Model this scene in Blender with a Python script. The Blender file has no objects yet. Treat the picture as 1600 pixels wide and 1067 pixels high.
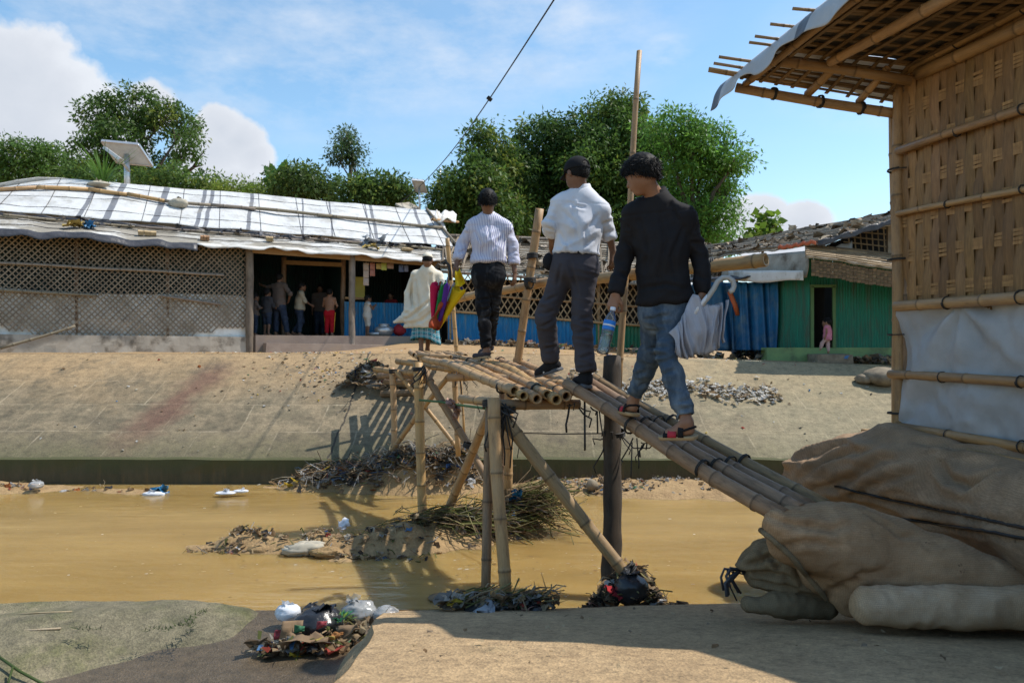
import bpy, math, random
import numpy as np
from mathutils import Vector
from mathutils.bvhtree import BVHTree
random.seed(7); NR = np.random.default_rng(11)
scene = bpy.context.scene
COL = scene.collection
F = 1150.0; CX, CY = 800.0, 543.0           # focal length and horizon, in pixels of the 1600 px photograph
A = lambda *t: np.array(t, float)
def P(x, y, Y): return A((x-CX)/F*Y, Y, (CY-y)/F*Y)
def nrm(v):
    v = np.asarray(v, float); return v/(np.linalg.norm(v)+1e-12)
def lerp(a, b, t): return a+(b-a)*t
def sstep(a, b, x):
    t = np.clip((x-a)/(b-a), 0, 1); return t*t*(3-2*t)

# ------------------------------------------------------------------ objects, labels
def tag(o, label=None, cat=None, group=None, kind=None):
    if label: o['label'] = label
    if cat: o['category'] = cat
    if group: o['group'] = group
    if kind: o['kind'] = kind
    return o
def root(name, loc, label, cat, group=None):
    o = bpy.data.objects.new(name, None); COL.objects.link(o)
    o.location = Vector([float(q) for q in loc]); o.empty_display_size = .1
    return tag(o, label, cat, group)
def wloc(o):
    v = A(0, 0, 0)
    while o is not None:
        v = v+np.array(o.location); o = o.parent
    return v
def dup(o, dloc=None, parent=None, label=None, rotz=None, scale=None):
    c = o.copy(); COL.objects.link(c)
    if parent is not None: c.parent = parent
    for ch in list(o.children): dup(ch, None, c)
    if dloc is not None: c.location = Vector([float(q) for q in dloc])
    if rotz is not None: c.rotation_euler.z = rotz
    if scale is not None: c.scale = (scale, scale, scale)
    if label: c['label'] = label
    return c

# ------------------------------------------------------------------ numpy value noise
def _hash(i, j, k, s):
    n = (i*374761393 + j*668265263 + k*2147483647 + s*974634287) & 0xFFFFFFFF
    n = ((n ^ (n >> 13))*1274126177) & 0xFFFFFFFF
    n = (n ^ (n >> 16)) & 0xFFFF
    return n/32767.5-1
def vnoise(p, s=0):
    p = np.asarray(p, float); i = np.floor(p).astype(np.int64); f = p-i; f = f*f*(3-2*f); r = 0
    for a in (0, 1):
        for b in (0, 1):
            for c in (0, 1):
                w = (f[..., 0] if a else 1-f[..., 0])*(f[..., 1] if b else 1-f[..., 1])*(f[..., 2] if c else 1-f[..., 2])
                r = r+w*_hash(i[..., 0]+a, i[..., 1]+b, i[..., 2]+c, s)
    return r
def fbm(p, s=0, o=3):
    p = np.asarray(p, float); r = 0; a = 1
    for q in range(o): r = r+a*vnoise(p, s+q); p = p*2.03+5.1; a *= .5
    return r/1.75

# ------------------------------------------------------------------ mesh builder
class MB:
    def __init__(s): s.v = []; s.f = []; s.uv = []; s.c = []
    def add(s, v, f, uv=None, c=None):
        b = len(s.v); s.v += [tuple(map(float, q)) for q in v]
        s.f += [tuple(i+b for i in q) for q in f]
        n = len(v)
        s.uv += [tuple(map(float, q)) for q in uv] if uv is not None else [(float(q[0]), float(q[2])) for q in v]
        if c is None: c = (1, 1, 1)
        if len(np.shape(c)) == 1: s.c += [tuple(c)]*n
        else: s.c += [tuple(map(float, q)) for q in c]
        return s
    def box(s, c, size, ax=None, col=None, jit=0):
        c = np.asarray(c, float); h = np.asarray(size, float)/2
        ax = np.eye(3) if ax is None else np.array([nrm(q) for q in ax])
        v = []
        for i in (-1, 1):
            for j in (-1, 1):
                for k in (-1, 1):
                    v.append(c+ax[0]*h[0]*i+ax[1]*h[1]*j+ax[2]*h[2]*k+(NR.normal(size=3)*jit if jit else 0))
        return s.add(v, [(0, 1, 3, 2), (4, 6, 7, 5), (0, 4, 5, 1), (2, 3, 7, 6), (0, 2, 6, 4), (1, 5, 7, 3)], None, col)
    def bar(s, a, b, w, t, up=(0, 0, 1), col=None):
        a = np.asarray(a, float); b = np.asarray(b, float); d = nrm(b-a); u = np.cross(d, up)
        u = nrm(u) if np.linalg.norm(u) > 1e-4 else A(1, 0, 0)
        return s.box((a+b)/2, (np.linalg.norm(b-a), w, t), (d, u, np.cross(u, d)), col)
    def prism(s, top, bot, col=None):
        n = len(top); v = list(top)+list(bot)
        f = [tuple(range(n)), tuple(range(2*n-1, n-1, -1))]+[(i, i+n, (i+1) % n+n, (i+1) % n) for i in range(n)]
        return s.add(v, f, None, col)
    def tube(s, path, r, seg=8, caps=True, col=None, closed=False):
        path = [np.asarray(q, float) for q in path]; n = len(path)
        r = [r]*n if np.isscalar(r) else list(r)
        v = []; uv = []; cc = []; L = 0; u = None
        for i in range(n):
            if closed: d = path[(i+1) % n]-path[i-1]
            else: d = path[min(i+1, n-1)]-path[max(i-1, 0)]
            d = nrm(d)
            if u is None:
                u = np.cross(d, (0, 0, 1)) if abs(d[2]) < .9 else np.cross(d, (0, 1, 0))
            u = nrm(u-d*np.dot(u, d)); w = np.cross(d, u)
            if i: L += np.linalg.norm(path[i]-path[i-1])
            for k in range(seg):
                a = 2*math.pi*k/seg
                v.append(path[i]+(u*math.cos(a)+w*math.sin(a))*r[i]); uv.append((k/seg, L))
                cc.append((1, 1, 1) if col is None else (col if len(np.shape(col)) == 1 else col[i]))
        f = []
        for i in range(n if closed else n-1):
            for k in range(seg):
                a = i*seg+k; b = i*seg+(k+1) % seg; j = ((i+1) % n)*seg
                f.append((a, b, j+(k+1) % seg, j+k))
        if caps and not closed:
            f.append(tuple(range(seg-1, -1, -1))); f.append(tuple((n-1)*seg+k for k in range(seg)))
        return s.add(v, f, uv, cc)
    def bamboo(s, p0, p1, r0, r1=None, bend=0, bdir=(0, 0, 1), node=.3, tint=None, seg=10, hollow=(1, 1), wood=False):
        p0 = np.asarray(p0, float); p1 = np.asarray(p1, float); r1 = r0*.9 if r1 is None else r1
        L = np.linalg.norm(p1-p0); d = nrm(p1-p0); bdir = np.asarray(bdir, float)
        tint = np.asarray(tint if tint is not None else A(1, 1, 1)*random.uniform(.82, 1.12)*A(1, random.uniform(.96, 1.03), random.uniform(.88, 1.08)))
        ts = [(0, 1.0, 1.0)]; x = random.uniform(.08, node)
        while x < L-.06:
            if wood:
                ts.append((x, random.uniform(.94, 1.08), random.uniform(.8, 1.1)))
            else:
                e = .011+r0*.06
                ts += [(x-e*2.6, .985, 1.0), (x-e, 1.0, .92), (x-e*.45, 1.085, .8), (x, 1.05, .42), (x+e*.45, 1.10, .72), (x+e, 1.0, 1.18), (x+e*3.5, .985, 1.08)]
            x += node*random.uniform(.82, 1.2)
        ts.append((L, 1.0, 1.0)); ts = sorted(q for q in ts if 0 <= q[0] <= L)
        ph = random.uniform(0, 9); k1 = random.uniform(-1, 1); k2 = random.uniform(-1, 1)
        u = np.cross(d, (0, 0, 1)); u = nrm(u) if np.linalg.norm(u) > .1 else A(1, 0, 0); w = np.cross(d, u)
        def pos(x):
            t = x/L
            return p0+d*x+bdir*bend*math.sin(math.pi*t)+(u*k1+w*k2)*min(.012, r0*.3)*math.sin(x*3.1+ph)
        v = []; uv = []; cc = []
        u0 = random.uniform(0, 20)
        def ring(x, m, cm):
            c = pos(x); r = lerp(r0, r1, x/L)*m
            for k in range(seg):
                a = 2*math.pi*k/seg; rr = r*(1+.09*float(vnoise(A(math.cos(a)*1.3+ph, math.sin(a)*1.3, x*4), 3))) if wood else r
                v.append(c+(u*math.cos(a)+w*math.sin(a))*rr); uv.append((k/seg*2+u0, x+u0)); cc.append(tint*cm)
        f = []
        for (x, m, cm) in ts: ring(x, m, cm)
        n = len(ts)
        for i in range(n-1):
            for k in range(seg):
                f.append((i*seg+k, i*seg+(k+1) % seg, (i+1)*seg+(k+1) % seg, (i+1)*seg+k))
        for end in (0, 1):
            b = 0 if end == 0 else (n-1)*seg
            if hollow[end] and not wood:
                xx = 0 if end == 0 else L; dd = min(.12, L*.2)*(1 if end == 0 else -1)
                o = len(v); ring(xx, .68, 1.1); o2 = len(v); ring(xx+dd, .66, .6)  # bore's inner ring tinted darker: shade of the hollow put into the colour
                for k in range(seg):
                    q = (b+k, o+k, o+(k+1) % seg, b+(k+1) % seg); q2 = (o+k, o2+k, o2+(k+1) % seg, o+(k+1) % seg)
                    f.append(q if end == 0 else q[::-1]); f.append(q2 if end == 0 else q2[::-1])
                f.append(tuple(o2+k for k in range(seg)))
            else:
                q = tuple(b+k for k in range(seg)); f.append(q[::-1] if end == 0 else q)
        return s.add(v, f, uv, cc)
    def coil(s, c, axis, R, r=.006, turns=3, pitch=None, seg=5, col=None):
        axis = nrm(axis); u = np.cross(axis, (0, 0, 1)); u = nrm(u) if np.linalg.norm(u) > .1 else A(1, 0, 0); w = np.cross(axis, u)
        pitch = r*1.8 if pitch is None else pitch; pts = []; n = int(12*turns)
        ph = random.uniform(0, 6)
        for i in range(n+1):
            a = i/12*2*math.pi+ph
            pts.append(np.asarray(c)+axis*(i/12-turns/2)*pitch+(u*math.cos(a)+w*math.sin(a))*(R+random.uniform(0, .3)*r))
        return s.tube(pts, r, seg, True, col)
    def grid(s, nu, nv, fn, col=None, uvf=None):
        v = []; uv = []; cc = []
        for j in range(nv+1):
            for i in range(nu+1):
                a, b = i/nu, j/nv; v.append(fn(a, b)); uv.append(uvf(a, b) if uvf else (a, b))
                cc.append((1, 1, 1) if col is None else (col(a, b) if callable(col) else col))
        f = [(j*(nu+1)+i, j*(nu+1)+i+1, (j+1)*(nu+1)+i+1, (j+1)*(nu+1)+i) for j in range(nv) for i in range(nu)]
        return s.add(v, f, uv, cc)
    def lathe(s, c, prof, axis=(0, 0, 1), seg=16, col=None):
        axis = nrm(axis); u = np.cross(axis, (0, 1, 0)); u = nrm(u) if np.linalg.norm(u) > .1 else A(1, 0, 0); w = np.cross(axis, u)
        c = np.asarray(c, float); v = []; uv = []
        for (r, h) in prof:
            for k in range(seg):
                a = 2*math.pi*k/seg; v.append(c+axis*h+(u*math.cos(a)+w*math.sin(a))*r); uv.append((k/seg, h))
        f = [(i*seg+k, i*seg+(k+1) % seg, (i+1)*seg+(k+1) % seg, (i+1)*seg+k) for i in range(len(prof)-1) for k in range(seg)]
        f.append(tuple(range(seg-1, -1, -1))); f.append(tuple((len(prof)-1)*seg+k for k in range(seg)))
        return s.add(v, f, uv, col)
    def scrap(s, p, size, col, flat=.5, n=3):
        """a crumpled little sheet"""
        u = nrm(NR.normal(size=3)*A(1, 1, .5*(1-flat)+.1)); w = nrm(np.cross(u, NR.normal(size=3)*A(.4, .4, 1)+A(0, 0, flat)))
        asp = random.uniform(.5, 1)
        v = []
        for j in range(n+1):
            for i in range(n+1):
                a, b = i/n-.5, j/n-.5
                v.append(np.asarray(p)+u*a*size+w*b*size*asp+NR.normal(size=3)*size*.1)
        f = [(j*(n+1)+i, j*(n+1)+i+1, (j+1)*(n+1)+i+1, (j+1)*(n+1)+i) for j in range(n) for i in range(n)]
        return s.add(v, f, None, col)
    def build(s, name, m, parent=None, smooth=False, solid=0, loc=None):
        me = bpy.data.meshes.new(name)
        V = np.array(s.v, float).reshape(-1, 3)
        if loc is None: loc = wloc(parent) if parent is not None else A((V[:, 0].min()+V[:, 0].max())/2, (V[:, 1].min()+V[:, 1].max())/2, V[:, 2].min())
        return mesh_obj(name, V, s.f, m, parent, smooth, solid, loc, s.uv, s.c)
def mesh_obj(name, V, faces, m, parent=None, smooth=False, solid=0, loc=None, uv=None, c=None):
    if loc is None: loc = wloc(parent) if parent is not None else A((V[:, 0].min()+V[:, 0].max())/2, (V[:, 1].min()+V[:, 1].max())/2, V[:, 2].min())
    me = bpy.data.meshes.new(name); V = V-loc
    if isinstance(faces, np.ndarray):
        nf, k = faces.shape
        me.vertices.add(len(V)); me.vertices.foreach_set('co', V.astype(np.float32).ravel())
        me.loops.add(nf*k); me.loops.foreach_set('vertex_index', faces.astype(np.int32).ravel())
        me.polygons.add(nf); me.polygons.foreach_set('loop_start', np.arange(0, nf*k, k, dtype=np.int32))
        me.update(calc_edges=True); me.validate()
    else:
        me.from_pydata([tuple(q) for q in V], [], faces); me.update()
    if uv is not None:
        l = me.uv_layers.new(name='UVMap'); vi = np.empty(len(me.loops), np.int32); me.loops.foreach_get('vertex_index', vi)
        l.data.foreach_set('uv', np.array(uv, np.float32)[vi].ravel())
    if c is not None:
        at = me.color_attributes.new('Col', 'FLOAT_COLOR', 'POINT')
        cc = np.ones((len(V), 4), np.float32); cc[:, :3] = np.array(c, np.float32)
        at.data.foreach_set('color', cc.ravel())
    if smooth: me.polygons.foreach_set('use_smooth', np.ones(len(me.polygons), bool))
    me.materials.append(m); o = bpy.data.objects.new(name, me); COL.objects.link(o)
    if parent is not None: o.parent = parent
    else: o.location = Vector([float(q) for q in loc])
    if solid:
        md = o.modifiers.new('thickness', 'SOLIDIFY'); md.thickness = solid; md.offset = 0
    return o

# ------------------------------------------------------------------ signed distance fields, surface nets
class SDF:
    def __init__(s, lo, hi, h):
        s.lo = np.asarray(lo, float); s.h = h
        s.n = np.ceil((np.asarray(hi, float)-s.lo)/h).astype(int)+1
        s.ax = [s.lo[i]+h*np.arange(s.n[i]) for i in range(3)]
        s.D = np.full(s.n, .2, np.float32)
    def sub(s, lo, hi):
        i0 = np.clip(np.floor((np.asarray(lo)-s.lo)/s.h).astype(int), 0, s.n); i1 = np.clip(np.ceil((np.asarray(hi)-s.lo)/s.h).astype(int)+1, 0, s.n)
        sl = tuple(slice(i0[k], i1[k]) for k in range(3))
        p = np.stack(np.meshgrid(*[s.ax[k][sl[k]] for k in range(3)], indexing='ij'), -1)
        return sl, p
    def put(s, lo, hi, fn, k=.02, op='u'):
        sl, p = s.sub(lo, hi)
        if p.size == 0: return s
        d = fn(p).astype(np.float32); a = s.D[sl]
        if op == 'u':
            h = np.clip(.5+.5*(a-d)/k, 0, 1) if k > 0 else (d < a).astype(np.float32)
            s.D[sl] = a*(1-h)+d*h-k*h*(1-h)
        elif op == 's': s.D[sl] = np.maximum(a, -d)
        elif op == 'i': s.D[sl] = np.maximum(a, d)
        return s
    def cone(s, a, b, ra, rb=None, k=.02, flat=None, cut=None, op='u'):
        """round cone a-b; flat=(dir, f) thins it along dir; cut=[(point, normal)] keeps the side the normal points away from"""
        a = np.asarray(a, float); b = np.asarray(b, float); rb = ra if rb is None else rb
        m = max(ra, rb)+k+3*s.h
        def fn(p):
            q = p-a; e = b-a
            if flat is not None:
                fd = nrm(flat[0]); q = q+fd*((q@fd)[..., None]*(flat[1]-1)); e = e+fd*(e@fd)*(flat[1]-1)
            t = np.clip((q@e)/(e@e+1e-12), 0, 1)
            d = np.linalg.norm(q-t[..., None]*e, axis=-1)-(ra+(rb-ra)*t)
            if flat is not None: d = d/max(1, flat[1]**.5)
            if cut:
                for (c, n) in cut: d = np.maximum(d, (p-np.asarray(c))@nrm(n))
            return d
        return s.put(np.minimum(a, b)-m, np.maximum(a, b)+m, fn, k, op)
    def ell(s, c, ax, r, k=.02, op='u', cut=None):
        c = np.asarray(c, float); R = np.array([nrm(q) for q in ax]); r = np.asarray(r, float); m = r.max()+k+3*s.h
        def fn(p):
            q = (p-c)@R.T; k0 = np.linalg.norm(q/r, axis=-1); k1 = np.linalg.norm(q/r**2, axis=-1)
            d = k0*(k0-1)/(k1+1e-9)
            if cut:
                for (cc, n) in cut: d = np.maximum(d, (p-np.asarray(cc))@nrm(n))
            return d
        return s.put(c-m, c+m, fn, k, op)
    def mesh(s):
        D = s.D; nx, ny, nz = D.shape
        S = D < 0
        cs = [(i, j, k) for i in (0, 1) for j in (0, 1) for k in (0, 1)]
        cnt = np.zeros((nx-1, ny-1, nz-1), np.int8)
        for (i, j, k) in cs: cnt += S[i:nx-1+i, j:ny-1+j, k:nz-1+k]
        cells = np.argwhere((cnt > 0) & (cnt < 8)); idx = np.full(cnt.shape, -1, np.int64); idx[tuple(cells.T)] = np.arange(len(cells))
        val = np.stack([D[cells[:, 0]+i, cells[:, 1]+j, cells[:, 2]+k] for (i, j, k) in cs], 1)
        acc = np.zeros((len(cells), 3)); num = np.zeros(len(cells))
        for a in range(8):
            for b in range(a+1, 8):
                ca, cb = np.array(cs[a]), np.array(cs[b])
                if np.abs(ca-cb).sum() != 1: continue
                x, y = val[:, a], val[:, b]; m = (x < 0) != (y < 0)
                t = np.where(m, x/np.where(m, x-y, 1), 0)
                acc += (ca+t[:, None]*(cb-ca))*m[:, None]; num += m
        V = s.lo+s.h*(cells+acc/num[:, None]); Fs = []
        for ax in range(3):
            o = [q for q in range(3) if q != ax]; sl0 = [slice(None)]*3; sl1 = [slice(None)]*3
            sl0[ax] = slice(0, -1); sl1[ax] = slice(1, None)
            a, b = S[tuple(sl0)], S[tuple(sl1)]
            E = np.argwhere(a != b); E = E[(E[:, o[0]] > 0) & (E[:, o[1]] > 0) & (E[:, o[0]] < D.shape[o[0]]-1) & (E[:, o[1]] < D.shape[o[1]]-1)]
            e1 = np.zeros(3, int); e2 = np.zeros(3, int); e1[o[0]] = 1; e2[o[1]] = 1
            q = np.stack([idx[tuple((E-e1-e2).T)], idx[tuple((E-e2).T)], idx[tuple(E.T)], idx[tuple((E-e1).T)]], 1)
            fl = a[tuple(E.T)]
            if ax == 1: fl = ~fl
            q[~fl] = q[~fl][:, ::-1]; Fs.append(q)
        Fc = np.concatenate(Fs); Fc = Fc[(Fc >= 0).all(1)]
        return V, Fc
def vnormals(V, Fc):
    n = np.cross(V[Fc[:, 2]]-V[Fc[:, 0]], V[Fc[:, 3]]-V[Fc[:, 1]]); N = np.zeros_like(V)
    for k in range(4): np.add.at(N, Fc[:, k], n)
    return N/(np.linalg.norm(N, axis=1)[:, None]+1e-12)

def ray_pts(bvh, pts, off=.006):
    out = []
    for (x, y) in pts:
        r = bvh.ray_cast(Vector((0, 0, 0)), Vector(nrm(P(x, y, 1))), 40)
        if r[0] is not None: out.append(np.array(r[0])+np.array(r[1])*off)
    return out
def crease(V, N, Fc, creases):
    """press folds into a cloth surface; each fold is a line given by where the photograph shows it"""
    bvh = BVHTree.FromPolygons([tuple(q) for q in V], [tuple(int(i) for i in q) for q in Fc]); V = V.copy()
    for (pts, dep, w) in creases:
        xs = np.linspace(0, 1, 40); kx = np.linspace(0, 1, len(pts)); pl = ray_pts(bvh, list(zip(np.interp(xs, kx, [q[0] for q in pts]), np.interp(xs, kx, [q[1] for q in pts]))), 0)
        if not pl: continue
        near = np.flatnonzero((V > np.min(pl, 0)-3*w).all(1) & (V < np.max(pl, 0)+3*w).all(1)); Vn = V[near]; dist = np.full(len(Vn), 9.0); tt = np.zeros(len(Vn)); wob = w*.25*vnoise(Vn*(.17/w*3), 3)[:, None]
        for i, q in enumerate(pl): dd = np.linalg.norm(Vn-q+wob, axis=1); m_ = dd < dist; dist[m_] = dd[m_]; tt[m_] = i/len(pl)
        e = np.sin(np.clip(tt*1.1+.05, 0, 1)*math.pi)**.5; V[near] = Vn+N[near]*(e*dep*(-np.exp(-(dist/(w*.45))**2)+.55*np.exp(-((dist-w)/(w*.6))**2)))[:, None]
    return V
# ------------------------------------------------------------------ materials
class NT:
    def __init__(s, name):
        s.m = bpy.data.materials.new(name); s.m.use_nodes = True; s.t = s.m.node_tree; s.n = s.t.nodes; s.l = s.t.links
        s.b = s.n['Principled BSDF']; s.out = s.n['Material Output']
    def node(s, t, **kw):
        q = s.n.new(t)
        for a, b in kw.items(): setattr(q, a, b)
        return q
    def link(s, a, b): s.l.new(a, b)
    def coord(s, kind='Object', scale=(1, 1, 1), rot=(0, 0, 0)):
        tc = s.node('ShaderNodeTexCoord'); mp = s.node('ShaderNodeMapping'); mp.inputs['Scale'].default_value = scale; mp.inputs['Rotation'].default_value = rot
        s.link(tc.outputs[kind], mp.inputs['Vector']); return mp.outputs[0]
    def noise(s, vec, scale, detail=6, rough=.6, dist=0):
        q = s.node('ShaderNodeTexNoise'); q.inputs['Scale'].default_value = scale; q.inputs['Detail'].default_value = detail
        q.inputs['Roughness'].default_value = rough; q.inputs['Distortion'].default_value = dist
        s.link(vec, q.inputs['Vector']); return q.outputs['Fac']
    def ramp(s, fac, stops, interp='LINEAR'):
        q = s.node('ShaderNodeValToRGB'); q.color_ramp.interpolation = interp; e = q.color_ramp.elements
        while len(e) < len(stops): e.new(.5)
        for i, (p, c) in enumerate(stops):
            e[i].position = p; e[i].color = (c, c, c, 1) if np.isscalar(c) else (*c, 1)
        s.link(fac, q.inputs[0]); return q.outputs[0]
    def mix(s, f, a, b, mode='MIX'):
        q = s.node('ShaderNodeMix', data_type='RGBA', blend_type=mode)
        for sock, v in ((q.inputs[0], f), (q.inputs[6], a), (q.inputs[7], b)):
            if hasattr(v, 'is_linked') or hasattr(v, 'links'): s.link(v, sock)
            elif np.isscalar(v): sock.default_value = v if sock == q.inputs[0] else (v, v, v, 1)
            else: sock.default_value = (*v, 1)
        return q.outputs[2]
    def math(s, op, a, b=0.0, clamp=False):
        q = s.node('ShaderNodeMath', operation=op, use_clamp=clamp)
        for i, v in enumerate((a, b)):
            if hasattr(v, 'links'): s.link(v, q.inputs[i])
            else: q.inputs[i].default_value = v
        return q.outputs[0]
    def attr(s, name='Col'):
        q = s.node('ShaderNodeAttribute', attribute_name=name); return q.outputs['Color']
    def base(s, c): s.link(c, s.b.inputs['Base Color'])
    def bump(s, h, strength=.3, dist=.01, prev=None):
        q = s.node('ShaderNodeBump'); q.inputs['Strength'].default_value = strength; q.inputs['Distance'].default_value = dist
        s.link(h, q.inputs['Height'])
        if prev is not None: s.link(prev, q.inputs['Normal'])
        s.link(q.outputs[0], s.b.inputs['Normal']); return q.outputs[0]
    def set(s, **kw):
        for a, b in kw.items(): s.b.inputs[a.replace('_', ' ')].default_value = b
        return s.m
def mat(name, c1, c2=None, ns=6, rough=.85, bs=60, bump=.25, bd=.006, col=False, spec=.3, coord='Object', scale=(1, 1, 1), lo=.35, hi=.65, transl=0, fine=None, metal=0, c3=None, s3=1.2):
    n = NT(name); v = n.coord(coord, scale)
    c = n.mix(n.ramp(n.noise(v, ns), [(lo, 0), (hi, 1)]), c1, c2 if c2 is not None else tuple(q*.75 for q in c1))
    if c3 is not None: c = n.mix(n.ramp(n.noise(v, s3, 8, .7), [(.5, 0), (.68, 1)]), c, c3)
    if fine: c = n.mix(fine, c, n.ramp(n.noise(v, bs*2, 3), [(.3, .2), (.7, 1.0)]), 'MULTIPLY')
    if col: c = n.mix(1.0, c, n.attr(), 'MULTIPLY')
    n.base(c)
    if bump: n.bump(n.noise(v, bs, 5), bump, bd)
    n.set(Roughness=rough, Metallic=metal); n.b.inputs['Specular IOR Level'].default_value = spec
    if transl:
        t = n.node('ShaderNodeBsdfTranslucent'); n.link(c, t.inputs[0]); x = n.node('ShaderNodeMixShader'); x.inputs[0].default_value = transl
        n.link(n.b.outputs[0], x.inputs[1]); n.link(t.outputs[0], x.inputs[2]); n.link(x.outputs[0], n.out.inputs[0])
    return n.m
M = {}
def m_bamboo(name, c1, c2, stain, rough=.5):
    n = NT(name); v = n.coord('UV', (5, 1.1, 1)); v2 = n.coord('UV', (2, 3, 1))
    c = n.mix(n.ramp(n.noise(v, 5, 6, .7), [(.3, 0), (.7, 1)]), c1, c2)
    c = n.mix(n.ramp(n.noise(v2, 1.6, 8, .75), [(.47, 0), (.67, .85)]), c, stain)
    c = n.mix(n.ramp(n.noise(n.coord('UV', (1, 1.6, 1)), .9, 7, .7), [(.50, 0), (.72, .6)]), c, tuple(.55*q+.08 for q in c1))
    c = n.mix(1.0, c, n.attr(), 'MULTIPLY'); n.base(c)
    n.bump(n.noise(n.coord('UV', (14, .8, 1)), 8, 4), .25, .004)
    n.set(Roughness=rough); n.b.inputs['Specular IOR Level'].default_value = .35; return n.m
M['bamboo'] = m_bamboo('bamboo_tan', (.49, .31, .145), (.37, .22, .095), (.19, .115, .06))
M['bamboo_brown'] = m_bamboo('bamboo_weathered', (.325, .205, .11), (.225, .138, .074), (.095, .062, .038), .6)
M['bamboo_grey'] = m_bamboo('bamboo_greyed', (.27, .225, .17), (.19, .15, .11), (.09, .075, .055), .75)
M['bamboo_hut'] = m_bamboo('bamboo_honey', (.40, .245, .11), (.30, .175, .075), (.15, .09, .045), .45)
M['wood_dark'] = m_bamboo('dark_wet_timber', (.085, .058, .038), (.05, .036, .025), (.025, .02, .015), .8)
M['split'] = mat('split_bamboo', (.20, .125, .06), (.13, .08, .038), ns=9, bs=80, scale=(1, 1, 1), bump=.2, col=True, rough=.6)
M['weave'] = mat('woven_bamboo', (.36, .205, .082), (.245, .135, .052), ns=14, bs=120, scale=(6, 6, .7), bump=.3, bd=.003, col=True, rough=.55)
M['lattice'] = mat('lattice_slats', (.27, .215, .15), (.19, .145, .10), ns=8, bs=60, bump=0, col=True)
M['rubber'] = mat('black_rubber', (.022, .021, .02), (.04, .036, .032), ns=20, rough=.6, bump=.1)
M['wire'] = mat('black_wire', (.02, .02, .022), rough=.5, bump=0)
M['jute'] = None
def m_jute(name, c1, c2, c3):
    n = NT(name); v = n.coord('Object')
    c = n.mix(n.ramp(n.noise(v, 3.2, 8, .65), [(.35, 0), (.65, 1)]), c1, c2)
    c = n.mix(n.ramp(n.noise(v, 7, 10, .75), [(.58, 0), (.72, .7)]), c, c3)
    c = n.mix(n.ramp(n.noise(v, 11, 6, .7), [(.66, 0), (.71, .85)]), c, (.06, .035, .024))
    c = n.mix(n.ramp(n.noise(n.coord('Object', (1, 1, 2.5)), 2.3, 9, .75), [(.54, 0), (.66, .6)]), c, tuple(min(1, q*1.35) for q in c1))
    wv = []
    for rot in ((0, 0, 0), (0, 1.57, 0)):
        q = n.node('ShaderNodeTexWave'); q.inputs['Scale'].default_value = 38; q.inputs['Distortion'].default_value = 3; q.inputs['Detail'].default_value = 3; n.link(n.coord('Object', (1, 1, 1), rot), q.inputs['Vector']); wv.append(q.outputs['Fac'])
    wv = n.math('MULTIPLY', wv[0], wv[1]); c = n.mix(.30, c, n.ramp(wv, [(0, .45), (.6, 1.1)]), 'MULTIPLY')
    w = n.node('ShaderNodeTexVoronoi'); w.inputs['Scale'].default_value = 200; n.link(v, w.inputs['Vector'])
    c = n.mix(.45, c, n.ramp(w.outputs['Distance'], [(0, .55), (.6, 1)]), 'MULTIPLY'); n.base(c)
    b = n.bump(n.noise(v, 14, 6, .6), .35, .02); n.bump(w.outputs['Distance'], .25, .003, b)
    n.set(Roughness=.95); n.b.inputs['Specular IOR Level'].default_value = .12; return n.m
M['jute'] = m_jute('jute_cloth', (.45, .285, .16), (.32, .20, .11), (.18, .12, .072))
M['jute_grey'] = m_jute('jute_cloth_greyed', (.37, .25, .155), (.26, .178, .112), (.165, .115, .075))
M['jute_green'] = m_jute('jute_cloth_mouldy', (.27, .195, .115), (.185, .14, .082), (.10, .082, .05))
M['roll'] = m_jute('sand_roll_cloth', (.60, .43, .28), (.46, .30, .165), (.28, .16, .08))
M['mud'] = mat('mud', (.40, .265, .125), (.29, .185, .085), ns=5, bs=22, bump=.6, bd=.03, rough=.8, fine=.4)
M['dirt'] = mat('dirt_ground', (.44, .29, .145), (.335, .215, .105), ns=2.5, bs=35, bump=.5, bd=.02, rough=.95, fine=.35)
M['rubble'] = mat('rubble_soil', (.22, .155, .095), (.12, .088, .055), ns=14, bs=40, bump=.8, bd=.03, rough=.95, fine=.5)
M['wall_sheet'] = mat('pale_wall_sheet', (.84, .82, .77), (.70, .67, .60), ns=2.5, bs=9, bump=.3, bd=.02, rough=.6, c3=(.45, .40, .32), s3=1.6, lo=.4, hi=.7)
M['lining'] = mat('woven_lining', (.16, .095, .042), (.10, .06, .028), ns=12, scale=(6, 6, 1), rough=.8, bump=.1)
M['tarp_white'] = mat('white_tarp', (.78, .77, .74), (.66, .64, .60), ns=3, bs=9, bump=.35, bd=.02, rough=.55, c3=(.36, .31, .24), s3=2.2, transl=.12)
M['tarp_grey'] = mat('grey_tarp', (.36, .38, .40), (.28, .30, .32), ns=4, bs=9, bump=.4, bd=.02, rough=.45, transl=.15)
M['tarp_dull'] = mat('weathered_tarp', (.40, .37, .31), (.28, .25, .20), ns=4, bs=14, bump=.5, bd=.02, rough=.7, c3=(.14, .11, .08), s3=3)
M['tarp_skirt'] = mat('pale_sheet', (.50, .515, .53), (.39, .40, .41), ns=3, bs=7, bump=.45, bd=.03, rough=.4, transl=.2)
M['tarp_black'] = mat('black_tarp', (.035, .036, .042), (.06, .06, .068), ns=6, bs=14, bump=.5, bd=.02, rough=.4)
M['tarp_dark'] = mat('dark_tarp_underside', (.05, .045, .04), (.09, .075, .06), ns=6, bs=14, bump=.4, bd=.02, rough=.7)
M['tarp_blue'] = mat('blue_tarp', (.015, .13, .27), (.01, .075, .17), ns=2.5, bs=10, bump=.5, bd=.03, rough=.4, c3=(.10, .16, .20), s3=3)
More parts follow.
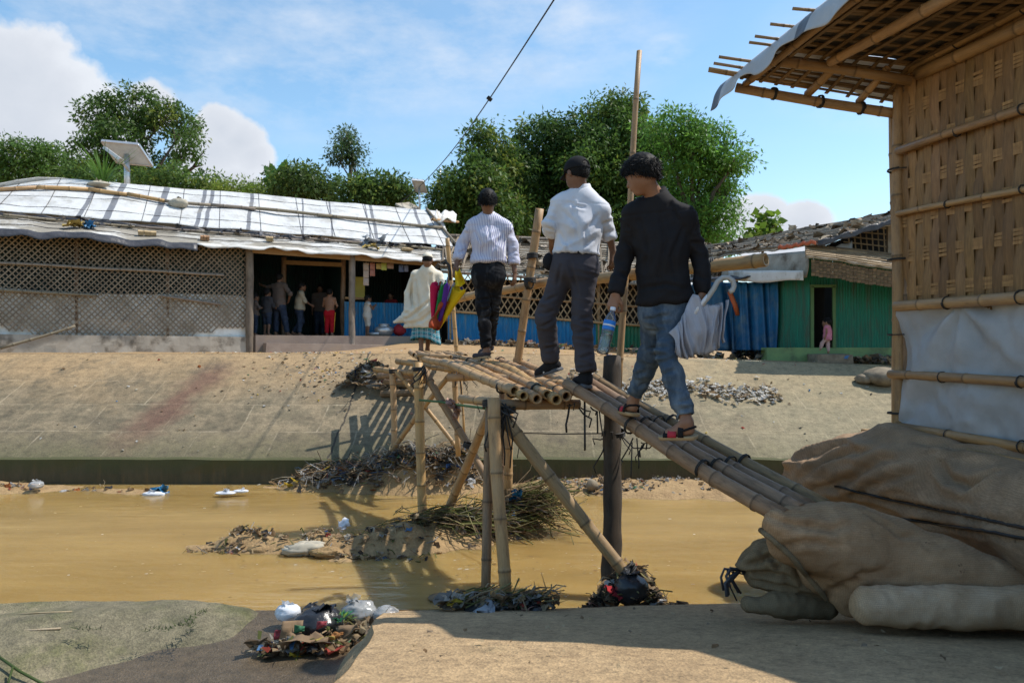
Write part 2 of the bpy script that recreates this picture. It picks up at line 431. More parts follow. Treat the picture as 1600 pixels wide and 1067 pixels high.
M['blue_sheet'] = mat('blue_painted_metal', (.008, .22, .47), (.014, .15, .32), ns=4, rough=.5, bump=.05, scale=(5, 5, .8), c3=(.14, .23, .30), s3=2.4, fine=.25)
M['green_sheet'] = mat('green_painted_metal', (.006, .20, .12), (.012, .13, .08), ns=3, rough=.5, bump=.05, scale=(5, 5, .8), c3=(.06, .10, .06), s3=1.6, fine=.25)
M['green_dull'] = mat('faded_green_metal', (.01, .17, .085), (.02, .13, .06), ns=4, rough=.5, bump=.05, scale=(5, 5, .8), c3=(.12, .20, .10), s3=4)
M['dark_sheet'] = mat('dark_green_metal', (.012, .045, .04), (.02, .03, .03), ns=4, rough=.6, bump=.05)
M['plinth'] = mat('cement_render', (.42, .38, .32), (.31, .27, .22), ns=3, bs=30, bump=.3, c3=(.10, .085, .065), s3=3)
M['step'] = mat('step_cement', (.30, .235, .19), (.22, .165, .135), ns=4, bs=30, bump=.3, c3=(.36, .27, .19), s3=2)
M['green_plinth'] = mat('green_limewash', (.20, .30, .12), (.14, .22, .10), ns=4, bs=30, bump=.3, c3=(.10, .12, .07), s3=3)
M['stone'] = mat('old_stone', (.26, .215, .15), (.15, .12, .085), ns=9, bs=40, bump=.5)
M['brick'] = mat('brick_clay', (.36, .20, .10), (.26, .15, .085), ns=12, bs=60, bump=.4)
M['brick_buff'] = mat('brick_buff', (.42, .31, .17), (.33, .23, .12), ns=12, bs=60, bump=.4)
M['black_in'] = mat('interior_shade_black', (.02, .018, .016), rough=.95, bump=0)  # near-black colour paints the shade inside the sheds and the green hut
M['skin'] = mat('skin_brown', (.29, .148, .088), (.24, .12, .07), ns=9, bs=220, bump=.08, bd=.002, rough=.5, spec=.35, col=True)
M['skin_dark'] = mat('skin_dark', (.20, .102, .062), (.165, .084, .05), ns=9, bs=220, bump=.08, bd=.002, rough=.5, spec=.35, col=True)
M['hair'] = mat('black_hair', (.008, .0075, .0075), (.013, .012, .011), ns=60, bs=160, bump=.2, bd=.003, rough=.6, spec=.12)
def cloth(name, c, c2=None, bs=300, rough=.9, ns=5): 
    return mat(name, c, c2 or tuple(q*.86 for q in c), ns=ns, bs=bs, bump=.12, bd=.003, rough=rough, spec=.15)
M['shirt_white'] = cloth('white_cotton', (.66, .67, .72))
M['shirt_black'] = cloth('black_cotton', (.0125, .012, .0135), (.017, .016, .018), rough=.8)
M['charcoal'] = cloth('charcoal_twill', (.062, .058, .068))
M['robe'] = cloth('cream_cotton', (.72, .65, .52))
M['cap'] = cloth('black_cap_cloth', (.016, .016, .018))
M['sock'] = cloth('black_knit', (.015, .015, .016))
M['sole_grey'] = mat('rubber_sole_grey', (.09, .095, .105), rough=.7, bump=.1)
M['sole_tan'] = mat('tan_sole', (.42, .30, .17), (.34, .23, .12), ns=20, rough=.8, bump=.2)
M['white_paint'] = mat('white_mark', (.75, .75, .75), rough=.5, bump=0)
M['red_strap'] = mat('red_strap', (.45, .03, .05), rough=.7, bump=.1)
M['plastic_white'] = mat('white_plastic_film', (.76, .77, .79), (.66, .68, .72), ns=10, bs=24, bump=.5, rough=.35, transl=.15)
M['plastic_black'] = mat('black_plastic_film', (.018, .018, .02), (.028, .028, .03), ns=10, bs=22, bump=.6, bd=.01, rough=.25, spec=.5)
M['scraps'] = mat('litter_scraps', (1, 1, 1), (.8, .78, .74), ns=20, bs=40, bump=.3, rough=.8, spec=.15, col=True, transl=.38)
M['leaf'] = mat('leaf', (1, 1, 1), (.8, .86, .8), ns=1.2, bump=0, rough=.5, spec=.28, col=True, transl=.44)
M['bark'] = mat('bark', (.12, .09, .062), (.07, .053, .038), ns=12, bs=30, bump=.7, bd=.02)
M['steel'] = mat('galvanised_steel', (.55, .56, .57), (.45, .46, .47), ns=8, rough=.4, bump=0, metal=.7)
M['solar'] = mat('solar_back', (.55, .55, .54), (.45, .45, .45), ns=6, rough=.4, bump=0)
M['bag_red'] = cloth('red_cloth', (.32, .03, .035))
def m_denim(name, c, fade, lo=.44, hi=.80):
    n = NT(name); v = n.coord('Object'); 
    c0 = n.mix(n.ramp(n.noise(n.coord('Object', (5, 5, 2.2)), 2.2, 6, .6), [(lo, 0), (hi, 1)]), c, fade)
    c0 = n.mix(.5, c0, n.ramp(n.noise(v, 330, 2), [(.3, .55), (.7, 1)]), 'MULTIPLY'); n.base(c0)
    n.bump(n.noise(v, 330, 2), .15, .002); n.set(Roughness=.9); n.b.inputs['Specular IOR Level'].default_value = .12; return n.m
M['denim'] = m_denim('blue_denim', (.060, .088, .125), (.22, .27, .32))
M['denim_black'] = m_denim('black_denim', (.013, .0135, .016), (.10, .102, .108), .5, .85)
M['denim_dark'] = m_denim('dark_denim', (.03, .042, .07), (.07, .09, .13))
def m_stripe():
    n = NT('striped_cotton'); a = n.attr('Col')
    sep = n.node('ShaderNodeSeparateColor'); n.link(a, sep.inputs[0])
    w = n.math('FRACT', n.math('MULTIPLY', sep.outputs[0], 58.0)); f = n.ramp(w, [(0, 0), (.62, 0), (.68, 1), (.94, 1), (1, 0)])
    c = n.mix(f, (.64, .64, .71), (.22, .22, .40)); n.base(c); n.bump(n.noise(n.coord('Object'), 300, 2), .1, .003)
    n.set(Roughness=.9); n.b.inputs['Specular IOR Level'].default_value = .15; return n.m
M['stripe'] = m_stripe()
def m_plaid():
    n = NT('teal_plaid_cotton'); a = n.attr('Col'); sep = n.node('ShaderNodeSeparateColor'); n.link(a, sep.inputs[0])
    fs = []
    for i, fr in ((0, 11.0), (1, 11.0)):
        w = n.math('FRACT', n.math('MULTIPLY', sep.outputs[i], fr)); fs.append((n.ramp(w, [(0, 0), (.5, 0), (.52, 1), (1, 1)]), n.ramp(w, [(0, 1), (.08, 1), (.1, 0), (.72, 0), (.74, 1), (.80, 1), (.82, 0)])))
    c = n.mix(.6, n.mix(fs[0][0], (.03, .20, .28), (.015, .08, .13)), n.mix(fs[1][0], (.05, .28, .36), (.01, .07, .11)))
    c = n.mix(n.math('MULTIPLY', n.math('MAXIMUM', fs[0][1], fs[1][1]), .75), c, (.55, .68, .70)); n.base(c)
    n.set(Roughness=.9); n.b.inputs['Specular IOR Level'].default_value = .15; return n.m
M['plaid'] = m_plaid()
def m_clear(name, tint, a=.25, rough=.12):
    n = NT(name); g = n.node('ShaderNodeBsdfGlossy'); g.inputs['Roughness'].default_value = rough; g.inputs[0].default_value = (.9, .92, .95, 1)
    t = n.node('ShaderNodeBsdfTransparent'); t.inputs[0].default_value = (*tint, 1); d = n.node('ShaderNodeBsdfDiffuse'); d.inputs[0].default_value = (.62, .62, .6, 1)
    fr = n.node('ShaderNodeFresnel'); fr.inputs[0].default_value = 1.45; bp = n.node('ShaderNodeBump'); bp.inputs['Strength'].default_value = .6; bp.inputs['Distance'].default_value = .01
    n.link(n.noise(n.coord('Object'), 18, 4), bp.inputs['Height']); n.link(bp.outputs[0], g.inputs['Normal']); n.link(bp.outputs[0], fr.inputs['Normal'])
    m1 = n.node('ShaderNodeMixShader'); m1.inputs[0].default_value = a; n.link(t.outputs[0], m1.inputs[1]); n.link(d.outputs[0], m1.inputs[2])
    m2 = n.node('ShaderNodeMixShader'); n.link(fr.outputs[0], m2.inputs[0]); n.link(m1.outputs[0], m2.inputs[1]); n.link(g.outputs[0], m2.inputs[2])
    n.link(m2.outputs[0], n.out.inputs[0]); return n.m
M['clear'] = m_clear('clear_plastic', (.93, .96, .97), .10)
M['clear_bag'] = m_clear('cloudy_clear_bag', (.9, .9, .88), .42, .2)
M['water_in'] = m_clear('drinking_water', (.86, .92, .95), .06, .05)
def plain(name, c, rough=.7, spec=.3, bump=.1): return mat(name, c, tuple(q*.88 for q in c), rough=rough, spec=spec, bump=bump)
# ================================================================== THE SETTING
WZ = -1.82                                     # water level (the camera stands at the origin)
BT = 12.6; BB = 9.85; BZ = -1.50               # far bank: top and bottom distance, kerb height
def gz(X, Y):
    t = min(max((Y-13)/4, 0), 1); s = float(sstep(-4, -2, X))
    return -.10-.03*min(max(X, 0), 7)+t*s*(.2-.035*min(X+1.5, 6))
def bankz(X, Y):
    t = (Y-BB)/(BT-BB); return BZ+(gz(X, BT)-BZ)*t
def ground_mesh():
    xs = np.unique(np.concatenate([np.linspace(-400, -24, 14), np.linspace(-24, 24, 97), np.linspace(24, 400, 14)]))
    ys = np.unique(np.concatenate([np.linspace(BT, 22, 39), np.linspace(22, 60, 12), [120, 300, 900]]))
    X, Y = np.meshgrid(xs, ys)
    Z = np.array([[gz(x, y) for x in xs] for y in ys])
    pp = np.stack([X, Y, Z*0], -1); near = (Y < 23)*(Y > BT+.05)*(np.abs(X) < 23)
    Z = Z+near*fbm(pp*1.3, 3)*.03
    b = MB(); n = len(xs); v = np.stack([X, Y, Z], -1).reshape(-1, 3)
    b.add(v, [(j*n+i, j*n+i+1, (j+1)*n+i+1, (j+1)*n+i) for j in range(len(ys)-1) for i in range(n-1)])
    tag(b.build('ground', M['dirt'], smooth=True, loc=A(0, 0, 0)), kind='structure')
ground_mesh()
def m_bank():
    n = NT('canal_bank_concrete'); uv = n.coord('UV')
    br = n.node('ShaderNodeTexBrick', offset=.5); br.inputs['Scale'].default_value = 1; br.inputs['Brick Width'].default_value = 1.11; br.inputs['Row Height'].default_value = .733
    br.inputs['Mortar Size'].default_value = .016; br.inputs['Mortar Smooth'].default_value = .5; br.inputs['Color1'].default_value = (.60, .60, .60, 1); br.inputs['Color2'].default_value = (1, 1, 1, 1); br.inputs['Mortar'].default_value = (1, 1, 1, 1)
    mp = n.node('ShaderNodeMapping'); mp.inputs['Location'].default_value = (.5, 0, 0)
    wn = n.node('ShaderNodeTexNoise'); wn.inputs['Scale'].default_value = 1.3; wn.inputs['Detail'].default_value = 6; n.link(uv, wn.inputs['Vector']); va = n.node('ShaderNodeVectorMath', operation='MULTIPLY_ADD'); n.link(wn.outputs['Color'], va.inputs[0]); va.inputs[1].default_value = (.09, .09, 0); n.link(uv, va.inputs[2]); n.link(va.outputs[0], mp.inputs[0]); n.link(mp.outputs[0], br.inputs['Vector'])
    sep = n.node('ShaderNodeSeparateXYZ'); n.link(uv, sep.inputs[0]); u, v = sep.outputs[0], sep.outputs[1]
    big = n.noise(uv, .7, 8, .65); mid = n.noise(uv, 3.2, 9, .7); fine = n.noise(uv, 40, 4, .6)
    c = n.mix(n.ramp(mid, [(.42, 0), (.58, 1)]), (.295, .228, .138), (.175, .142, .086))
    c = n.mix(1.0, c, n.ramp(br.outputs['Color'], [(.60, .78), (1, 1)]), 'MULTIPLY')
    c = n.mix(n.math('MULTIPLY', br.outputs['Fac'], n.ramp(n.noise(uv, 1.6, 5, .6), [(.42, .0), (.62, .75)])), c, (.40, .325, .215))
    # dirt washed down from the top, moss near the kerb
    vv = n.math('ADD', n.math('DIVIDE', v, 3.1), n.math('MULTIPLY', n.math('SUBTRACT', big, .5), .9))
    c = n.mix(n.ramp(vv, [(.42, 0), (.95, .95)]), c, n.mix(mid, (.44, .295, .15), (.345, .23, .115)))
    moss = n.math('ADD', n.math('MULTIPLY', v, 1.4), n.math('MULTIPLY', n.math('SUBTRACT', mid, .5), 2.6))
    c = n.mix(n.ramp(moss, [(.05, .85), (1.1, 0)]), c, (.115, .105, .05))
    c = n.mix(n.ramp(n.noise(uv, 1.7, 10, .78), [(.50, 0), (.64, .8)]), c, (.125, .10, .062))
    c = n.mix(n.ramp(n.noise(uv, 2.6, 10, .8), [(.58, 0), (.72, .7)]), c, (.43, .33, .205))
    gl = n.math('ADD', n.math('MULTIPLY', u, .12), n.math('MULTIPLY', n.math('SUBTRACT', big, .5), 1.6))
    c = n.mix(n.ramp(gl, [(.05, 0), (.5, .55)]), c, (.32, .275, .165))
    # rust-brown stain that runs down one strip
    t = n.math('SUBTRACT', n.math('ADD', u, 5.44), n.math('MULTIPLY', v, .235)); t = n.math('ADD', t, n.math('MULTIPLY', n.math('SUBTRACT', n.noise(uv, 2.2, 6, .65), .5), .9))
    wd = n.ramp(n.math('ABSOLUTE', t), [(.08, 1), (.42, 0)]); vm = n.ramp(n.math('DIVIDE', v, 3.1), [(.05, .2), (.3, 1), (.75, 1), (.93, 0)])
    c = n.mix(n.math('MULTIPLY', n.math('MULTIPLY', wd, vm), .75), c, (.15, .072, .048))
    # expansion cracks
    ck = n.math('ABSOLUTE', n.math('ADD', n.math('ADD', u, 2.46), n.math('MULTIPLY', n.math('SUBTRACT', n.noise(uv, 1.5, 6, .7), .5), .22)))
    c = n.mix(n.ramp(ck, [(.008, .9), (.022, 0)]), c, (.03, .025, .02))
    c = n.mix(.65, c, n.ramp(n.noise(uv, 8, 8, .78), [(.34, .42), (.5, .95), (.66, 1.3)]), 'MULTIPLY')
    c = n.mix(.4, c, n.ramp(fine, [(.3, .30), (.7, 1.05)]), 'MULTIPLY'); n.base(c)
    b1 = n.bump(br.outputs['Fac'], .25, -.01); b2 = n.bump(mid, .35, .03, b1); n.bump(fine, .7, .010, b2)
    return n.set(Roughness=.93)
def bank():
    b = MB(); nx, ny = 240, 24; x0, x1 = -40, 40
    L = math.hypot(BT-BB, 1.4)
    b.grid(nx, ny, lambda i, j: (lambda X, Y: (X, Y, bankz(X, Y)+.014*float(vnoise(A(X*1.1, Y*1.1, 0), 5))*(1 if 0 < j < 1 else 0)-.004*(j == 1)))(lerp(x0, x1, i), lerp(BB, BT, j)), uvf=lambda i, j: (lerp(x0, x1, i), j*L))
    tag(b.build('canal_bank', m_bank(), smooth=True, loc=A(0, 0, 0)), kind='structure')
    # upright face at the foot of the slope, one long kerb
    n = NT('mossy_kerb'); v = n.coord('Object'); z = n.node('ShaderNodeSeparateXYZ'); n.link(v, z.inputs[0])
    mid = n.noise(n.coord('Object', (1, 1, .35)), 5, 8, .7)
    c = n.mix(n.ramp(mid, [(.35, 0), (.65, 1)]), (.085, .068, .034), (.046, .042, .020))
    c = n.mix(n.ramp(n.noise(n.coord('Object', (9, 1, .4)), 1.4, 5, .7), [(.54, 0), (.66, .8)]), c, (.115, .075, .03))
    c = n.mix(n.ramp(n.math('ADD', z.outputs[2], n.math('MULTIPLY', mid, .2)), [(-.05, 0), (.30, 0), (.46, .8)]), c, (.062, .064, .018)); n.base(c)
    n.bump(mid, .6, .03); n.set(Roughness=.85)
    k = MB(); k.grid(200, 4, lambda i, j: (lerp(-40, 40, i), BB-.03-.012*float(vnoise(A(lerp(-40, 40, i)*2, j*3, 0), 8)), lerp(-2.25, BZ+.012*float(vnoise(A(lerp(-40, 40, i)*3, 9, 0), 4)), j)))
    k.grid(200, 1, lambda i, j: (lerp(-40, 40, i), lerp(BB-.03-.012*float(vnoise(A(lerp(-40, 40, i)*2, 3, 0), 8)), BB+.05, j), BZ+.012*float(vnoise(A(lerp(-40, 40, i)*3, 9, 0), 4))+.022*j))
    tag(k.build('kerb', n.m, smooth=False, loc=A(0, BB, -1.9)), kind='structure')
bank()
def m_water():
    n = NT('muddy_water'); v = n.coord('Object'); vs = n.coord('Object', (.5, 2.2, 1))
    c = n.mix(n.ramp(n.noise(vs, .8, 6, .6), [(.35, 0), (.65, 1)]), (.335, .22, .078), (.25, .16, .054))
    c = n.mix(n.ramp(n.noise(n.coord('Object', (.35, 3, 1)), 1.2, 7, .65), [(.55, 0), (.72, .5)]), c, (.40, .28, .115)); n.base(c)
    b = n.bump(n.noise(n.coord('Object', (1, 3.2, 1)), 3.0, 5, .55), .15, .04); n.bump(n.noise(n.coord('Object', (1, 2.4, 1)), 16, 3, .5), .13, .006, b)
    n.set(Roughness=.03, IOR=1.33, Subsurface_Weight=.85, Subsurface_Scale=.5); n.b.inputs['Subsurface Radius'].default_value = (1.0, .8, .45); n.b.inputs['Specular IOR Level'].default_value = .5; return n.m
b = MB(); b.grid(2, 2, lambda i, j: (lerp(-60, 60, i), lerp(4.72, BB+.02, j), WZ)); tag(b.build('water', m_water(), loc=A(0, 7, WZ)), kind='structure')
# near bank: a concrete pad that slopes to the water, a drain to its left, a mossy block beyond it
def padz(X, Y):
    z = -1.2-.23*(Y-2.65)
    return z if Y > -2 else -1.2-.23*(-4.65)
def padl(Y): return -.66-.14*float(sstep(3.7, 4.4, Y))-.05*float(vnoise(A(0, Y*1.8, 0), 2))
def pade(X): return 4.80+.03*X+.05*float(vnoise(A(X*1.3, 0, 0), 6))+.22*float(sstep(.6, 1.6, X))-.03*float(vnoise(A(X*5, 3, 0), 6))
def m_concrete(name, c1, c2, c3, moss, mossamt, grit=.55, bs=30):
    n = NT(name); v = n.coord('Object')
    mid = n.noise(v, 2.6, 11, .78); 
    c = n.mix(n.ramp(mid, [(.36, 0), (.64, 1)]), c1, c2)
    c = n.mix(n.ramp(n.noise(v, .9, 8, .7), [(.5, 0), (.7, .8)]), c, c3)
    c = n.mix(n.ramp(n.noise(v, 1.5, 9, .72), [(.62-mossamt, 0), (.78-mossamt, .85)]), c, moss)
    w = n.node('ShaderNodeTexVoronoi'); w.inputs['Scale'].default_value = bs*3; n.link(v, w.inputs['Vector'])
    sp = n.node('ShaderNodeSeparateColor'); n.link(w.outputs['Color'], sp.inputs[0])
    c = n.mix(grit, c, n.ramp(sp.outputs[0], [(0, .45), (.5, .9), (1, 1.25)]), 'MULTIPLY')
    c = n.mix(.65, c, n.ramp(n.noise(v, 13, 9, .78), [(.34, .45), (.5, .95), (.66, 1.3)]), 'MULTIPLY')
    c = n.mix(n.ramp(n.noise(v, 9, 7, .8), [(.6, 0), (.75, .55)]), c, tuple(q*.45 for q in c1)); n.base(c)
    b = n.bump(n.noise(v, 6, 8, .7), .5, .03); n.bump(w.outputs['Distance'], .5, .01, b); return n.set(Roughness=.92)
M['pad'] = m_concrete('pad_concrete', (.43, .295, .155), (.31, .21, .11), (.50, .355, .195), (.22, .17, .085), .0)
M['block'] = m_concrete('mossy_concrete', (.205, .175, .108), (.09, .082, .047), (.32, .26, .16), (.085, .088, .03), .13, .5)
M['wet'] = m_concrete('wet_drain_concrete', (.12, .088, .055), (.08, .062, .04), (.16, .115, .07), (.09, .09, .035), .02, .3)
M['wet'].node_tree.nodes['Principled BSDF'].inputs['Roughness'].default_value = .28
def near_bank():
    b = MB(); 
    def fn(i, j):
        Y = lerp(-2, 1, j) if False else -2+j*(pade(0)+2)
        l = padl(Y); X = lerp(l, 9, i**1.6); Y = -2+j*(pade(X)+2)
        X = lerp(padl(Y), 9, i**1.6)
        return (X, Y, padz(X, Y)+.02*float(fbm(A(X*1.2, Y*1.2, 0), 9)))
    b.grid(70, 90, fn)
    tag(b.build('pavement', M['pad'], smooth=True, loc=A(0, 0, -1.6)), kind='structure')
    s = MB()                                                       # broken sloping cheek down to the drain
    def sf(i, j):
        Y = -2+j*(pade(0)+2.02); l = padl(Y); z = padz(l, Y)+.02*float(fbm(A(l*1.2, Y*1.2, 0), 9))
        X = lerp(l, l-.34, i); return (X-.02*float(vnoise(A(i*4, Y*3, 1), 5))*(i > 0), Y, lerp(z+.002, -1.95, i**.8)+.02*float(vnoise(A(i*5, Y*4, 0), 6))*(0 < i < 1))
    s.grid(8, 90, sf)
    s.grid(70, 3, lambda i, j: (lerp(padl(5), 9, i**1.6), pade(lerp(padl(5), 9, i**1.6))+.10*j, lerp(padz(0, pade(lerp(padl(5), 9, i**1.6)))-.004, -2.05, j)))
    tag(s.build('bank_edge', M['pad'], smooth=True, loc=A(0, 0, -1.6)), kind='structure')
    d = MB(); d.grid(30, 40, lambda i, j: (lerp(-3.7, -.78, i), lerp(-2, 5.02, j), -1.765-.035*lerp(-2, 5.02, j)/4.9+.012*float(vnoise(A(i*4, j*14, 0), 3))))
    tag(d.build('drain_floor', M['wet'], smooth=True, loc=A(-1.3, 3, -1.8)), kind='structure')
    k = MB()
    def kr(Y): return -1.58+.05*float(vnoise(A(0, Y*2.2, 4), 3))-.10*float(sstep(4.3, 4.95, Y))
    def kz(X, Y):
        yr = 4.36+.50*float(sstep(-3.3, -1.95, X)); z = -1.625-.080*float(sstep(-3.3, -1.95, X))-.105*float(sstep(yr, yr+.5, Y))*(1-.7*float(sstep(-3.3, -1.95, X)))-.17*max(0, yr-Y)-.06*float(sstep(-2.15, -1.56, X))
        z += .013*float(fbm(A(X*1.3, Y*1.8, 0), 12))+.010*float(fbm(A(X*6, Y*6, 0), 13))-.05*float(sstep(.16, 0, abs(Y-4.36-.05*float(vnoise(A(X*3, 0, 0), 8)))))*float(sstep(-2.35, -1.9, X))
        return z
    def kf(i, j):
        Y = 2.0+j*(4.94+.05-2.0); X = lerp(-14, kr(Y), 1-(1-i)**2.2); e = 1-float(sstep(kr(Y)-.10, kr(Y), X))
        return (X, Y+(.035*float(vnoise(A(X*2, 0, 0), 5)) if j == 1 else 0), max(kz(X, Y), -2.0)-.03*(1-e)) 
    k.grid(90, 60, kf)
    k.grid(60, 2, lambda i, j: (kr(lerp(2.0, 4.99, i))+.05*j, lerp(2.0, 4.99, i), lerp(kz(kr(lerp(2., 4.99, i)), lerp(2., 4.99, i))-.05, -2.05, j)))
    k.grid(90, 1, lambda i, j: (lerp(-14, kr(4.99), 1-(1-i)**2.2), 4.99+.035*float(vnoise(A(lerp(-14, kr(4.99), 1-(1-i)**2.2)*2, 0, 0), 5))+.01*j, lerp(kz(lerp(-14, kr(4.99), 1-(1-i)**2.2), 4.95)-.05, -2.1, j)))
    tag(k.build('concrete_ledge', M['block'], smooth=True, loc=A(-2.5, 4.4, -1.7)), kind='structure')
    q = MB(); q.grid(1, 1, lambda i, j: (lerp(-60, 60, i), lerp(-60, 6.5, j), -2.35)); tag(q.build('canal_bed', M['mud'], loc=A(0, 0, -2.35)), kind='structure')
near_bank()

# ================================================================== BAMBOO FOOTBRIDGE
FB = root('bamboo_footbridge', (0.2, 6.5, WZ), 'long makeshift bamboo footbridge with rail and lashed props crossing the muddy canal', 'footbridge')
def pole(name, p0, p1, r0, r1=None, m='bamboo', par=None, label=None, **kw):
    b = MB(); b.bamboo(p0, p1, r0, r1, **kw); o = b.build(name, M[m], par if par is not None else FB, smooth=True)
    if label: o['label'] = label
    return o
Wn = A(.82, .57, 0); Cn = P(1252, 792, 4.0); Cf = P(922, 602, 5.45); rd = Cf-Cn
for k, (o0, tw, r) in enumerate(((-.185, .01, .049), (-.065, .02, .045), (.06, -.02, .050), (.18, .0, .043))):
    a = Cn-rd*.02+Wn*(o0*1.02); c = Cf+rd*random.uniform(.0, .10)+Wn*(o0+tw)
    pole('ramp_pole', a+A(0, 0, random.uniform(-.01, .01)), c, r, r*.86, 'bamboo_brown', bend=-.03, node=.36, seg=14)
dn = [(806, 613, 5.4), (820, 620, 5.33), (838, 624, 5.28), (856, 617, 5.36), (870, 624, 5.27), (886, 619, 5.3), (906, 614, 5.38)]
df = [(652, 557, 8.9), (684, 560, 8.6), (704, 562, 8.5), (728, 563, 8.3), (752, 562, 8.1), (778, 562, 8.1), (806, 563, 7.9)]
for k, (a, c) in enumerate(zip(dn, df)):
    pole('deck_pole', P(*a), P(*c), random.uniform(.036, .044), .036, bend=random.uniform(.015, .04), node=.33, seg=12)
pole('deck_pole', P(700, 558, 8.5), P(822, 572, 7.5), .034, .03, node=.3)
pole('deck_pole', P(760, 586, 6.7), P(906, 606, 5.52), .036, .034, node=.3)
pole('deck_pole', P(655, 553, 8.6), P(704, 559, 8.2), .03, .03)
for k in range(6):                                                 # the last span, up onto the far bank
    pole('deck_pole', P(648+k*16, 558-abs(k-3), 9.2-k*.1), P(640+k*11, 551, 12.3), .036, .032, bend=.01)
pole('crossbeam', P(772, 631, 5.45), P(906, 633, 5.55), .04, .038, 'bamboo_brown'); pole('crossbeam', P(700, 590, 7.5), P(826, 586, 7.3), .04, .04)
pole('crossbeam', P(586, 578, 10.6), P(650, 582, 9.3), .042, .04); pole('crossbeam', P(621, 565, 9.6), P(724, 579, 8.6), .042, .04)
pole('crossbeam', P(592, 588, 10.9), P(665, 586, 9.6), .045, .04, 'bamboo_brown'); pole('crossbeam', P(602, 597, 10.9), P(668, 595, 9.8), .04, .04, 'bamboo_brown')
pole('crossbeam', P(720, 623, 5.62), P(778, 629, 5.27), .033, .033)
pole('post', P(773, 622, 5.24), P(788, 944, 5.0), .047, .043, node=.38, seg=14); pole('post', P(767, 636, 5.36), P(757, 952, 5.06), .036, .034, 'bamboo_brown', node=.36)
pole('post', P(653, 566, 7.62), P(661, 840, 7.5), .05, .046, node=.3, seg=12)
pole('post', P(612, 574, 9.7), P(617, 720, 9.72), .042, .04); pole('post', P(710, 580, 9.0), P(716, 712, 9.0), .036, .033); pole('post', P(719, 588, 8.9), P(726, 690, 8.9), .016, .014)
pole('post', P(797, 575, 7.2), P(793, 790, 7.3), .046, .042); pole('post', P(784, 600, 7.5), P(785, 800, 7.5), .036, .034, 'bamboo_brown')
pole('brace', P(781, 646, 5.38), P(984, 904, 5.06), .05, .044, 'bamboo_brown', node=.34, seg=12); pole('brace', P(684, 834, 7.5), P(771, 628, 6.1), .042, .038)
pole('brace', P(664, 578, 7.7), P(768, 764, 7.0), .042, .036, 'bamboo_brown'); pole('brace', P(590, 732, 9.75), P(708, 578, 9.0), .036, .033); pole('brace', P(620, 580, 9.6), P(716, 702, 9.2), .03, .026)
pole('thick_post', P(958, 557, 5.78), P(954, 978, 5.28), .066, .07, 'wood_dark', wood=True, node=.09, seg=16, label='thick dark weathered timber post')
pole('rail_post', P(843, 326, 7.3), P(806, 586, 7.5), .044, .042, node=.3); pole('rail_post', P(699, 372, 10.4), P(714, 556, 10.6), .03, .03); pole('rail_post', P(999, 80, 6.02), P(966, 612, 5.86), .022, .029, node=.42, label='tall thin bamboo pole rising above the men')
pole('handrail', P(699, 472, 9.7), P(1003, 428, 6.0), .05, .046, bend=.05, node=.36, seg=12); pole('handrail', P(930, 437, 6.25), P(1197, 404, 5.2), .042, .05, node=.5, seg=14)
def lash(c, ax, R, turns=3, r=.008, name='lashing', par=None):
    b = MB(); b.coil(c, ax, R, r, turns); return b.build(name, M['rubber'], par if par is not None else FB, smooth=True)
for t in (.30, .64):                                           # rubber strips that bind the ramp poles
    for o0 in (-.19, -.062, .062, .19):
        lash(Cn+rd*t+Wn*o0+A(0, 0, -.02), rd, .054, 1.7, .0055)
for t in (.93, .06):
    for a, c in zip(dn, df): lash(lerp(P(*a), P(*c), t if t > .5 else .09), P(*c)-P(*a), .046, 2.2, .007)
for (x, y, Y, ax, R) in ((768, 631, 5.3, (0, .2, 1), .06), (960, 676, 5.64, (0, -.2, 1), .078), (981, 890, 5.07, (.6, -.1, -.7), .055), (734, 697, 6.9, (.3, 0, 1), .06), (655, 577, 7.6, (0, 0, 1), .06), (615, 580, 9.7, (0, 0, 1), .055),
                        (617, 700, 9.72, (0, 0, 1), .05), (826, 443, 7.35, (1, -.6, .1), .055), (828, 438, 7.35, (0, 0, 1), .055), (977, 432, 6.05, (1, -.8, .1), .055), (790, 640, 5.4, (0, 0, 1), .07), (712, 590, 9.0, (0, 0, 1), .05), (832, 400, 7.32, (0, 0, 1), .05), (1112, 415, 5.5, (1, -.4, .1), .05)):
    lash(P(x, y, Y), ax, R, 3.5)
def rag(name, p, size, m, par=None, label=None, n=3, sq=1.0, flat=.5):
    b = MB()
    for k in range(n): b.scrap(np.asarray(p)+NR.normal(size=3)*size*.22, size*random.uniform(.6, 1.1), (1, 1, 1), flat, 5)
    o = b.build(name, M[m], par, smooth=True)
    if label: tag(o, *label)
    return o
M['rag_pink'] = cloth('faded_pink_cloth', (.42, .27, .22)); M['rag_green'] = cloth('green_rope', (.09, .16, .08)); M['rag_pale'] = cloth('pale_rag', (.42, .38, .30))
b = MB(); b.tube([P(655, 625, 7.45), P(690, 628, 7.4), P(712, 632, 7.3), P(775, 640, 5.5)], .012, 6); b.build('tie_rope', M['rag_green'], FB, smooth=True)
b = MB()
for k in range(3): b.scrap(P(706+k*4, 632+k*5, 7.25), .15, (1, 1, 1), .1, 6)
b.build('tied_rag', M['rag_pink'], FB, smooth=True)
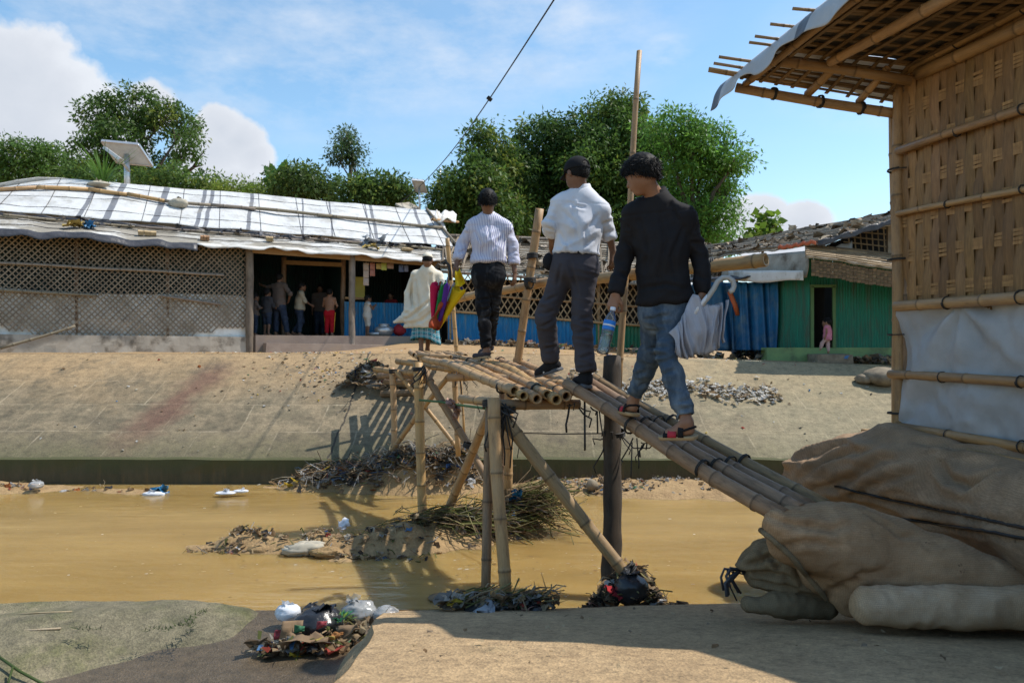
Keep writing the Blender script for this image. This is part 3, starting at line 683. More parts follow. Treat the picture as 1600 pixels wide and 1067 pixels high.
                                                                   # loose ends of strip and string that hang from the joints
for (x, y, Y, L, n) in ((790, 640, 5.3, .42, 14), (783, 632, 5.3, .25, 10), (662, 575, 7.5, .2, 8), (898, 632, 5.35, .2, 5), (716, 580, 8.5, .22, 9), (1000, 690, 5.0, .16, 6), (960, 682, 5.6, .2, 9), (930, 640, 5.3, .15, 4)):
    b = MB()
    for k in range(n):
        p = P(x, y, Y)+NR.normal(size=3)*A(.03, .02, .02); l = L*random.uniform(.5, 1.1); q = NR.normal(size=3)*.06
        b.tube([p, p+A(0, 0, -l*.4)+q*.5, p+A(0, 0, -l*.75)+q*1.2, p+A(0, 0, -l)+q], random.uniform(.003, .008), 4)
    b.build('loose_string', M['rubber'], FB, smooth=True)
b = MB(); b.tube([P(806, 676, 6.9), P(870, 678, 6.4), P(946, 677, 5.66)], .005, 5); b.tube([P(966, 676, 5.66), P(990, 700, 5.5), P(1015, 700, 5.3), P(1040, 672, 5.0)], .005, 5); b.build('tie_wire', M['wire'], FB, smooth=True)

# ================================================================== HUT ON THE RIGHT
dw = A(-.146, .989, 0); nw = A(-.989, -.146, 0)
H0 = P(1404, 543, 5.2)
HUT = root('bamboo_hut', (3.2, 4.4, -1.5), 'woven bamboo hut with pale sheet skirt and wide open eave beside the footbridge', 'hut')
def HW(s, out, z): return H0-dw*s+nw*out+A(0, 0, z)                # s along the wall towards the camera, out of the wall, height
def woven(L, z0, z1, sw=.074, bh=.50):
    b = MB(); n = int(L/sw); rows = int((z1-z0)/(bh/2))+2
    for i in range(n):
        s0 = i*sw; w = sw*random.uniform(1.06, 1.15); tint = random.uniform(.58, 1.15)*A(1, random.uniform(.95, 1.03), random.uniform(.9, 1.08)); drift = random.uniform(-.010, .010)
        nz = rows*4; vs = []; fs = []; cs = []; uvs = []
        for j in range(nz+1):
            z = lerp(z0, z1, j/nz); ph = (z-z0)/(bh/2)*math.pi+(math.pi if i % 2 else 0)
            o = .0065*math.sin(ph)+.0012*(i % 3); ds = drift*math.sin(j*.35+i)+.002*random.uniform(-1, 1)
            for e, oo in ((-.5, 0), (-.2, .0025), (.2, .0025), (.5, 0)):
                vs.append(HW(s0+w*e+ds, o+oo, z)); cs.append(tint*random.uniform(.93, 1.07)*(.8 if abs(e) > .4 else 1)*(1-.35*max(0, float(vnoise(A(i*.35, z*1.4, 0), 7))))); uvs.append((e, z))
        for j in range(nz):
            for e in range(3):
                a = j*4+e; fs.append((a, a+4, a+5, a+1))
        b.add(vs, fs, uvs, cs)
    for j in range(rows):
        zc = z0+(j+.5)*bh/2
        for t in range(4):
            zz = zc+(t-1.5)*.020+random.uniform(-.003, .003); tint = random.uniform(.85, 1.25)*A(1, .98, .92)
            if zz > z1 or zz < z0: continue
            vs = []; fs = []; cs = []
            m = n*2
            for i in range(m+1):
                s = i*sw/2-sw/2; o = -.0065*math.sin((zc-z0)/(bh/2)*math.pi+0)*math.cos(math.pi*i/2)
                zq = zz+.006*math.sin(i*.3+j*2+t)
                for e in (-.0095, .0095): vs.append(HW(s, o+.002, zq+e)); cs.append(tint*random.uniform(.92, 1.08))
            fs = [(2*i, 2*i+2, 2*i+3, 2*i+1) for i in range(m)]
            b.add(vs, fs, None, cs)
    return b
woven(2.9, .26, 1.92).build('woven_panel', M['weave'], HUT, solid=.003)
b = MB(); b.grid(1, 1, lambda i, j: HW(lerp(-.03, 2.9, i), -.022, lerp(-.62, 1.9, j))); b.build('inner_lining', M['lining'], HUT)
b = MB()
def sk(i, j):
    s = i*2.95; z = lerp(-.575, .30, j)
    o = .012+.045*math.sin(8*math.atan2(z-.29, s-.6)+math.sin(s*3))*math.exp(-2.2*math.hypot(z-.29, s-.6))*(z < .28)*min(1, math.hypot(z-.29, s-.6)*6)+.025*math.sin(7*math.atan2(z+.57, s-.04))*math.exp(-2.6*math.hypot(z+.57, s-.04))+.030*float(fbm(A(s*4, z*3, 0), 31))+.010*(1-2*abs(float(vnoise(A(s*9+z*4, z*7-s*2, 0), 32))))+.035*max(0, math.sin(s*5.2+z*2))*(1-abs(j-.5))*.8+.014*math.sin(s*11+math.sin(z*9)*.8)*(.3+.7*abs(math.sin(j*math.pi)))
    return HW(s, o, z+.008*math.sin(s*9))
b.grid(110, 44, sk); b.build('sheet_skirt', M['tarp_skirt'], HUT, smooth=True, solid=.002)
for (z0, z1, r, o) in ((1.915, 1.87, .036, .03), (1.37, 1.255, .027, .045), (.93, .80, .020, .045), (.285, .272, .036, .055), (-.19, -.19, .030, .055), (-.555, -.545, .030, .05)):
    pole('wall_rail', HW(.055 if abs(z0+.19) > .05 else -.01, o, z0), HW(2.95, o, z1), r, r*1.05, 'bamboo_hut', HUT, node=.5, seg=12)
    for s in (.52+random.uniform(-.1, .1), 1.1): lash(HW(s, o, lerp(z0, z1, s/2.95)), dw, r+.003, 1.3, .0045, par=HUT)
pole('corner_post', HW(.03, .02, -.75), HW(.0, .0, 1.95), .045, .04, 'bamboo_hut', HUT, node=.42, seg=12); pole('corner_post', HW(-.045, -.03, -.78), HW(-.07, -.02, 1.7), .036, .034, 'bamboo_hut', HUT, node=.4)
pole('corner_post', HW(.075, -.02, -.7), HW(.06, -.04, 1.9), .035, .035, 'bamboo_brown', HUT)
for z in (1.25, .62, .09, -.46): lash(HW(.012, -.0, z), (0, 0, 1), .078, 1.6, .004, par=HUT)
# far end and back of the hut, closed in plain sheets
ex = -nw
b = MB(); b.grid(20, 8, lambda i, j: H0+ex*(i*2.3+.06)+dw*(.03+.02*math.sin(i*30))+A(0, 0, lerp(-.65, 1.75-i*.45, j))); b.build('end_wall', M['tarp_dull'], HUT, smooth=True, solid=.01)
b = MB(); b.grid(8, 8, lambda i, j: H0+ex*2.36-dw*(i*2.9)+A(0, 0, lerp(-.65, 1.4, j))); b.build('back_wall', M['tarp_dull'], HUT, solid=.01)
# the roof: one tilted plane, high along the canal
RX = [(0, A(1.70, 5.58, 2.03), A(2.71, 5.27, 1.73)), (.36, A(1.78, 5.05, 2.03), A(2.74, 4.98, 1.885)), (1, A(1.95, 3.98, 2.02), A(2.9, 3.66, 1.84))]
RO0, RO1 = RX[0][1], RX[2][1]
def RF(a, c):
    k = 0 if c < .36 else 1; t = (c-RX[k][0])/(RX[k+1][0]-RX[k][0]); o = lerp(RX[k][1], RX[k+1][1], t); w = lerp(RX[k][2], RX[k+1][2], t)
    return o+(w-o)*a/.3
rn = A(.15, .05, 1); rn = nrm(rn)
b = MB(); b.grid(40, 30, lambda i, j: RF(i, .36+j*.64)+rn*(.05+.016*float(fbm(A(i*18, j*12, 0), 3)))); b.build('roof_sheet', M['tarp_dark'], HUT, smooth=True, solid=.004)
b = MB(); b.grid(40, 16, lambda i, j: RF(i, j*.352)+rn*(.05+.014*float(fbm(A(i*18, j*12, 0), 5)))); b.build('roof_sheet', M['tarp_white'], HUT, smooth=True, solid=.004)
b = MB()
for k in range(15):                                                # split-bamboo lattice under the sheet; the ends stick out past the eave
    c = .015+k*.068; dr = random.uniform(-.015, .015); st = -.004
    for dd in ((0, .02) if random.random() < .6 else (0,)): b.bar(RF(st, min(1, c+dd))+rn*.026, RF(.62, min(1, max(0, c+dr+dd)))+rn*.026, .026, .008, rn, A(1, 1, 1)*random.uniform(.6, 1.2))
for k in range(17):
    a = .012+k*.034+random.uniform(-.004, .004)
    tn = A(1, 1, 1)*random.uniform(.55, 1.15); b.bar(RF(a, 0)+rn*.010, RF(a, .36)+rn*.010, .024, .009, rn, tn); b.bar(RF(a, .36)+rn*.010, RF(a+random.uniform(-.008, .008), 1.0)+rn*.010, .024, .009, rn, tn)
b.build('roof_lattice', M['split'], HUT)
for (x0, y0, Y0, x1, y1, Y1, r) in ((1150, 137, 5.6, 1397, 178, 5.24, .036), (1222, 96, 5.15, 1424, 128, 4.95, .034)):
    pole('roof_beam', P(x0, y0, Y0), P(x1, y1, Y1), r, r, 'bamboo_hut', HUT, node=.4, seg=12)
for a in (.30, .12): pole('rafter', RF(a, .37)-rn*.04, RF(a+.02, 1.0)-rn*.05, .042 if a > .2 else .03, .04, 'bamboo_hut', HUT, node=.4)
pole('rafter', RF(.02, .0)-rn*.015, RF(.02, 1.0)-rn*.015, .026, .026, 'bamboo_hut', HUT); pole('rafter', RF(.14, .01)-rn*.02, RF(.14, .36)-rn*.02, .03, .03, 'bamboo_hut', HUT); pole('rafter', RF(.24, .01)-rn*.02, RF(.24, .36)-rn*.02, .026, .026, 'bamboo_hut', HUT)
for c in (.004, .03, .10, .19): pole('lattice_stick', RF(-.055-random.uniform(0, .02), c)+rn*.03, RF(.15, c)+rn*.03, .011, .011, 'bamboo_hut', HUT, hollow=(0, 0), node=.2)
for c in (.36, .42, .54, .68): pole('lattice_stick', RF(-.04-random.uniform(0, .012), c)+rn*.045, RF(.1, c)+rn*.04, .010, .010, 'bamboo_hut', HUT, hollow=(0, 0), node=.2)
def fringe(i, j):
    c = lerp(-.18, 1.0, i); p = (RF(0, c) if c >= 0 else RO0+(RO0-RO1)*-c)+rn*.06; d = .165+.03*math.sin(i*17)+.02*float(vnoise(A(i*9, 0, 0), 3))+.10*max(0, .12-i)
    return p+A(-.03, 0, 0)*math.sin(min(j, .5)*math.pi)+A(-.05*j+.012*math.sin(i*40)*j, 0, -d*j-.12*max(0, .07-i)*8*j*.3)
n = NT('eave_sheet'); uvn = n.coord('UV'); sx = n.node('ShaderNodeSeparateXYZ'); n.link(uvn, sx.inputs[0])
c = n.ramp(sx.outputs[0], [(0, (.10, .11, .13)), (.062, (.42, .44, .46)), (.66, (.10, .11, .13)), (.735, (.42, .44, .46))], 'CONSTANT'); n.base(n.mix(.35, c, n.ramp(n.noise(n.coord('Object'), 6, 6), [(.3, .6), (.7, 1)]), 'MULTIPLY')); n.bump(n.noise(n.coord('Object'), 12, 5), .4, .02); n.set(Roughness=.5)
b = MB(); b.grid(90, 10, fringe); b.build('eave_sheet', n.m, HUT, smooth=True, solid=.003)
for s in (.25, .55, .8): lash(lerp(P(1150, 137, 5.6), P(1397, 178, 5.24), s), ex, .042, 2.5, .006, par=HUT)
# earth terrace under the hut
b = MB(); b.prism([HW(-.25, .12, -.60), HW(3.6, .12, -.62), HW(3.6, -5, -.62), HW(-.25, -5, -.60)], [HW(-.35, .30, -2.0), HW(3.6, .30, -2.0), HW(3.6, -5, -2.0), HW(-.35, -5, -2.0)])
tag(b.build('terrace_ground', M['dirt']), kind='structure')

# ================================================================== SANDBAGS
on_bag = ray_pts
def sdf_bag(name, lo, hi, h, prims, folds, m, label, cat='sandbag', group=None, creases=()):
    S = SDF(lo, hi, h)
    for p in prims: S.cone(*p[:4], k=p[4] if len(p) > 4 else .08, flat=p[5] if len(p) > 5 else None)
    V, Fc = S.mesh(); N = vnormals(V, Fc); d = 0
    for fo in folds:
        if fo[0] == 'ax':                                          # creases that run along the bag and gather at its tied end
            _, amp, o0, ax, fp, fa, sd, dec = fo; ax = nrm(ax); q = V-o0; t = q@ax; pr = q-t[:, None]*ax; wd = .35*vnoise(V*3, sd+7)
            d = d+amp*(1-2*np.abs(np.clip(vnoise(pr*fp+np.outer(t, ax)*fa+wd[:, None], sd), -1, 1)))*np.exp(-np.clip(t, 0, 9)/dec); continue
        amp, sc, rid, sd = fo
        q = vnoise(V*np.asarray(sc), sd); q2 = fbm(V*np.asarray(sc)*.5, sd+3, 2)
        d = d+amp*((1-2*np.abs(np.clip(q+q2*.5, -1, 1))) if rid else q)
    V = V+N*np.asarray(d)[:, None]
    if creases: V = crease(V, N, Fc, creases)
    o = mesh_obj(name, V, Fc, M[m], smooth=True); tag(o, label, cat, group)
    return o, V, Fc
c0 = P(1262, 742, 5.62); c1 = P(1410, 735, 5.05); c2 = P(1600, 800, 4.2); c3 = HW(2.6, .3, -.92)
BAG1, V1, F1 = sdf_bag('sandbag', (1.6, 2.2, -1.7), (4.2, 6.2, -.35), .017, [
    (c0, c1, .15, .28, .1), (c1, c2, .30, .33, .1), (c2, c3, .33, .36, .1), (c1+A(.15, 0, -.25), c2+A(.1, .1, -.32), .30, .36, .1), (c0+A(.05, 0, .07), c1+A(.05, .1, .12), .09, .16, .06), (c0+A(.03, -.03, -.08), c1+A(0, -.05, -.1), .12, .24, .05)],
    [('ax', .045, c0+A(-.1, .1, .05), c2-c0, 10, 1.0, 3, .75), ('ax', .022, c0, c2-c0, 5.5, .9, 6, 9), (.004, (8, 8, 15), True, 5), (.028, (1.6, 1.6, 2.5), False, 8), (.002, (22, 22, 30), True, 9)], 'jute_grey', 'huge grey jute sandbag roped along the foot of the hut wall', creases=[([(1246, 748), (1285, 722), (1330, 706), (1395, 694)], .035, .05), ([(1252, 724), (1300, 700), (1350, 690)], .03, .04), ([(1262, 770), (1320, 752), (1365, 722), (1420, 706)], .045, .06), ([(1335, 772), (1390, 748), (1440, 730)], .03, .05), ([(1470, 728), (1484, 748), (1512, 762), (1540, 742), (1585, 728)], .045, .05), ([(1300, 762), (1400, 785), (1500, 806), (1640, 834)], .035, .045), ([(1388, 808), (1470, 820), (1640, 852)], .03, .04), ([(1430, 690), (1500, 700), (1600, 712)], .03, .06)])
bv = BVHTree.FromPolygons([tuple(q) for q in V1], [tuple(int(i) for i in q) for q in F1])
for pts in ([(1306, 760), (1400, 781), (1500, 802), (1598, 824), (1680, 842)], [(1392, 806), (1470, 818), (1540, 828), (1598, 840), (1690, 858)]):
    xs = np.linspace(pts[0][0], pts[-1][0], 30); ys = np.interp(xs, [q[0] for q in pts], [q[1] for q in pts])
    b = MB(); b.tube(on_bag(bv, list(zip(xs, ys))), .009, 6); b.build('rope', M['wire'], BAG1, smooth=True)
gl = padz(1.6, 4.0)
BAG2, V2, F2 = sdf_bag('sandbag', (1.15, 3.1, -1.75), (3.6, 4.8, -.6), .014, [
    (P(1238, 838, 3.92), P(1330, 852, 4.0), .135, .21, .10), (P(1216, 817, 3.86), P(1312, 808, 4.10), .075, .080, .08), (P(1300, 822, 4.0), P(1400, 850, 4.0), .11, .13, .10), (P(1330, 850, 4.1), P(1460, 898, 3.95), .21, .19, .08), (P(1460, 898, 3.95), P(1640, 948, 3.75), .19, .13, .08),
    (P(1290, 880, 4.1), P(1420, 925, 3.95), .16, .17, .06), (P(1330, 930, 4.0), P(1500, 950, 3.9), .10, .12, .05), (P(1215, 822, 4.15), P(1330, 815, 4.2), .09, .11, .05)],
    [(.010, (2.2, 2.2, 5), True, 13), (.005, (9, 9, 15), True, 15), (.018, (2, 2, 2.5), False, 18), (.0025, (26, 26, 30), True, 19)], 'jute', 'large brown jute sandbag slumped over the near ends of the ramp poles', creases=[([(1196, 806), (1240, 822), (1300, 826), (1352, 812)], .022, .04), ([(1214, 856), (1260, 846), (1330, 858)], .014, .04), ([(1290, 930), (1340, 900), (1400, 890)], .020, .05), ([(1350, 800), (1410, 838), (1440, 836)], .016, .035), ([(1330, 950), (1380, 925), (1450, 920)], .016, .04)])
# the hem of the brown bag, a rolled edge from its top corner to the ground
bv2 = BVHTree.FromPolygons([tuple(q) for q in V2], [tuple(int(i) for i in q) for q in F2])
hp_ = on_bag(bv2, [(x, y) for x, y in zip(np.interp(np.linspace(0, 1, 26), [0, .15, .45, .8, 1], [1190, 1204, 1236, 1282, 1312]), np.interp(np.linspace(0, 1, 26), [0, .15, .45, .8, 1], [828, 838, 868, 922, 958]))], .004)
if len(hp_) > 4:
    b = MB(); b.tube(hp_, .017, 8); b.build('hem', M['jute_green'], BAG2, smooth=True)
BAG3, V3, F3 = sdf_bag('sandbag', (1.1, 3.6, -1.8), (2.2, 4.8, -.9), .011, [
    (P(1178, 880, 4.28), P(1250, 884, 4.22), .075, .13, .06), (P(1250, 884, 4.22), P(1330, 910, 4.2), .13, .16, .06), (P(1190, 855, 4.28), P(1270, 862, 4.22), .05, .10, .06), (P(1185, 898, 4.28), P(1260, 908, 4.22), .05, .10, .06)],
    [('ax', .040, P(1158, 888, 4.3), P(1330, 900, 4.2)-P(1158, 888, 4.3), 13, 1.2, 3, .22), (.014, (7, 7, 8), True, 23), (.006, (16, 16, 16), True, 25)], 'jute_green', 'crumpled dark mouldy sandbag squeezed under the brown one by the water', creases=[([(1160, 884), (1200, 872), (1240, 862)], .03, .03), ([(1160, 892), (1205, 895), (1250, 905)], .03, .03), ([(1190, 862), (1215, 880), (1235, 915)], .028, .03), ([(1222, 858), (1245, 885), (1258, 925)], .028, .03), ([(1180, 905), (1220, 915), (1260, 925)], .025, .03)])
b = MB()
for k in range(7):
    p = P(1160+k*1.5, 886+k*2, 4.28); q = NR.normal(size=3)*.02
    b.tube([p, P(1140, 892, 4.27)+q, P(1129+k*2, 902+k, 4.26)+q, P(1128+k*5, 915+k*4, 4.25)+q*1.5], .011-.001*k, 5)
b.build('tied_corner', M['tarp_black'], BAG3, smooth=True)
BAG4, V4, F4 = sdf_bag('sandbag', (1.0, 3.6, -1.85), (2.1, 4.6, -1.3), .012, [
    (P(1172, 944, 4.18), P(1228, 945, 4.15), .045, .075, .04, ((0, 0, 1), 1.25)), (P(1215, 942, 4.15), P(1290, 950, 4.15), .07, .06, .04)],
    [(.010, (8, 8, 9), True, 33), (.005, (20, 20, 20), True, 35)], 'jute_green', 'small flattened sandbag on the concrete below the mouldy one')
BAG5, V5, F5 = sdf_bag('sandbag_roll', (1.4, 2.9, -1.7), (4.2, 4.1, -1.1), .014, [
    (P(1358, 946, 3.72), P(1480, 950, 3.68), .088, .095, .05), (P(1480, 950, 3.68), P(1720, 948, 3.6), .095, .09, .05)],
    [(.012, (7, 7, 7), True, 43), (.006, (16, 16, 16), True, 45)], 'roll', 'long pale sausage-shaped sandbag lying in front of the brown one', 'sandbag')
# ================================================================== MUD, RUBBISH, LITTER
def mound(name, gs, m, x0, x1, y0, y1, rough=.06, seed=1, kind='structure', res=.045, base=WZ-.05):
    nx, ny = int((x1-x0)/res), int((y1-y0)/res)
    xs = np.linspace(x0, x1, nx+1); ys = np.linspace(y0, y1, ny+1); X, Y = np.meshgrid(xs, ys); Z = np.zeros_like(X)
    for (cx, cy, rx, ry, h) in gs:
        e = np.exp(-((X-cx)/rx)**2-((Y-cy)/ry)**2); Z = np.maximum(Z, h*e)+.35*np.minimum(Z, h*e)
    pp = np.stack([X, Y, X*0], -1); Z = Z+(fbm(pp*4, seed, 4)*rough)*np.clip(Z/.06, 0, 1)+base
    Z = np.where((X <= x0+1e-6) | (X >= x1-1e-6) | (Y <= y0+1e-6), base-.15, Z)
    v = np.stack([X, Y, Z], -1).reshape(-1, 3); n = nx+1
    b = MB(); b.add(v, [(j*n+i, j*n+i+1, (j+1)*n+i+1, (j+1)*n+i) for j in range(ny) for i in range(nx)])
    o = b.build(name, M[m], smooth=True)
    if kind: o['kind'] = kind
    def hz(x, y):
        fi = min(max((x-x0)/(x1-x0)*nx, 0), nx-1e-6); fj = min(max((y-y0)/(y1-y0)*ny, 0), ny-1e-6); i, j = int(fi), int(fj)
        return float(Z[j, i])
    return hz
BROWN = [(.24, .16, .09), (.30, .21, .125), (.16, .11, .07), (.38, .28, .17), (.12, .09, .06), (.33, .26, .19), (.42, .33, .21)]
GREYS = [(.36, .35, .33), (.48, .48, .48), (.26, .25, .24), (.05, .05, .05), (.14, .135, .13), (.40, .38, .34)]
BRIGHT = [(.70, .70, .70), (.62, .55, .42), (.10, .22, .42), (.42, .08, .06), (.55, .40, .05), (.10, .26, .14), (.50, .30, .25), (.04, .10, .28), (.35, .12, .04)]
GREEN = [(.16, .17, .06), (.24, .22, .09), (.11, .13, .04), (.30, .27, .13)]
def pick(*w):
    k = random.choices(range(len(w)), [q[1] for q in w])[0]; return A(*random.choice(w[k][0]))*random.uniform(.8, 1.15)
def debris(name, label, hz, pts, nscrap, nstick, ssz=.09, slen=.35, pal=((BROWN, 6), (GREYS, 3), (BRIGHT, 1)), lift=.02, xdir=None, cat='rubbish', kind='stuff', stick_pal=None):
    b = MB()
    for k in range(nscrap):
        (cx, cy, rx, ry) = random.choice(pts); x = random.gauss(cx, rx*.5); y = random.gauss(cy, ry*.5)
        b.scrap((x, y, hz(x, y)+random.uniform(0, lift)), ssz*random.uniform(.35, 1.25), pick(*pal), random.uniform(.2, .9), 3)
    for k in range(nstick):
        (cx, cy, rx, ry) = random.choice(pts); x = random.gauss(cx, rx*.5); y = random.gauss(cy, ry*.5); z = hz(x, y)+random.uniform(0, lift*1.5)
        a = random.uniform(0, 6.3) if xdir is None else random.gauss(xdir, .35); L = slen*random.uniform(.25, 1.0); d = A(math.cos(a), math.sin(a), random.gauss(-.02, .16)); d2 = nrm(d+NR.normal(size=3)*.5+A(0, 0, -.15))
        p = A(x, y, z); c = pick(*(stick_pal or ((BROWN, 5), (GREEN, 3), (GREYS, 1))))
        mid = p+d*L*.5+A(0, 0, random.uniform(0, .05)); end = mid+d2*L*.5; end[2] = max(end[2], hz(end[0], end[1])-.02)
        if random.random() < .5: b.tube([p, mid, end], random.uniform(.002, .006), 4, True, c)
        else:
            w = A(-d[1], d[0], random.uniform(-.4, .4))*random.uniform(.003, .010)
            b.add([p-w, p+w, mid+w*1.3, mid-w*1.3, end+w*.3, end-w*.3], [(0, 1, 2, 3), (3, 2, 4, 5)], None, c)
    o = b.build(name, M['scraps']); return tag(o, label, cat, None, kind)
hz1 = mound('mud_bar', [(-2.45, 6.72, .42, .17, .17), (-2.05, 6.66, .4, .15, .12), (-1.7, 6.62, .35, .17, .14), (-1.25, 6.62, .45, .24, .17), (-.95, 6.8, .4, .26, .18), (-.65, 6.98, .45, .3, .20), (-.05, 7.25, .32, .22, .30), (.12, 7.3, .16, .14, .16), (-1.2, 6.3, .5, .1, .05)], 'mud', -3.1, .8, 5.9, 7.9, .07, 3)
debris('reed_debris', 'tangle of reeds, sticks and scraps caught on the mud island round the bridge posts', lambda x, y: hz1(x, y)+.01, [(-.75, 7.0, .5, .22), (-.3, 7.1, .5, .22), (-.02, 7.22, .3, .2), (.1, 7.25, .16, .14)], 420, 1000, .07, .6, ((BROWN, 7), (GREYS, 2), (BRIGHT, .5)), .09, .12, stick_pal=((BROWN, 4), (GREEN, 6), (GREYS, .6)))
debris('leaf_litter', 'brown leaves and scraps lying along the low mud island', hz1, [(-2.4, 6.7, .32, .12), (-1.8, 6.6, .3, .14), (-1.2, 6.6, .5, .2), (-1.1, 6.35, .5, .1), (-2.6, 6.55, .3, .08)], 320, 120, .06, .16, ((BROWN, 8), (GREYS, 2), (BRIGHT, .6)), .03)
hz2 = mound('mud_bank', [(-1.25, 9.5, .5, .28, .50), (-.7, 9.55, .4, .28, .40), (-1.75, 9.55, .4, .28, .30), (-2.4, 9.6, .5, .24, .22), (-3.0, 9.7, .5, .2, .06)], 'mud', -3.9, .1, 8.9, BB, .08, 5)
debris('rubbish_pile', 'heap of sticks, rags and plastic caught at the foot of the far bank under the bridge', hz2, [(-1.25, 9.45, .5, .2), (-.75, 9.5, .45, .2), (-1.8, 9.5, .4, .2), (-2.35, 9.55, .5, .18)], 900, 900, .10, .40, ((BROWN, 5), (GREYS, 5), (BRIGHT, 1)), .10, None, stick_pal=((BROWN, 6), (GREYS, 4), (BRIGHT, .5)))
hz3 = mound('mud_bank', [(1.0, 9.5, .9, .45, .14), (2.0, 9.4, .9, .5, .17), (3.1, 9.3, 1.0, .5, .15), (4.2, 9.5, 1, .4, .12), (.4, 9.6, .5, .3, .12), (5.5, 9.6, 1.2, .3, .1)], 'mud', -.1, 8, 8.3, BB, .05, 7)
debris('gravel_litter', 'grey stones and litter spread over the mud strip right of the timber post', hz3, [(.8, 9.4, .7, .35), (1.5, 9.4, .7, .4), (1.2, 9.2, .6, .2), (2.8, 9.3, 1.2, .4)], 420, 30, .055, .2, ((BROWN, 4), (GREYS, 6), (BRIGHT, .7)), .02)
hz4 = mound('mud_bank', [(-7.0, 9.4, 1.1, .3, .16), (-5.0, 9.35, .5, .22, .07), (-8.6, 9.5, 1, .4, .2), (-4.7, 9.2, .35, .15, .05), (-6.0, 9.6, .6, .2, .07)], 'mud', -10, -4.0, 8.7, BB, .03, 9)
debris('gravel_litter', 'few scraps of plastic and leaf on the mud strip at the water edge on the left', hz4, [(-4.8, 9.25, .35, .14), (-6.3, 9.35, .25, .1), (-5.4, 9.4, .4, .1), (-7.5, 9.3, .5, .15)], 60, 8, .08, .2, ((BROWN, 3), (GREYS, 3), (BRIGHT, 2)), .02)
def float_z(x, y): return WZ+.004
def bagblob(name, p, r, m, label, cat, seed, flat=.75, stretch=(1, 1, 1), crump=.18, knot=True):
    u = 28; v = 18; b = MB(); p = np.asarray(p, float)
    def fn(i, j):
        a = i*2*math.pi; e = (j-.5)*math.pi; q = A(math.cos(a)*math.cos(e), math.sin(a)*math.cos(e), math.sin(e)*flat)*A(*stretch)
        k = A(math.cos(a)*math.cos(e), math.sin(a)*math.cos(e), math.sin(e))
        d = 1-crump*abs(float(vnoise(k*2.6, seed)))-crump*.6*abs(float(vnoise(k*6, seed+1)))+crump*.5*float(vnoise(k*1.3, seed+2))
        return p+q*r*d
    b.grid(u, v, fn)
    if knot:
        for k in range(2): b.scrap(p+A(random.uniform(-.4, .4)*r, 0, r*flat*.9), r*.7, (1, 1, 1), .1, 4)
    return tag(b.build(name, M[m], smooth=True), label, cat)
bagblob('plastic_bag', P(449, 957, 4.72), .078, 'plastic_white', 'white knotted plastic bag at the drain mouth', 'plastic bag', 4, .8, (1.15, .9, 1))
bagblob('plastic_bag', P(497, 972, 4.56), .155, 'plastic_black', 'shiny black rubbish bag in the heap beside the drain', 'rubbish bag', 7, .62, (1.15, .9, 1))
bagblob('plastic_bag', P(486, 954, 4.8), .06, 'plastic_black', 'small black bag poking up behind the larger black one', 'rubbish bag', 17, .9)
bagblob('plastic_bag', P(561, 957, 4.72), .115, 'clear_bag', 'cloudy clear plastic bag right of the black rubbish bags', 'plastic bag', 9, .75, (1.1, .9, 1), .22)
bagblob('plastic_bag', P(604, 960, 4.66), .085, 'clear_bag', 'crumpled clear bag nearest the cut green leaves', 'plastic bag', 12, .7, (1.1, .9, 1), .2, False)
bagblob('plastic_bag', P(240, 772, 9.1), .10, 'plastic_white', 'white and grey bag half sunk in the far mud strip', 'plastic bag', 31, .4, (1.5, .7, 1))
bagblob('plastic_bag', P(57, 757, 9.25), .09, 'clear_bag', 'clear plastic bag on the mud below the far kerb', 'plastic bag', 33, .6)
bagblob('plastic_bag', P(352, 770, 9.0), .10, 'plastic_white', 'flat white bag floating by the far kerb', 'plastic bag', 35, .25, (1.4, .6, 1))
bagblob('plastic_bag', P(376, 767, 9.05), .075, 'plastic_white', 'small white bag floating behind the flat one', 'plastic bag', 37, .3, (1.4, .6, 1))
rag('cloth_scrap', P(250, 762, 9.2), .16, 'tarp_blue', None, ('blue torn wrapper on the far mud strip', 'litter'), 3)
bagblob('plastic_sack', P(476, 858, 6.48), .17, 'rag_pale', 'pale torn sack half buried on the mud island', 'sack', 41, .45, (1.3, .6, 1), .34, False)
bagblob('plastic_sack', P(512, 863, 6.40), .13, 'mud', 'muddy folded sack beside the pale torn one', 'sack', 43, .45, (1.3, .6, 1), .34, False)
bagblob('plastic_sack', P(408, 858, 6.6), .12, 'mud', 'round mud-caked sack at the left part of the mud island', 'sack', 45, .5, (1.3, .8, 1), .15, False)
rag('cloth_scrap', P(541, 823, 7.0), .11, 'plastic_white', None, ('white plastic tatter sticking up from the mud island', 'litter'), 2, flat=.1)
rag('cloth_scrap', P(806, 782, 7.2), .16, 'tarp_blue', None, ('blue plastic tatter wrapped round the rear bridge post', 'litter'), 4, flat=.1)
rag('cloth_scrap', P(1372, 632, 11.7), .22, 'red_strap', None, ('pink cloth lying on the far bank slope', 'cloth'), 3, flat=.9)
flatz = lambda x, y: max(-1.805, padz(x, y)-.0 if x > padl(y) else -1.81)
debris('rubbish_pile', 'heap of torn packets, leaves and peel at the drain mouth below the black bags', lambda x, y: -1.79, [(-1.22, 4.33, .24, .07), (-1.08, 4.40, .2, .08), (-.98, 4.62, .12, .1), (-1.36, 4.33, .12, .07)], 130, 60, .10, .2, ((BROWN, 7), (GREYS, 1.5), (BRIGHT, 2), (GREEN, 1)), .06)
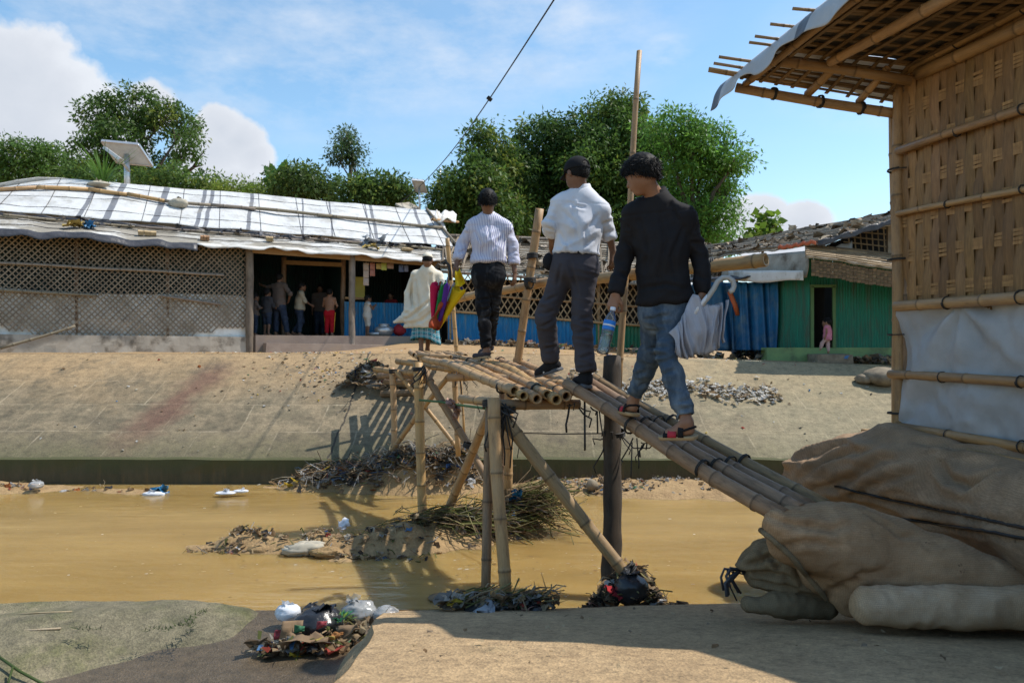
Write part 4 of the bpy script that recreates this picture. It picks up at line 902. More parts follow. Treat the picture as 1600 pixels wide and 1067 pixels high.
debris('rubbish_pile', 'grey plastic, split bamboo and wet leaves round the foot of the tall front post', lambda x, y: padz(x, y)+.01, [(-.15, 4.74, .26, .07), (0, 4.74, .2, .07), (-.28, 4.72, .16, .06), (.14, 4.74, .12, .06)], 190, 110, .085, .26, ((GREYS, 6), (BROWN, 4), (BRIGHT, .8), (GREEN, .9)), .07, 0.1)
rag('plastic_sheet', P(763, 957, 4.74), .24, 'tarp_grey', None, ('pale grey plastic sheet draped at the foot of the front post', 'plastic sheet'), 3, flat=.8)
bagblob('plastic_bag', P(835, 957, 4.72), .085, 'plastic_black', 'dark plastic bundle right of the tall front post', 'rubbish bag', 51, .9)
bagblob('plastic_bag', P(791, 938, 4.82), .06, 'plastic_black', 'black film bunched against the tall front post', 'rubbish bag', 53, .8)
hz5 = lambda x, y: -1.83+.30*math.exp(-((x-.82)/.17)**2-((y-5.12)/.14)**2)
debris('rubbish_pile', 'dark rags, straw and plastic caught round the foot of the thick timber post', hz5, [(.82, 5.08, .24, .12), (.97, 5.02, .16, .1), (.66, 5.08, .14, .08)], 260, 45, .11, .22, (([(.05, .045, .04), (.10, .08, .06), (.20, .16, .11), (.03, .03, .03)], 8), (BROWN, 5), (BRIGHT, .5)), .03)
bagblob('plastic_bag', P(985, 920, 4.98), .13, 'plastic_black', 'torn black bag snagged where the brown prop meets the thick post', 'rubbish bag', 55, .85, (1, .8, 1.1))
rag('cloth_scrap', P(958, 925, 4.97), .10, 'bag_red', None, ('dull red rag snagged at the foot of the thick timber post', 'cloth'), 2, flat=.1)
def tuft(name, p, n, L, r, cols, label, cat, up=.6, w=.012, kind=None):
    b = MB(); p = np.asarray(p, float)
    for k in range(n):
        a = random.uniform(0, 6.3); q = p+A(math.cos(a), math.sin(a), 0)*r*random.random()**.5; d = A(math.cos(a)*random.random(), math.sin(a)*random.random(), up*random.uniform(.4, 1.2)); l = L*random.uniform(.5, 1.1); s = A(-math.sin(a), math.cos(a), 0)*w
        m = q+d*l*.5; e = q+d*l+A(math.cos(a), math.sin(a), -.5)*l*.2; c = A(*random.choice(cols))*random.uniform(.8, 1.2)
        b.add([q-s*.4, q+s*.4, m+s, m-s, e], [(0, 1, 2, 3), (3, 2, 4)], None, c)
    return tag(b.build(name, M['leaf']), label, cat, None, kind)
tuft('cut_leaves', P(632, 976, 4.55), 130, .09, .12, [(.05, .13, .02), (.08, .17, .03)], 'bunch of cut green leaves on the edge of the concrete', 'leaves', .35, .009)
b = MB(); b.tube([P(-10, 1020, 4.05), P(30, 1048, 3.95), P(75, 1072, 3.9)], .008, 5, True, (.09, .13, .04)); b.tube([P(20, 1042, 3.95), P(10, 1075, 3.85)], .006, 5, True, (.09, .13, .04)); tag(b.build('stem', M['leaf'], smooth=True), 'fallen green plant stem at the near corner of the mossy ledge', 'stem')
b = MB(); b.tube([P(0, 962, 4.6), P(60, 957, 4.62), P(112, 955, 4.62)], .006, 5, True, (.55, .45, .30)); b.tube([P(0, 985, 4.36), P(50, 984, 4.36), P(95, 981, 4.4)], .007, 5, True, (.6, .5, .36)); tag(b.build('dry_straw', M['scraps'], smooth=True), 'dry straws lying on the mossy ledge', 'straw', None, 'stuff')
# litter over the far bank and the yard above it
b = MB()
def bz(x, y): return bankz(x, y) if y < BT else gz(x, y)
for k in range(800):
    r = random.random()
    if r < .35: y = random.gauss(12.2, .55); x = random.gauss(-3.2, .55)
    elif r < .48: y = random.gauss(11.9, .2); x = random.gauss(-2.9, .35)
    elif r < .7: y = random.uniform(9.95, 13.4); x = random.uniform(-9, 7)
    elif r < .9: y = random.gauss(13.4, .5); x = random.uniform(-6, 7)
    else: y = random.gauss(13.6, .4); x = random.gauss(2.6, 1.2)
    if y < 9.9: continue
    b.scrap((x, y, bz(x, y)+.012), random.uniform(.012, .055)*(1 if r < .9 else 1.4), pick((BROWN, 4), (GREYS, 1.5), (BRIGHT, 2.5), ([(.7, .7, .68), (.6, .55, .45)], 3)), .98, 2)
for k in range(70):
    x, y = random.uniform(-.5, 2.6), random.uniform(2.7, 4.6)
    if x > padl(y)+.1: b.scrap((x, y, padz(x, y)+.022+.02*float(fbm(A(x*1.2, y*1.2, 0), 9))), random.uniform(.008, .03), pick((BROWN, 6), ([(.5, .4, .26)], 3)), .98, 2)
tag(b.build('litter', M['scraps']), 'small paper, leaf and plastic litter scattered over the concrete of both banks', 'litter', None, 'stuff')
b = MB()
for k in range(650):
    x = random.uniform(1.55, 4.15); y = random.gauss(11.55+.12*math.sin(x*3), .13); b.scrap((x, y, bz(x, y)+random.uniform(.01, .07)), random.uniform(.025, .10), pick((BROWN, 4), ([(.76, .75, .72), (.68, .66, .62)], 7)), .92, 3)
for k in range(160):
    x = random.uniform(.9, 1.6); y = random.gauss(11.75, .12); b.scrap((x, y, bz(x, y)+random.uniform(.01, .06)), random.uniform(.03, .09), pick((BROWN, 3), (BRIGHT, 1), ([(.72, .71, .68)], 4)), .8, 3)
tag(b.build('rubbish_strip', M['scraps']), 'strip of white plastic and brown rubbish spilt along the far bank behind the men', 'rubbish', None, 'stuff')
debris('rubbish_pile', 'low heap of debris and wood at the bank end of the bridge, left of its posts', lambda x, y: bz(x, y)+.30*math.exp(-((x+2.2)/.35)**2-((y-11.6)/.3)**2), [(-2.2, 11.6, .34, .25), (-2.45, 11.6, .2, .2), (-1.9, 11.5, .3, .2)], 260, 60, .15, .4, ((BROWN, 6), (GREYS, 3), (BRIGHT, .6)), .05)
debris('rubble_heap', 'dark soil and rubble along the foot of the blue metal panel', lambda x, y: gz(x, y)+.02, [(0, 16.6, 1.3, .3), (1.5, 16.5, 1.5, .3), (3.5, 15.3, 1.2, .4), (5, 14, 1, .5), (6.4, 12.9, .6, .35)], 600, 60, .13, .3, ((BROWN, 8), (GREYS, 3), (BRIGHT, .8)), .10)
def rock(name, p, r, m, label, cat, seed, st=(1, 1, 1), group=None):
    b = MB(); p = np.asarray(p, float)
    def fn(i, j):
        a = i*2*math.pi; e = (j-.5)*math.pi; q = A(math.cos(a)*math.cos(e), math.sin(a)*math.cos(e), math.sin(e))
        return p+q*r*A(*st)*(1+.28*float(fbm(q*1.6, seed)))
    b.grid(18, 10, fn); return tag(b.build(name, M[m], smooth=True), label, cat, group)
rock('stone', P(1380, 588, 11.9)+A(0, 0, 0), .26, 'stone', 'rounded boulder at the edge of the bank beside the hut post', 'stone', 5, (1.3, 1, .6))
rock('stone', P(1352, 592, 11.9), .13, 'stone', 'smaller stone left of the boulder by the hut post', 'stone', 8, (1.2, 1, .6))
rock('stone', P(1052, 775, 9.0), .06, 'stone', 'small stone on the mud strip under the ramp', 'stone', 10)
rock('stone', P(925, 758, 9.2), .075, 'stone', 'mossy stone on the mud strip beside the thick post', 'stone', 14)

def card(p, u, v, w, h, m, label, cat, bend=.1):
    b = MB(); n_ = nrm(np.cross(u, v)); b.grid(8, 8, lambda i, j: np.asarray(p)+nrm(u)*(i-.5)*w+nrm(v)*(j-.5)*h*(1-.5*i)+n_*(bend*w*math.sin(i*3.1+j)*.8+w*.22*float(vnoise(A(i*3.1, j*3.1, w*40), 7)))); return tag(b.build('cardboard_piece' if cat == 'cardboard' else 'packet', M[m], smooth=True, solid=.003), label, cat)
M['cardb'] = mat('wet_cardboard', (.21, .14, .08), (.13, .088, .052), ns=9, bs=40, bump=.3); M['redp'] = plain('red_packet', (.24, .035, .04), .6); M['greenp'] = plain('green_packet', (.03, .12, .055), .6); M['orangep'] = plain('orange_peel', (.30, .13, .04), .7); M['yellowp'] = plain('yellow_packet', (.32, .24, .06), .6)
card(P(455, 985, 4.36), A(.5, .2, .1), A(.1, .3, .9), .13, .15, 'cardb', 'torn brown cardboard leaning at the front of the drain heap', 'cardboard')
card(P(480, 1002, 4.3), A(1, .1, .1), A(.2, .9, .1), .26, .12, 'cardb', 'flat wet cardboard strip at the front foot of the drain heap', 'cardboard')
card(P(545, 985, 4.42), A(1, -.2, .5), A(.1, .6, .7), .14, .09, 'cardb', 'curled brown cardboard at the pad edge of the drain heap', 'cardboard')
card(P(438, 990, 4.34), A(1, .1, .2), A(0, .4, .9), .07, .06, 'redp', 'small red packet at the left tip of the drain heap', 'packet')
card(P(503, 975, 4.36), A(1, .1, .2), A(0, .4, .9), .06, .045, 'redp', 'red wrapper in front of the large black bag', 'packet')
card(P(468, 982, 4.36), A(1, .1, 0), A(0, .3, .9), .06, .05, 'greenp', 'green wrapper left of the red one on the drain heap', 'packet')
card(P(527, 992, 4.36), A(1, .1, .3), A(0, .7, .6), .07, .045, 'orangep', 'orange peel on the right of the drain heap', 'peel')
card(P(508, 998, 4.32), A(1, .1, .1), A(0, .9, .3), .11, .03, 'yellowp', 'yellow strip lying low on the front of the drain heap', 'packet')
tuft('plastic_net', P(534, 966, 4.55), 60, .07, .06, [(.04, .24, .12), (.20, .30, .05)], 'green plastic net tangle between the black and clear bags', 'net', .5, .005)
b = MB(); b.lathe(P(690, 935, 5.34), [(.02, -.01), (.09, .0), (.10, .012), (.05, .02)], (0, 0, 1), 14); tag(b.build('coconut_husk', M['cardb'], smooth=True), 'brown husk floating in the water left of the tall front post', 'husk')
b = MB(); b.tube([P(596, 615, 11.3), P(662, 613, 11.1)], .055, 8); tag(b.build('wooden_board', M['cardb']), 'squared wooden board lying on the bank under the bridge end', 'board')
bagblob('plastic_sack', P(640, 600, 11.5), .22, 'jute_green', 'dark sack packed under the bank end of the bridge', 'sack', 95, .7, (1.2, .8, 1), .25, False)
bagblob('plastic_bag', P(585, 600, 11.6), .16, 'tarp_grey', 'grey torn bag hanging from the heap at the bank end of the bridge', 'plastic bag', 97, .7, (1, .8, 1), .3)
b = MB()
def ledge_pt(x, y):
    """where a sight line meets the top of the ledge (its height runs between 1.62 and 1.72 below the eye)"""
    z = -1.655; Y = -z/((y-CY)/F); return P(x, y, Y)
for pts in ([(222, 990), (240, 984), (262, 986), (282, 980), (300, 970), (312, 962), (320, 956)], [(118, 984), (135, 987), (160, 985)], [(300, 970), (296, 980), (300, 990)]):
    for a, c in zip(pts[:-1], pts[1:]):
        for k in range(16):
            t = random.random(); p = ledge_pt(lerp(a[0], c[0], t), lerp(a[1], c[1], t))+A(random.gauss(0, .012), random.gauss(0, .012), .012); d = NR.normal(size=3)*A(.02, .02, .008)+A(0, 0, .012); s_ = nrm(np.cross(d, A(0, 0, 1)))*.004
            b.add([p-s_, p+s_, p+d], [(0, 1, 2)], None, A(*random.choice([(.05, .08, .02), (.035, .05, .015), (.08, .11, .03), (.05, .045, .025)])))
tag(b.build('moss', M['leaf']), 'line of moss and tiny weeds along the crack of the near ledge', 'moss', None, 'stuff')

b = MB()
for k in range(420):
    y = random.uniform(5.1, 9.4); x = random.uniform(-6.5, 3.5)
    if random.random() < .6: y = random.gauss(6.1, .25); x = random.gauss(-.6, 1.2)
    if hz1(x, y) > WZ-.04: continue
    a = random.uniform(0, 6.3); r_ = random.uniform(.004, .016); b.add([(x+r_*math.cos(a+t)*random.uniform(.6, 1.8), y+r_*math.sin(a+t)*.7, WZ+.003) for t in (0, 1.3, 2.4, 3.6, 4.9)], [(0, 1, 2, 3, 4)], None, pick(([(.55, .45, .28), (.45, .36, .2)], 5), (BROWN, 3), ([(.7, .68, .6)], 1)))
tag(b.build('floating_scum', M['scraps']), 'flecks of foam and leaf floating on the muddy water', 'scum', None, 'stuff')
# ================================================================== THE LONG SHED ACROSS THE CANAL
Q0 = A(-10.17, 13.6, 0); Q1 = A(-1.49, 18.0, 0); qd = nrm(Q1-Q0); qb = A(-qd[1], qd[0], 0); QL = np.linalg.norm(Q1-Q0)
def sx(px, off=0):
    """length along the shed front at which the front line (set back by off) shows at photograph column px"""
    q = Q0+qb*off; t = (px-CX)/F; return (t*q[1]-q[0])/(qd[0]-t*qd[1])
def S1(s, off, z): return Q0+qd*s+qb*off+A(0, 0, z)
def zpx(px, y, off=0):
    p = S1(sx(px, off), off, 0); return (CY-y)/F*p[1]
SH = root('long_shed', S1(4, 1.5, -.1), 'long low shed with white sheet roof, lattice wall and open shop front', 'shed')
def sheet_bands(name, bands, base1, base2, stain):
    n = NT(name); uv = n.coord('UV'); s = n.node('ShaderNodeSeparateXYZ'); n.link(uv, s.inputs[0])
    w = n.math('ADD', s.outputs[0], n.math('MULTIPLY', n.math('SUBTRACT', n.noise(uv, 2, 3), .5), .01))
    st = [(0, base1)]
    for (u, wd, c) in bands: st += [(u, c), (u+wd, base1)]
    c = n.ramp(w, st, 'CONSTANT'); o = n.coord('Object')
    c = n.mix(n.ramp(n.noise(o, 1.6, 9, .7), [(.5, 0), (.66, .8)]), c, n.mix(1.0, c, tuple(min(1, q*1.3) for q in base2), 'MULTIPLY'))
    c = n.mix(n.ramp(n.noise(o, 2.7, 10, .75), [(.56, 0), (.7, .75)]), c, stain); n.base(c)
    b = n.bump(n.noise(o, 3.5, 6, .6), .5, .05); n.bump(n.noise(o, 14, 5), .25, .01, b); n.set(Roughness=.5); return n.m
GB = (.17, .175, .19); SL = (.33, .32, .31)
roofL = QL+.35
def uof(px): return (sx(px, 1.3)+.9)/(roofL+.9)
bands = sorted([(uof(118), .009, GB), (uof(160), .010, GB), (uof(232), .010, GB), (uof(300), .007, GB), (uof(312), .007, GB), (uof(376), .008, GB), (uof(462), .006, GB), (uof(508), .006, GB), (uof(567), .0065, GB), (uof(577), .0065, GB), (uof(650), .007, GB)])
M['roof_banded'] = sheet_bands('banded_white_sheet', bands, (.55, .55, .54), (.44, .42, .38), (.28, .255, .21))
def ridge_z(s): return 3.80-.10*float(sstep(1.2, -.6, s))*5*.8+.03*float(vnoise(A(s*.8, 0, 0), 2))
def upper(i, j):
    s = lerp(-.9, roofL, i); off = lerp(.72, 2.5, j); z0 = 2.70-.012*s; z = lerp(z0, ridge_z(s), j)
    z += -.05*math.sin(j*math.pi)*abs(math.sin(s*1.3))+.035*float(fbm(A(s*1.2, j*2.4, 0), 3))
    return S1(s+.32*j, off, z)
b = MB(); b.grid(110, 16, upper); b.build('upper_roof', M['roof_banded'], SH, smooth=True, solid=.012)
def backr(i, j): return S1(lerp(-.9, roofL, i), lerp(2.5, 4.6, j), lerp(ridge_z(lerp(-.9, roofL, i)), 2.3, j))
b = MB(); b.grid(30, 4, backr); b.build('rear_roof', M['tarp_white'], SH, smooth=True, solid=.012)
def eave_z(s): return 2.20-.010*s+.03*math.sin(s*.9+.6)*float(sstep(7, 2, s))+.03*float(vnoise(A(s*1.3, 2, 0), 6))
def lower(i, j):
    s = lerp(-.9, roofL+.3, i); off = lerp(-.22, .86, j); z = lerp(eave_z(s), 2.62-.012*s, j)
    z += .05*float(fbm(A(s*1.5, j*2, 0), 13))*(1-.3*j)+.025*float(vnoise(A(s*4, j*2, 3), 6))*(1-j)
    return S1(s, off-.05*float(vnoise(A(s*2.2, 0, 0), 4))*(1-j), z)
n = NT('soiled_white_sheet'); o = n.coord('Object'); sxn = n.node('ShaderNodeSeparateXYZ'); n.link(n.coord('UV'), sxn.inputs[0])
st = n.math('ADD', n.noise(n.coord('Object', (.6, .6, .6)), 1.4, 10, .72), n.math('MULTIPLY', n.math('SUBTRACT', .45, sxn.outputs[0]), .16))
c = n.mix(n.ramp(st, [(.38, 0), (.52, .97)]), (.60, .59, .56), n.mix(n.noise(o, 5, 6), (.20, .175, .13), (.32, .285, .23))); c = n.mix(n.ramp(n.noise(o, 6, 8, .75), [(.60, 0), (.7, .7)]), c, (.13, .115, .095)); n.base(c)
bb = n.bump(n.noise(o, 4, 6, .6), .6, .05); n.bump(n.noise(o, 16, 5), .3, .01, bb); n.set(Roughness=.6); M['roof_soiled'] = n.m
b = MB(); b.grid(110, 10, lower); b.build('lower_roof', M['roof_soiled'], SH, smooth=True, solid=.012)
def dk(i, j):
    s = lerp(-.9, sx(307), i); p = lower((s+.9)/(roofL+1.2), 0); return p+A(.10*j*.45, -.10*j*.9, -.05*j-.10*j)*1+qb*(-.02)+A(0, 0, .012-.03*float(vnoise(A(s*3, 0, 0), 7))*j)
b = MB(); b.grid(60, 3, dk); b.build('eave_flap', M['tarp_black'], SH, smooth=True, solid=.006)
def fl(i, j):
    s = lerp(sx(307), roofL, i); p = lower((s+.9)/(roofL+1.2), 0); return p+qb*(-.03*j)+A(0, 0, -.07*j*(1+.6*float(vnoise(A(s*4, 0, 0), 9)))+.01)
b = MB(); b.grid(60, 2, fl); b.build('eave_flap', M['tarp_white'], SH, smooth=True, solid=.006)
def junk(i, j):
    s = lerp(-.9, roofL, i); return S1(s, .70+.03*math.sin(s*9), 2.66-.012*s-.11*j+.03*float(vnoise(A(s*5, j, 0), 3)))
b = MB(); b.grid(140, 3, junk); b.build('joint_sheet', M['tarp_black'], SH, smooth=True, solid=.01)
b = MB()
for k in range(70):
    s = random.uniform(sx(60, .7), roofL); b.scrap(S1(s, .66+random.uniform(-.06, .02), 2.60-.012*s+random.uniform(-.04, .06)), random.uniform(.08, .2), A(*random.choice([(.02, .02, .024), (.05, .05, .06), (.25, .25, .27), (.12, .10, .08), (.02, .02, .02)])), .3, 3)
b.build('torn_film', M['scraps'], SH)['kind'] = 'stuff'
for k in range(9):
    s = -.6+k*1.15; pole('joint_pole', S1(s, .63, 2.60-.012*s+random.uniform(-.03, .03)), S1(s+1.4, .63, 2.58-.012*(s+1.4)+random.uniform(-.03, .03)), .026, .024, 'bamboo_grey', SH)
def onroof(px, j): return upper((sx(px, lerp(.72, 2.5, j))-.32*j+.9)/(roofL+.9), j)
for pts, m, r in (([(-40, .72), (60, .70), (140, .70), (200, .62), (258, .58)], 'bamboo', .045), ([(258, .58), (330, .55), (400, .52)], 'bamboo_grey', .04), ([(390, .53), (520, .5), (690, .44)], 'bamboo_grey', .042)):
    for a, c in zip(pts[:-1], pts[1:]): pole('roof_pole', onroof(*a)+A(0, -.03, .06), onroof(*c)+A(0, -.03, .06), r, r*.95, m, SH, node=.45, hollow=(0, 0))
pole('roof_pole', upper(.965, .98)+A(0, 0, .05), upper(1.0, .0)+A(.12, 0, .02), .035, .035, 'bamboo_grey', SH)
b = MB()
for j in (.2, .52, .86): b.tube([upper(i/40, j)+A(0, 0, .015+.010*math.sin(i*1.7)) for i in range(41)], .0055, 5)
for k in range(13):
    i = .02+k*.078+random.uniform(-.01, .01); b.tube([upper(i+.002*q, 1-q/6)+A(0, 0, .015) for q in range(7)], .006, 5)
for j in (.25, .6): b.tube([lower(i/40, j)+A(0, 0, .03+.012*math.sin(i*2.1)) for i in range(41)], .008, 5)
b.build('roof_rope', M['wire'], SH, smooth=True)
# lattice wall and its pale sheet
WO = .12; sA, sB = -.9, sx(388, WO)
def gnd(s): p = S1(s, 0, 0); return gz(p[0], p[1])
def lattice(u0, u1, z0f, z1f, fr, sp=.105, w=.024, th=.010, mb=None):
    """diagonal slats clipped to a wall strip; fr(u, out, z) is the wall's frame"""
    b = mb or MB(); H = 2.6; z0m = min(z0f(u0), z0f(u1), z0f((u0+u1)/2))-.05
    for sg in (1, -1):
        u = u0-H if sg > 0 else u0
        while u < (u1 if sg > 0 else u1+H):
            pts = []
            for q in np.linspace(0, H, 27):
                uu = u+sg*q*.92; z = z0m+q
                if u0 <= uu <= u1 and z0f(uu) <= z <= z1f(uu): pts.append((uu, z))
            if len(pts) > 1:
                o = -.006 if sg > 0 else .006; tint = A(1, 1, 1)*random.uniform(.7, 1.15)
                b.bar(fr(pts[0][0], o, pts[0][1]), fr(pts[-1][0], o, pts[-1][1]), w, th, np.cross(qd, (0, 0, 1)), tint)
            u += sp*random.uniform(.9, 1.1)
    return b
z0l = lambda s: gnd(s)+.34-.09*math.sin((s-1.0)*1.05)+.05*math.sin(s*3.1)
lattice(sA, sB, z0l, lambda s: 2.22, lambda s, o, z: S1(s, WO+o, z)).build('lattice_wall', M['lattice'], SH)
b = MB(); b.grid(50, 10, lambda i, j: S1(lerp(sA, sB, i), WO+.05+.03*float(fbm(A(i*30, j*4, 0), 3)), lerp(gnd(lerp(sA, sB, i))+.12, zpx(390, 470, WO)+.10+.03*math.sin(i*9)-.02*i, j))); b.build('wall_sheet', M['wall_sheet'], SH, smooth=True)
b = MB(); b.grid(4, 1, lambda i, j: S1(lerp(sA, sB, i), WO+.9, lerp(-.2, 2.6, j))); b.build('inner_wall', M['dark_sheet'], SH)
b = MB(); b.grid(30, 3, lambda i, j: S1(lerp(sA, sB+.02, i), WO-.05+.012*float(vnoise(A(i*30, j*3, 0), 3)), lerp(-.35, gnd(lerp(sA, sB, i))+.36-.03*i, j))); b.build('plinth', M['plinth'], SH, solid=.08)
for y0, y1, x0, x1 in ((408, 430, -60, 350), (450, 462, -60, 150), (462, 476, 250, 345)):
    pole('wall_rail', S1(sx(x0, WO-.05), WO-.05, zpx(x0, y0, WO)), S1(sx(x1, WO-.05), WO-.05, zpx(x1, y1, WO)), .03, .028, 'bamboo_grey', SH)
pole('wall_prop', S1(sx(0, -.2), -.2, -.02), S1(sx(118, -.1), -.1, .42), .03, .026, 'bamboo_grey', SH)
for px in (120, 262): pole('wall_stud', S1(sx(px, .2), .2, -.1), S1(sx(px, .2), .2, 2.25), .04, .04, 'bamboo_brown', SH)
# porch
FLZ = .27
def porch_post(px, off, yt, m='bamboo_grey', r=.062):
    s = sx(px, off); return pole('porch_post', S1(s, off, gnd(s)-.1), S1(s, off, 2.24-.01*s), r, r*.95, m, SH, wood=True, node=.2, seg=12)
porch_post(390, .05, 400, r=.085); porch_post(550, .05, 400, r=.075); porch_post(443, 1.6, 405, 'bamboo_brown', .06); porch_post(536, 1.2, 405, 'bamboo_brown', .06); porch_post(702, .1, 400, 'bamboo_brown', .05)
M['plank'] = mat('raw_plank', (.36, .23, .11), (.27, .165, .08), ns=5, bs=50, scale=(2, 2, 14), bump=.2)
b = MB(); b.bar(S1(sB-.05, .03, 2.12), S1(sx(702, .03), .03, 2.03), .05, .14); b.build('eave_beam', M['plank'], SH)
b = MB(); b.bar(S1(sx(443, 1.6), 1.55, 2.05), S1(sx(536, 1.2), 1.2, 2.02), .05, .1); b.build('door_beam', M['plank'], SH)
s0, s1 = sx(392), sx(655)
b = MB(); b.prism([S1(s0+.1, .0, FLZ), S1(s1, .0, FLZ), S1(s1, 4.4, FLZ), S1(s0-.6, 4.4, FLZ), S1(s0-.6, .25, FLZ), S1(s0+.0, .25, FLZ)], [S1(s0+.1, 0, -.3), S1(s1, 0, -.3), S1(s1, 4.4, -.3), S1(s0-.6, 4.4, -.3), S1(s0-.6, .25, -.3), S1(s0, .25, -.3)]); b.build('porch_floor', M['step'], SH)
a0, a1 = sx(416, -.42), sx(634, -.42)
b = MB(); b.prism([S1(a0, -.46, .095), S1(a1, -.46, .05), S1(a1+.12, -.008, .06), S1(a0, -.008, .10)], [S1(a0-.04, -.5, -.4), S1(a1, -.5, -.4), S1(a1+.12, -.008, -.4), S1(a0-.04, -.008, -.4)]); b.build('step', M['step'], SH)
b = MB(); b.prism([S1(a1+.02, -.4, .05), S1(a1+1.1, -.30, -.05), S1(a1+1.2, .55, .0), S1(s1+.02, .55, FLZ-.01), S1(s1+.02, .02, FLZ-.03)], [S1(a1+.02, -.4, -.4), S1(a1+1.1, -.30, -.4), S1(a1+1.2, .55, -.4), S1(s1+.02, .55, -.4), S1(s1+.02, .02, -.4)]); b.build('ramp_slab', M['dirt'], SH)
def corr(p0, p1, z0, z1, n=(0, -1, 0), pitch=.076, amp=.010, mb=None, z0b=None, z1b=None):
    """corrugated sheet from plan point p0 to p1"""
    b = mb or MB(); p0 = np.asarray(p0, float)*A(1, 1, 0); p1 = np.asarray(p1, float)*A(1, 1, 0); L = np.linalg.norm(p1-p0); nn = int(L/pitch*6)
    z0b = z0 if z0b is None else z0b; z1b = z1 if z1b is None else z1b; n = np.asarray(n, float)
    return b.grid(nn, 1, lambda i, j: lerp(p0, p1, i)+n*amp*math.sin(i*L/pitch*2*math.pi)+A(0, 0, lerp(lerp(z0, z0b, i), lerp(z1, z1b, i), j)))
sd = sx(536, 1.2)
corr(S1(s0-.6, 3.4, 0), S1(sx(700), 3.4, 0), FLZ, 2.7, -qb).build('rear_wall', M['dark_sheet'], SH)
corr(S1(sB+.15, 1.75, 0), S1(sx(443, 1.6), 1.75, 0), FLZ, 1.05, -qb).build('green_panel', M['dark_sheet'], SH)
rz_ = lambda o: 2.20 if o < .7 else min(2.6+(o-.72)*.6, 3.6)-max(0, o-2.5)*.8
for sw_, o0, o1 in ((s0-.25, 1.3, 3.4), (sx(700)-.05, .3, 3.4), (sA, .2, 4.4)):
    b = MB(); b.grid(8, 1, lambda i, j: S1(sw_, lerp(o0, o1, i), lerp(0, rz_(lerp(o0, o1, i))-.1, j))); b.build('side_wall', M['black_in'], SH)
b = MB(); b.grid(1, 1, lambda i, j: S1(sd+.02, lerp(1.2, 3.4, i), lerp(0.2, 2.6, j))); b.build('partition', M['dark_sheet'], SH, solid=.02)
cs0, cs1 = sx(538, .95), sx(690, .95)
corr(S1(cs0, .95, 0), S1(cs1, .95, 0), FLZ, zpx(600, 473, .95), -qb).build('shop_counter', M['blue_sheet'], SH)
b = MB(); b.bar(S1(cs0, .93, zpx(545, 466, .93)), S1(sx(576, .93), .93, zpx(576, 467, .93)), .16, .05); b.build('counter_top', M['plank'], SH)
b = MB(); b.grid(1, 1, lambda i, j: S1(lerp(sx(700, .2), sx(706, .2), i)+.02, .25, lerp(-.1, 2.1, j))); b.build('end_panel', M['dark_sheet'], SH, solid=.03)
# small things of the shed and the shop
b = MB(); b.box(S1(sx(556, 1.6), 1.4, zpx(556, 449, 1.4)), (.34, .02, .52), (qd, qb, (0, 0, 1))); tag(b.build('poster', plain('yellow_paper', (.50, .42, .10))), 'yellow paper hung behind the counter of the dark shop', 'poster')
def packet(px, y, h, w, c, label, off=.25, rows=1):
    s = sx(px, off); b = MB()
    for r in range(rows):
        z = zpx(px, y, off)-r*h*1.05
        b.grid(3, 4, lambda i, j: S1(s+(i-.5)*w, off-.018*math.sin(i*3.14)*math.sin(j*3.14)+.006*random.random(), z-h*j))
        b.grid(3, 4, lambda i, j: S1(s+(i-.5)*w, off+.018*math.sin(i*3.14)*math.sin(j*3.14)+.002, z-h*j))
    b.tube([S1(s, off, zpx(px, y, off)), S1(s, off, 2.06)], .004, 4)
    return tag(b.build('snack_packet', plain('packet_'+str(px), c, .4)), label, 'packet', 'snack packets hanging in the shop front')
for px, y, h, w, c, lb, rw in ((572, 411, .17, .13, (.45, .36, .30), 'pale strip of packets hanging leftmost in the shop front', 3), (582, 411, .15, .12, (.38, .16, .12), 'reddish packet strip hanging second in the shop front', 2), (592, 412, .13, .13, (.42, .30, .10), 'amber packet pair hanging in the shop front', 1), (600, 411, .17, .13, (.42, .45, .10), 'lime yellow packet hanging in the shop front', 1),
                               (610, 412, .12, .16, (.35, .22, .16), 'short brown packet hanging beside the lime one', 1), (627, 414, .17, .12, (.10, .13, .24), 'dark blue packet strip hanging near the old man', 1), (635, 415, .15, .10, (.18, .20, .30), 'grey blue packet hanging nearest the old man', 1)):
    packet(px, y, h, w, c, lb, .25, rw)
b = MB(); pc = S1(sx(600, .45), .45, FLZ); b.lathe(pc, [(.12, 0), (.20, .05), (.24, .16), (.20, .22), (.13, .235), (.13, .27), (.15, .28)]); b.lathe(pc+qd*.0+A(0, 0, .28), [(.15, 0), (.10, .02), (.03, .03)]); tag(b.build('cooking_pot', M['steel'], smooth=True), 'dented metal cooking pot on the floor before the blue counter', 'pot')
b = MB(); b.lathe(S1(sx(587, .5), .5, FLZ), [(.10, 0), (.17, .03), (.19, .09), (.17, .085), (.1, .03)]); tag(b.build('metal_bowl', M['steel'], smooth=True), 'metal bowl left of the cooking pot', 'bowl')
bagblob('cloth_bag', S1(sx(624, .4), .4, FLZ+.14), .17, 'bag_red', 'red and white cloth bundle on the floor right of the cooking pot', 'bundle', 61, .8)
def brickat(px, j, m, label, fn, L=.24, rz=0):
    off = lerp(-.22, .86, j); s = sx(px, off); p = lower((s+.9)/(roofL+1.2), j); b = MB(); nb = nrm(np.cross(qd, lower(.5, 1)-lower(.5, 0)))
    for k in range(3): b.box(p+A(0, 0, .075)+qd*(k-1)*L/3, (L/3-.004, .12+.01*(k % 2), .085), (qd, np.cross(nb, qd), nb), None, .004)
    return tag(b.build('brick', M[m]), label, 'brick', None)
brickat(230, .30, 'brick_buff', 'buff brick weighing down the lower roof left of the red one', lower, .34)
brickat(320, .22, 'brick', 'dark red brick on the lower roof sheet', lower, .18)
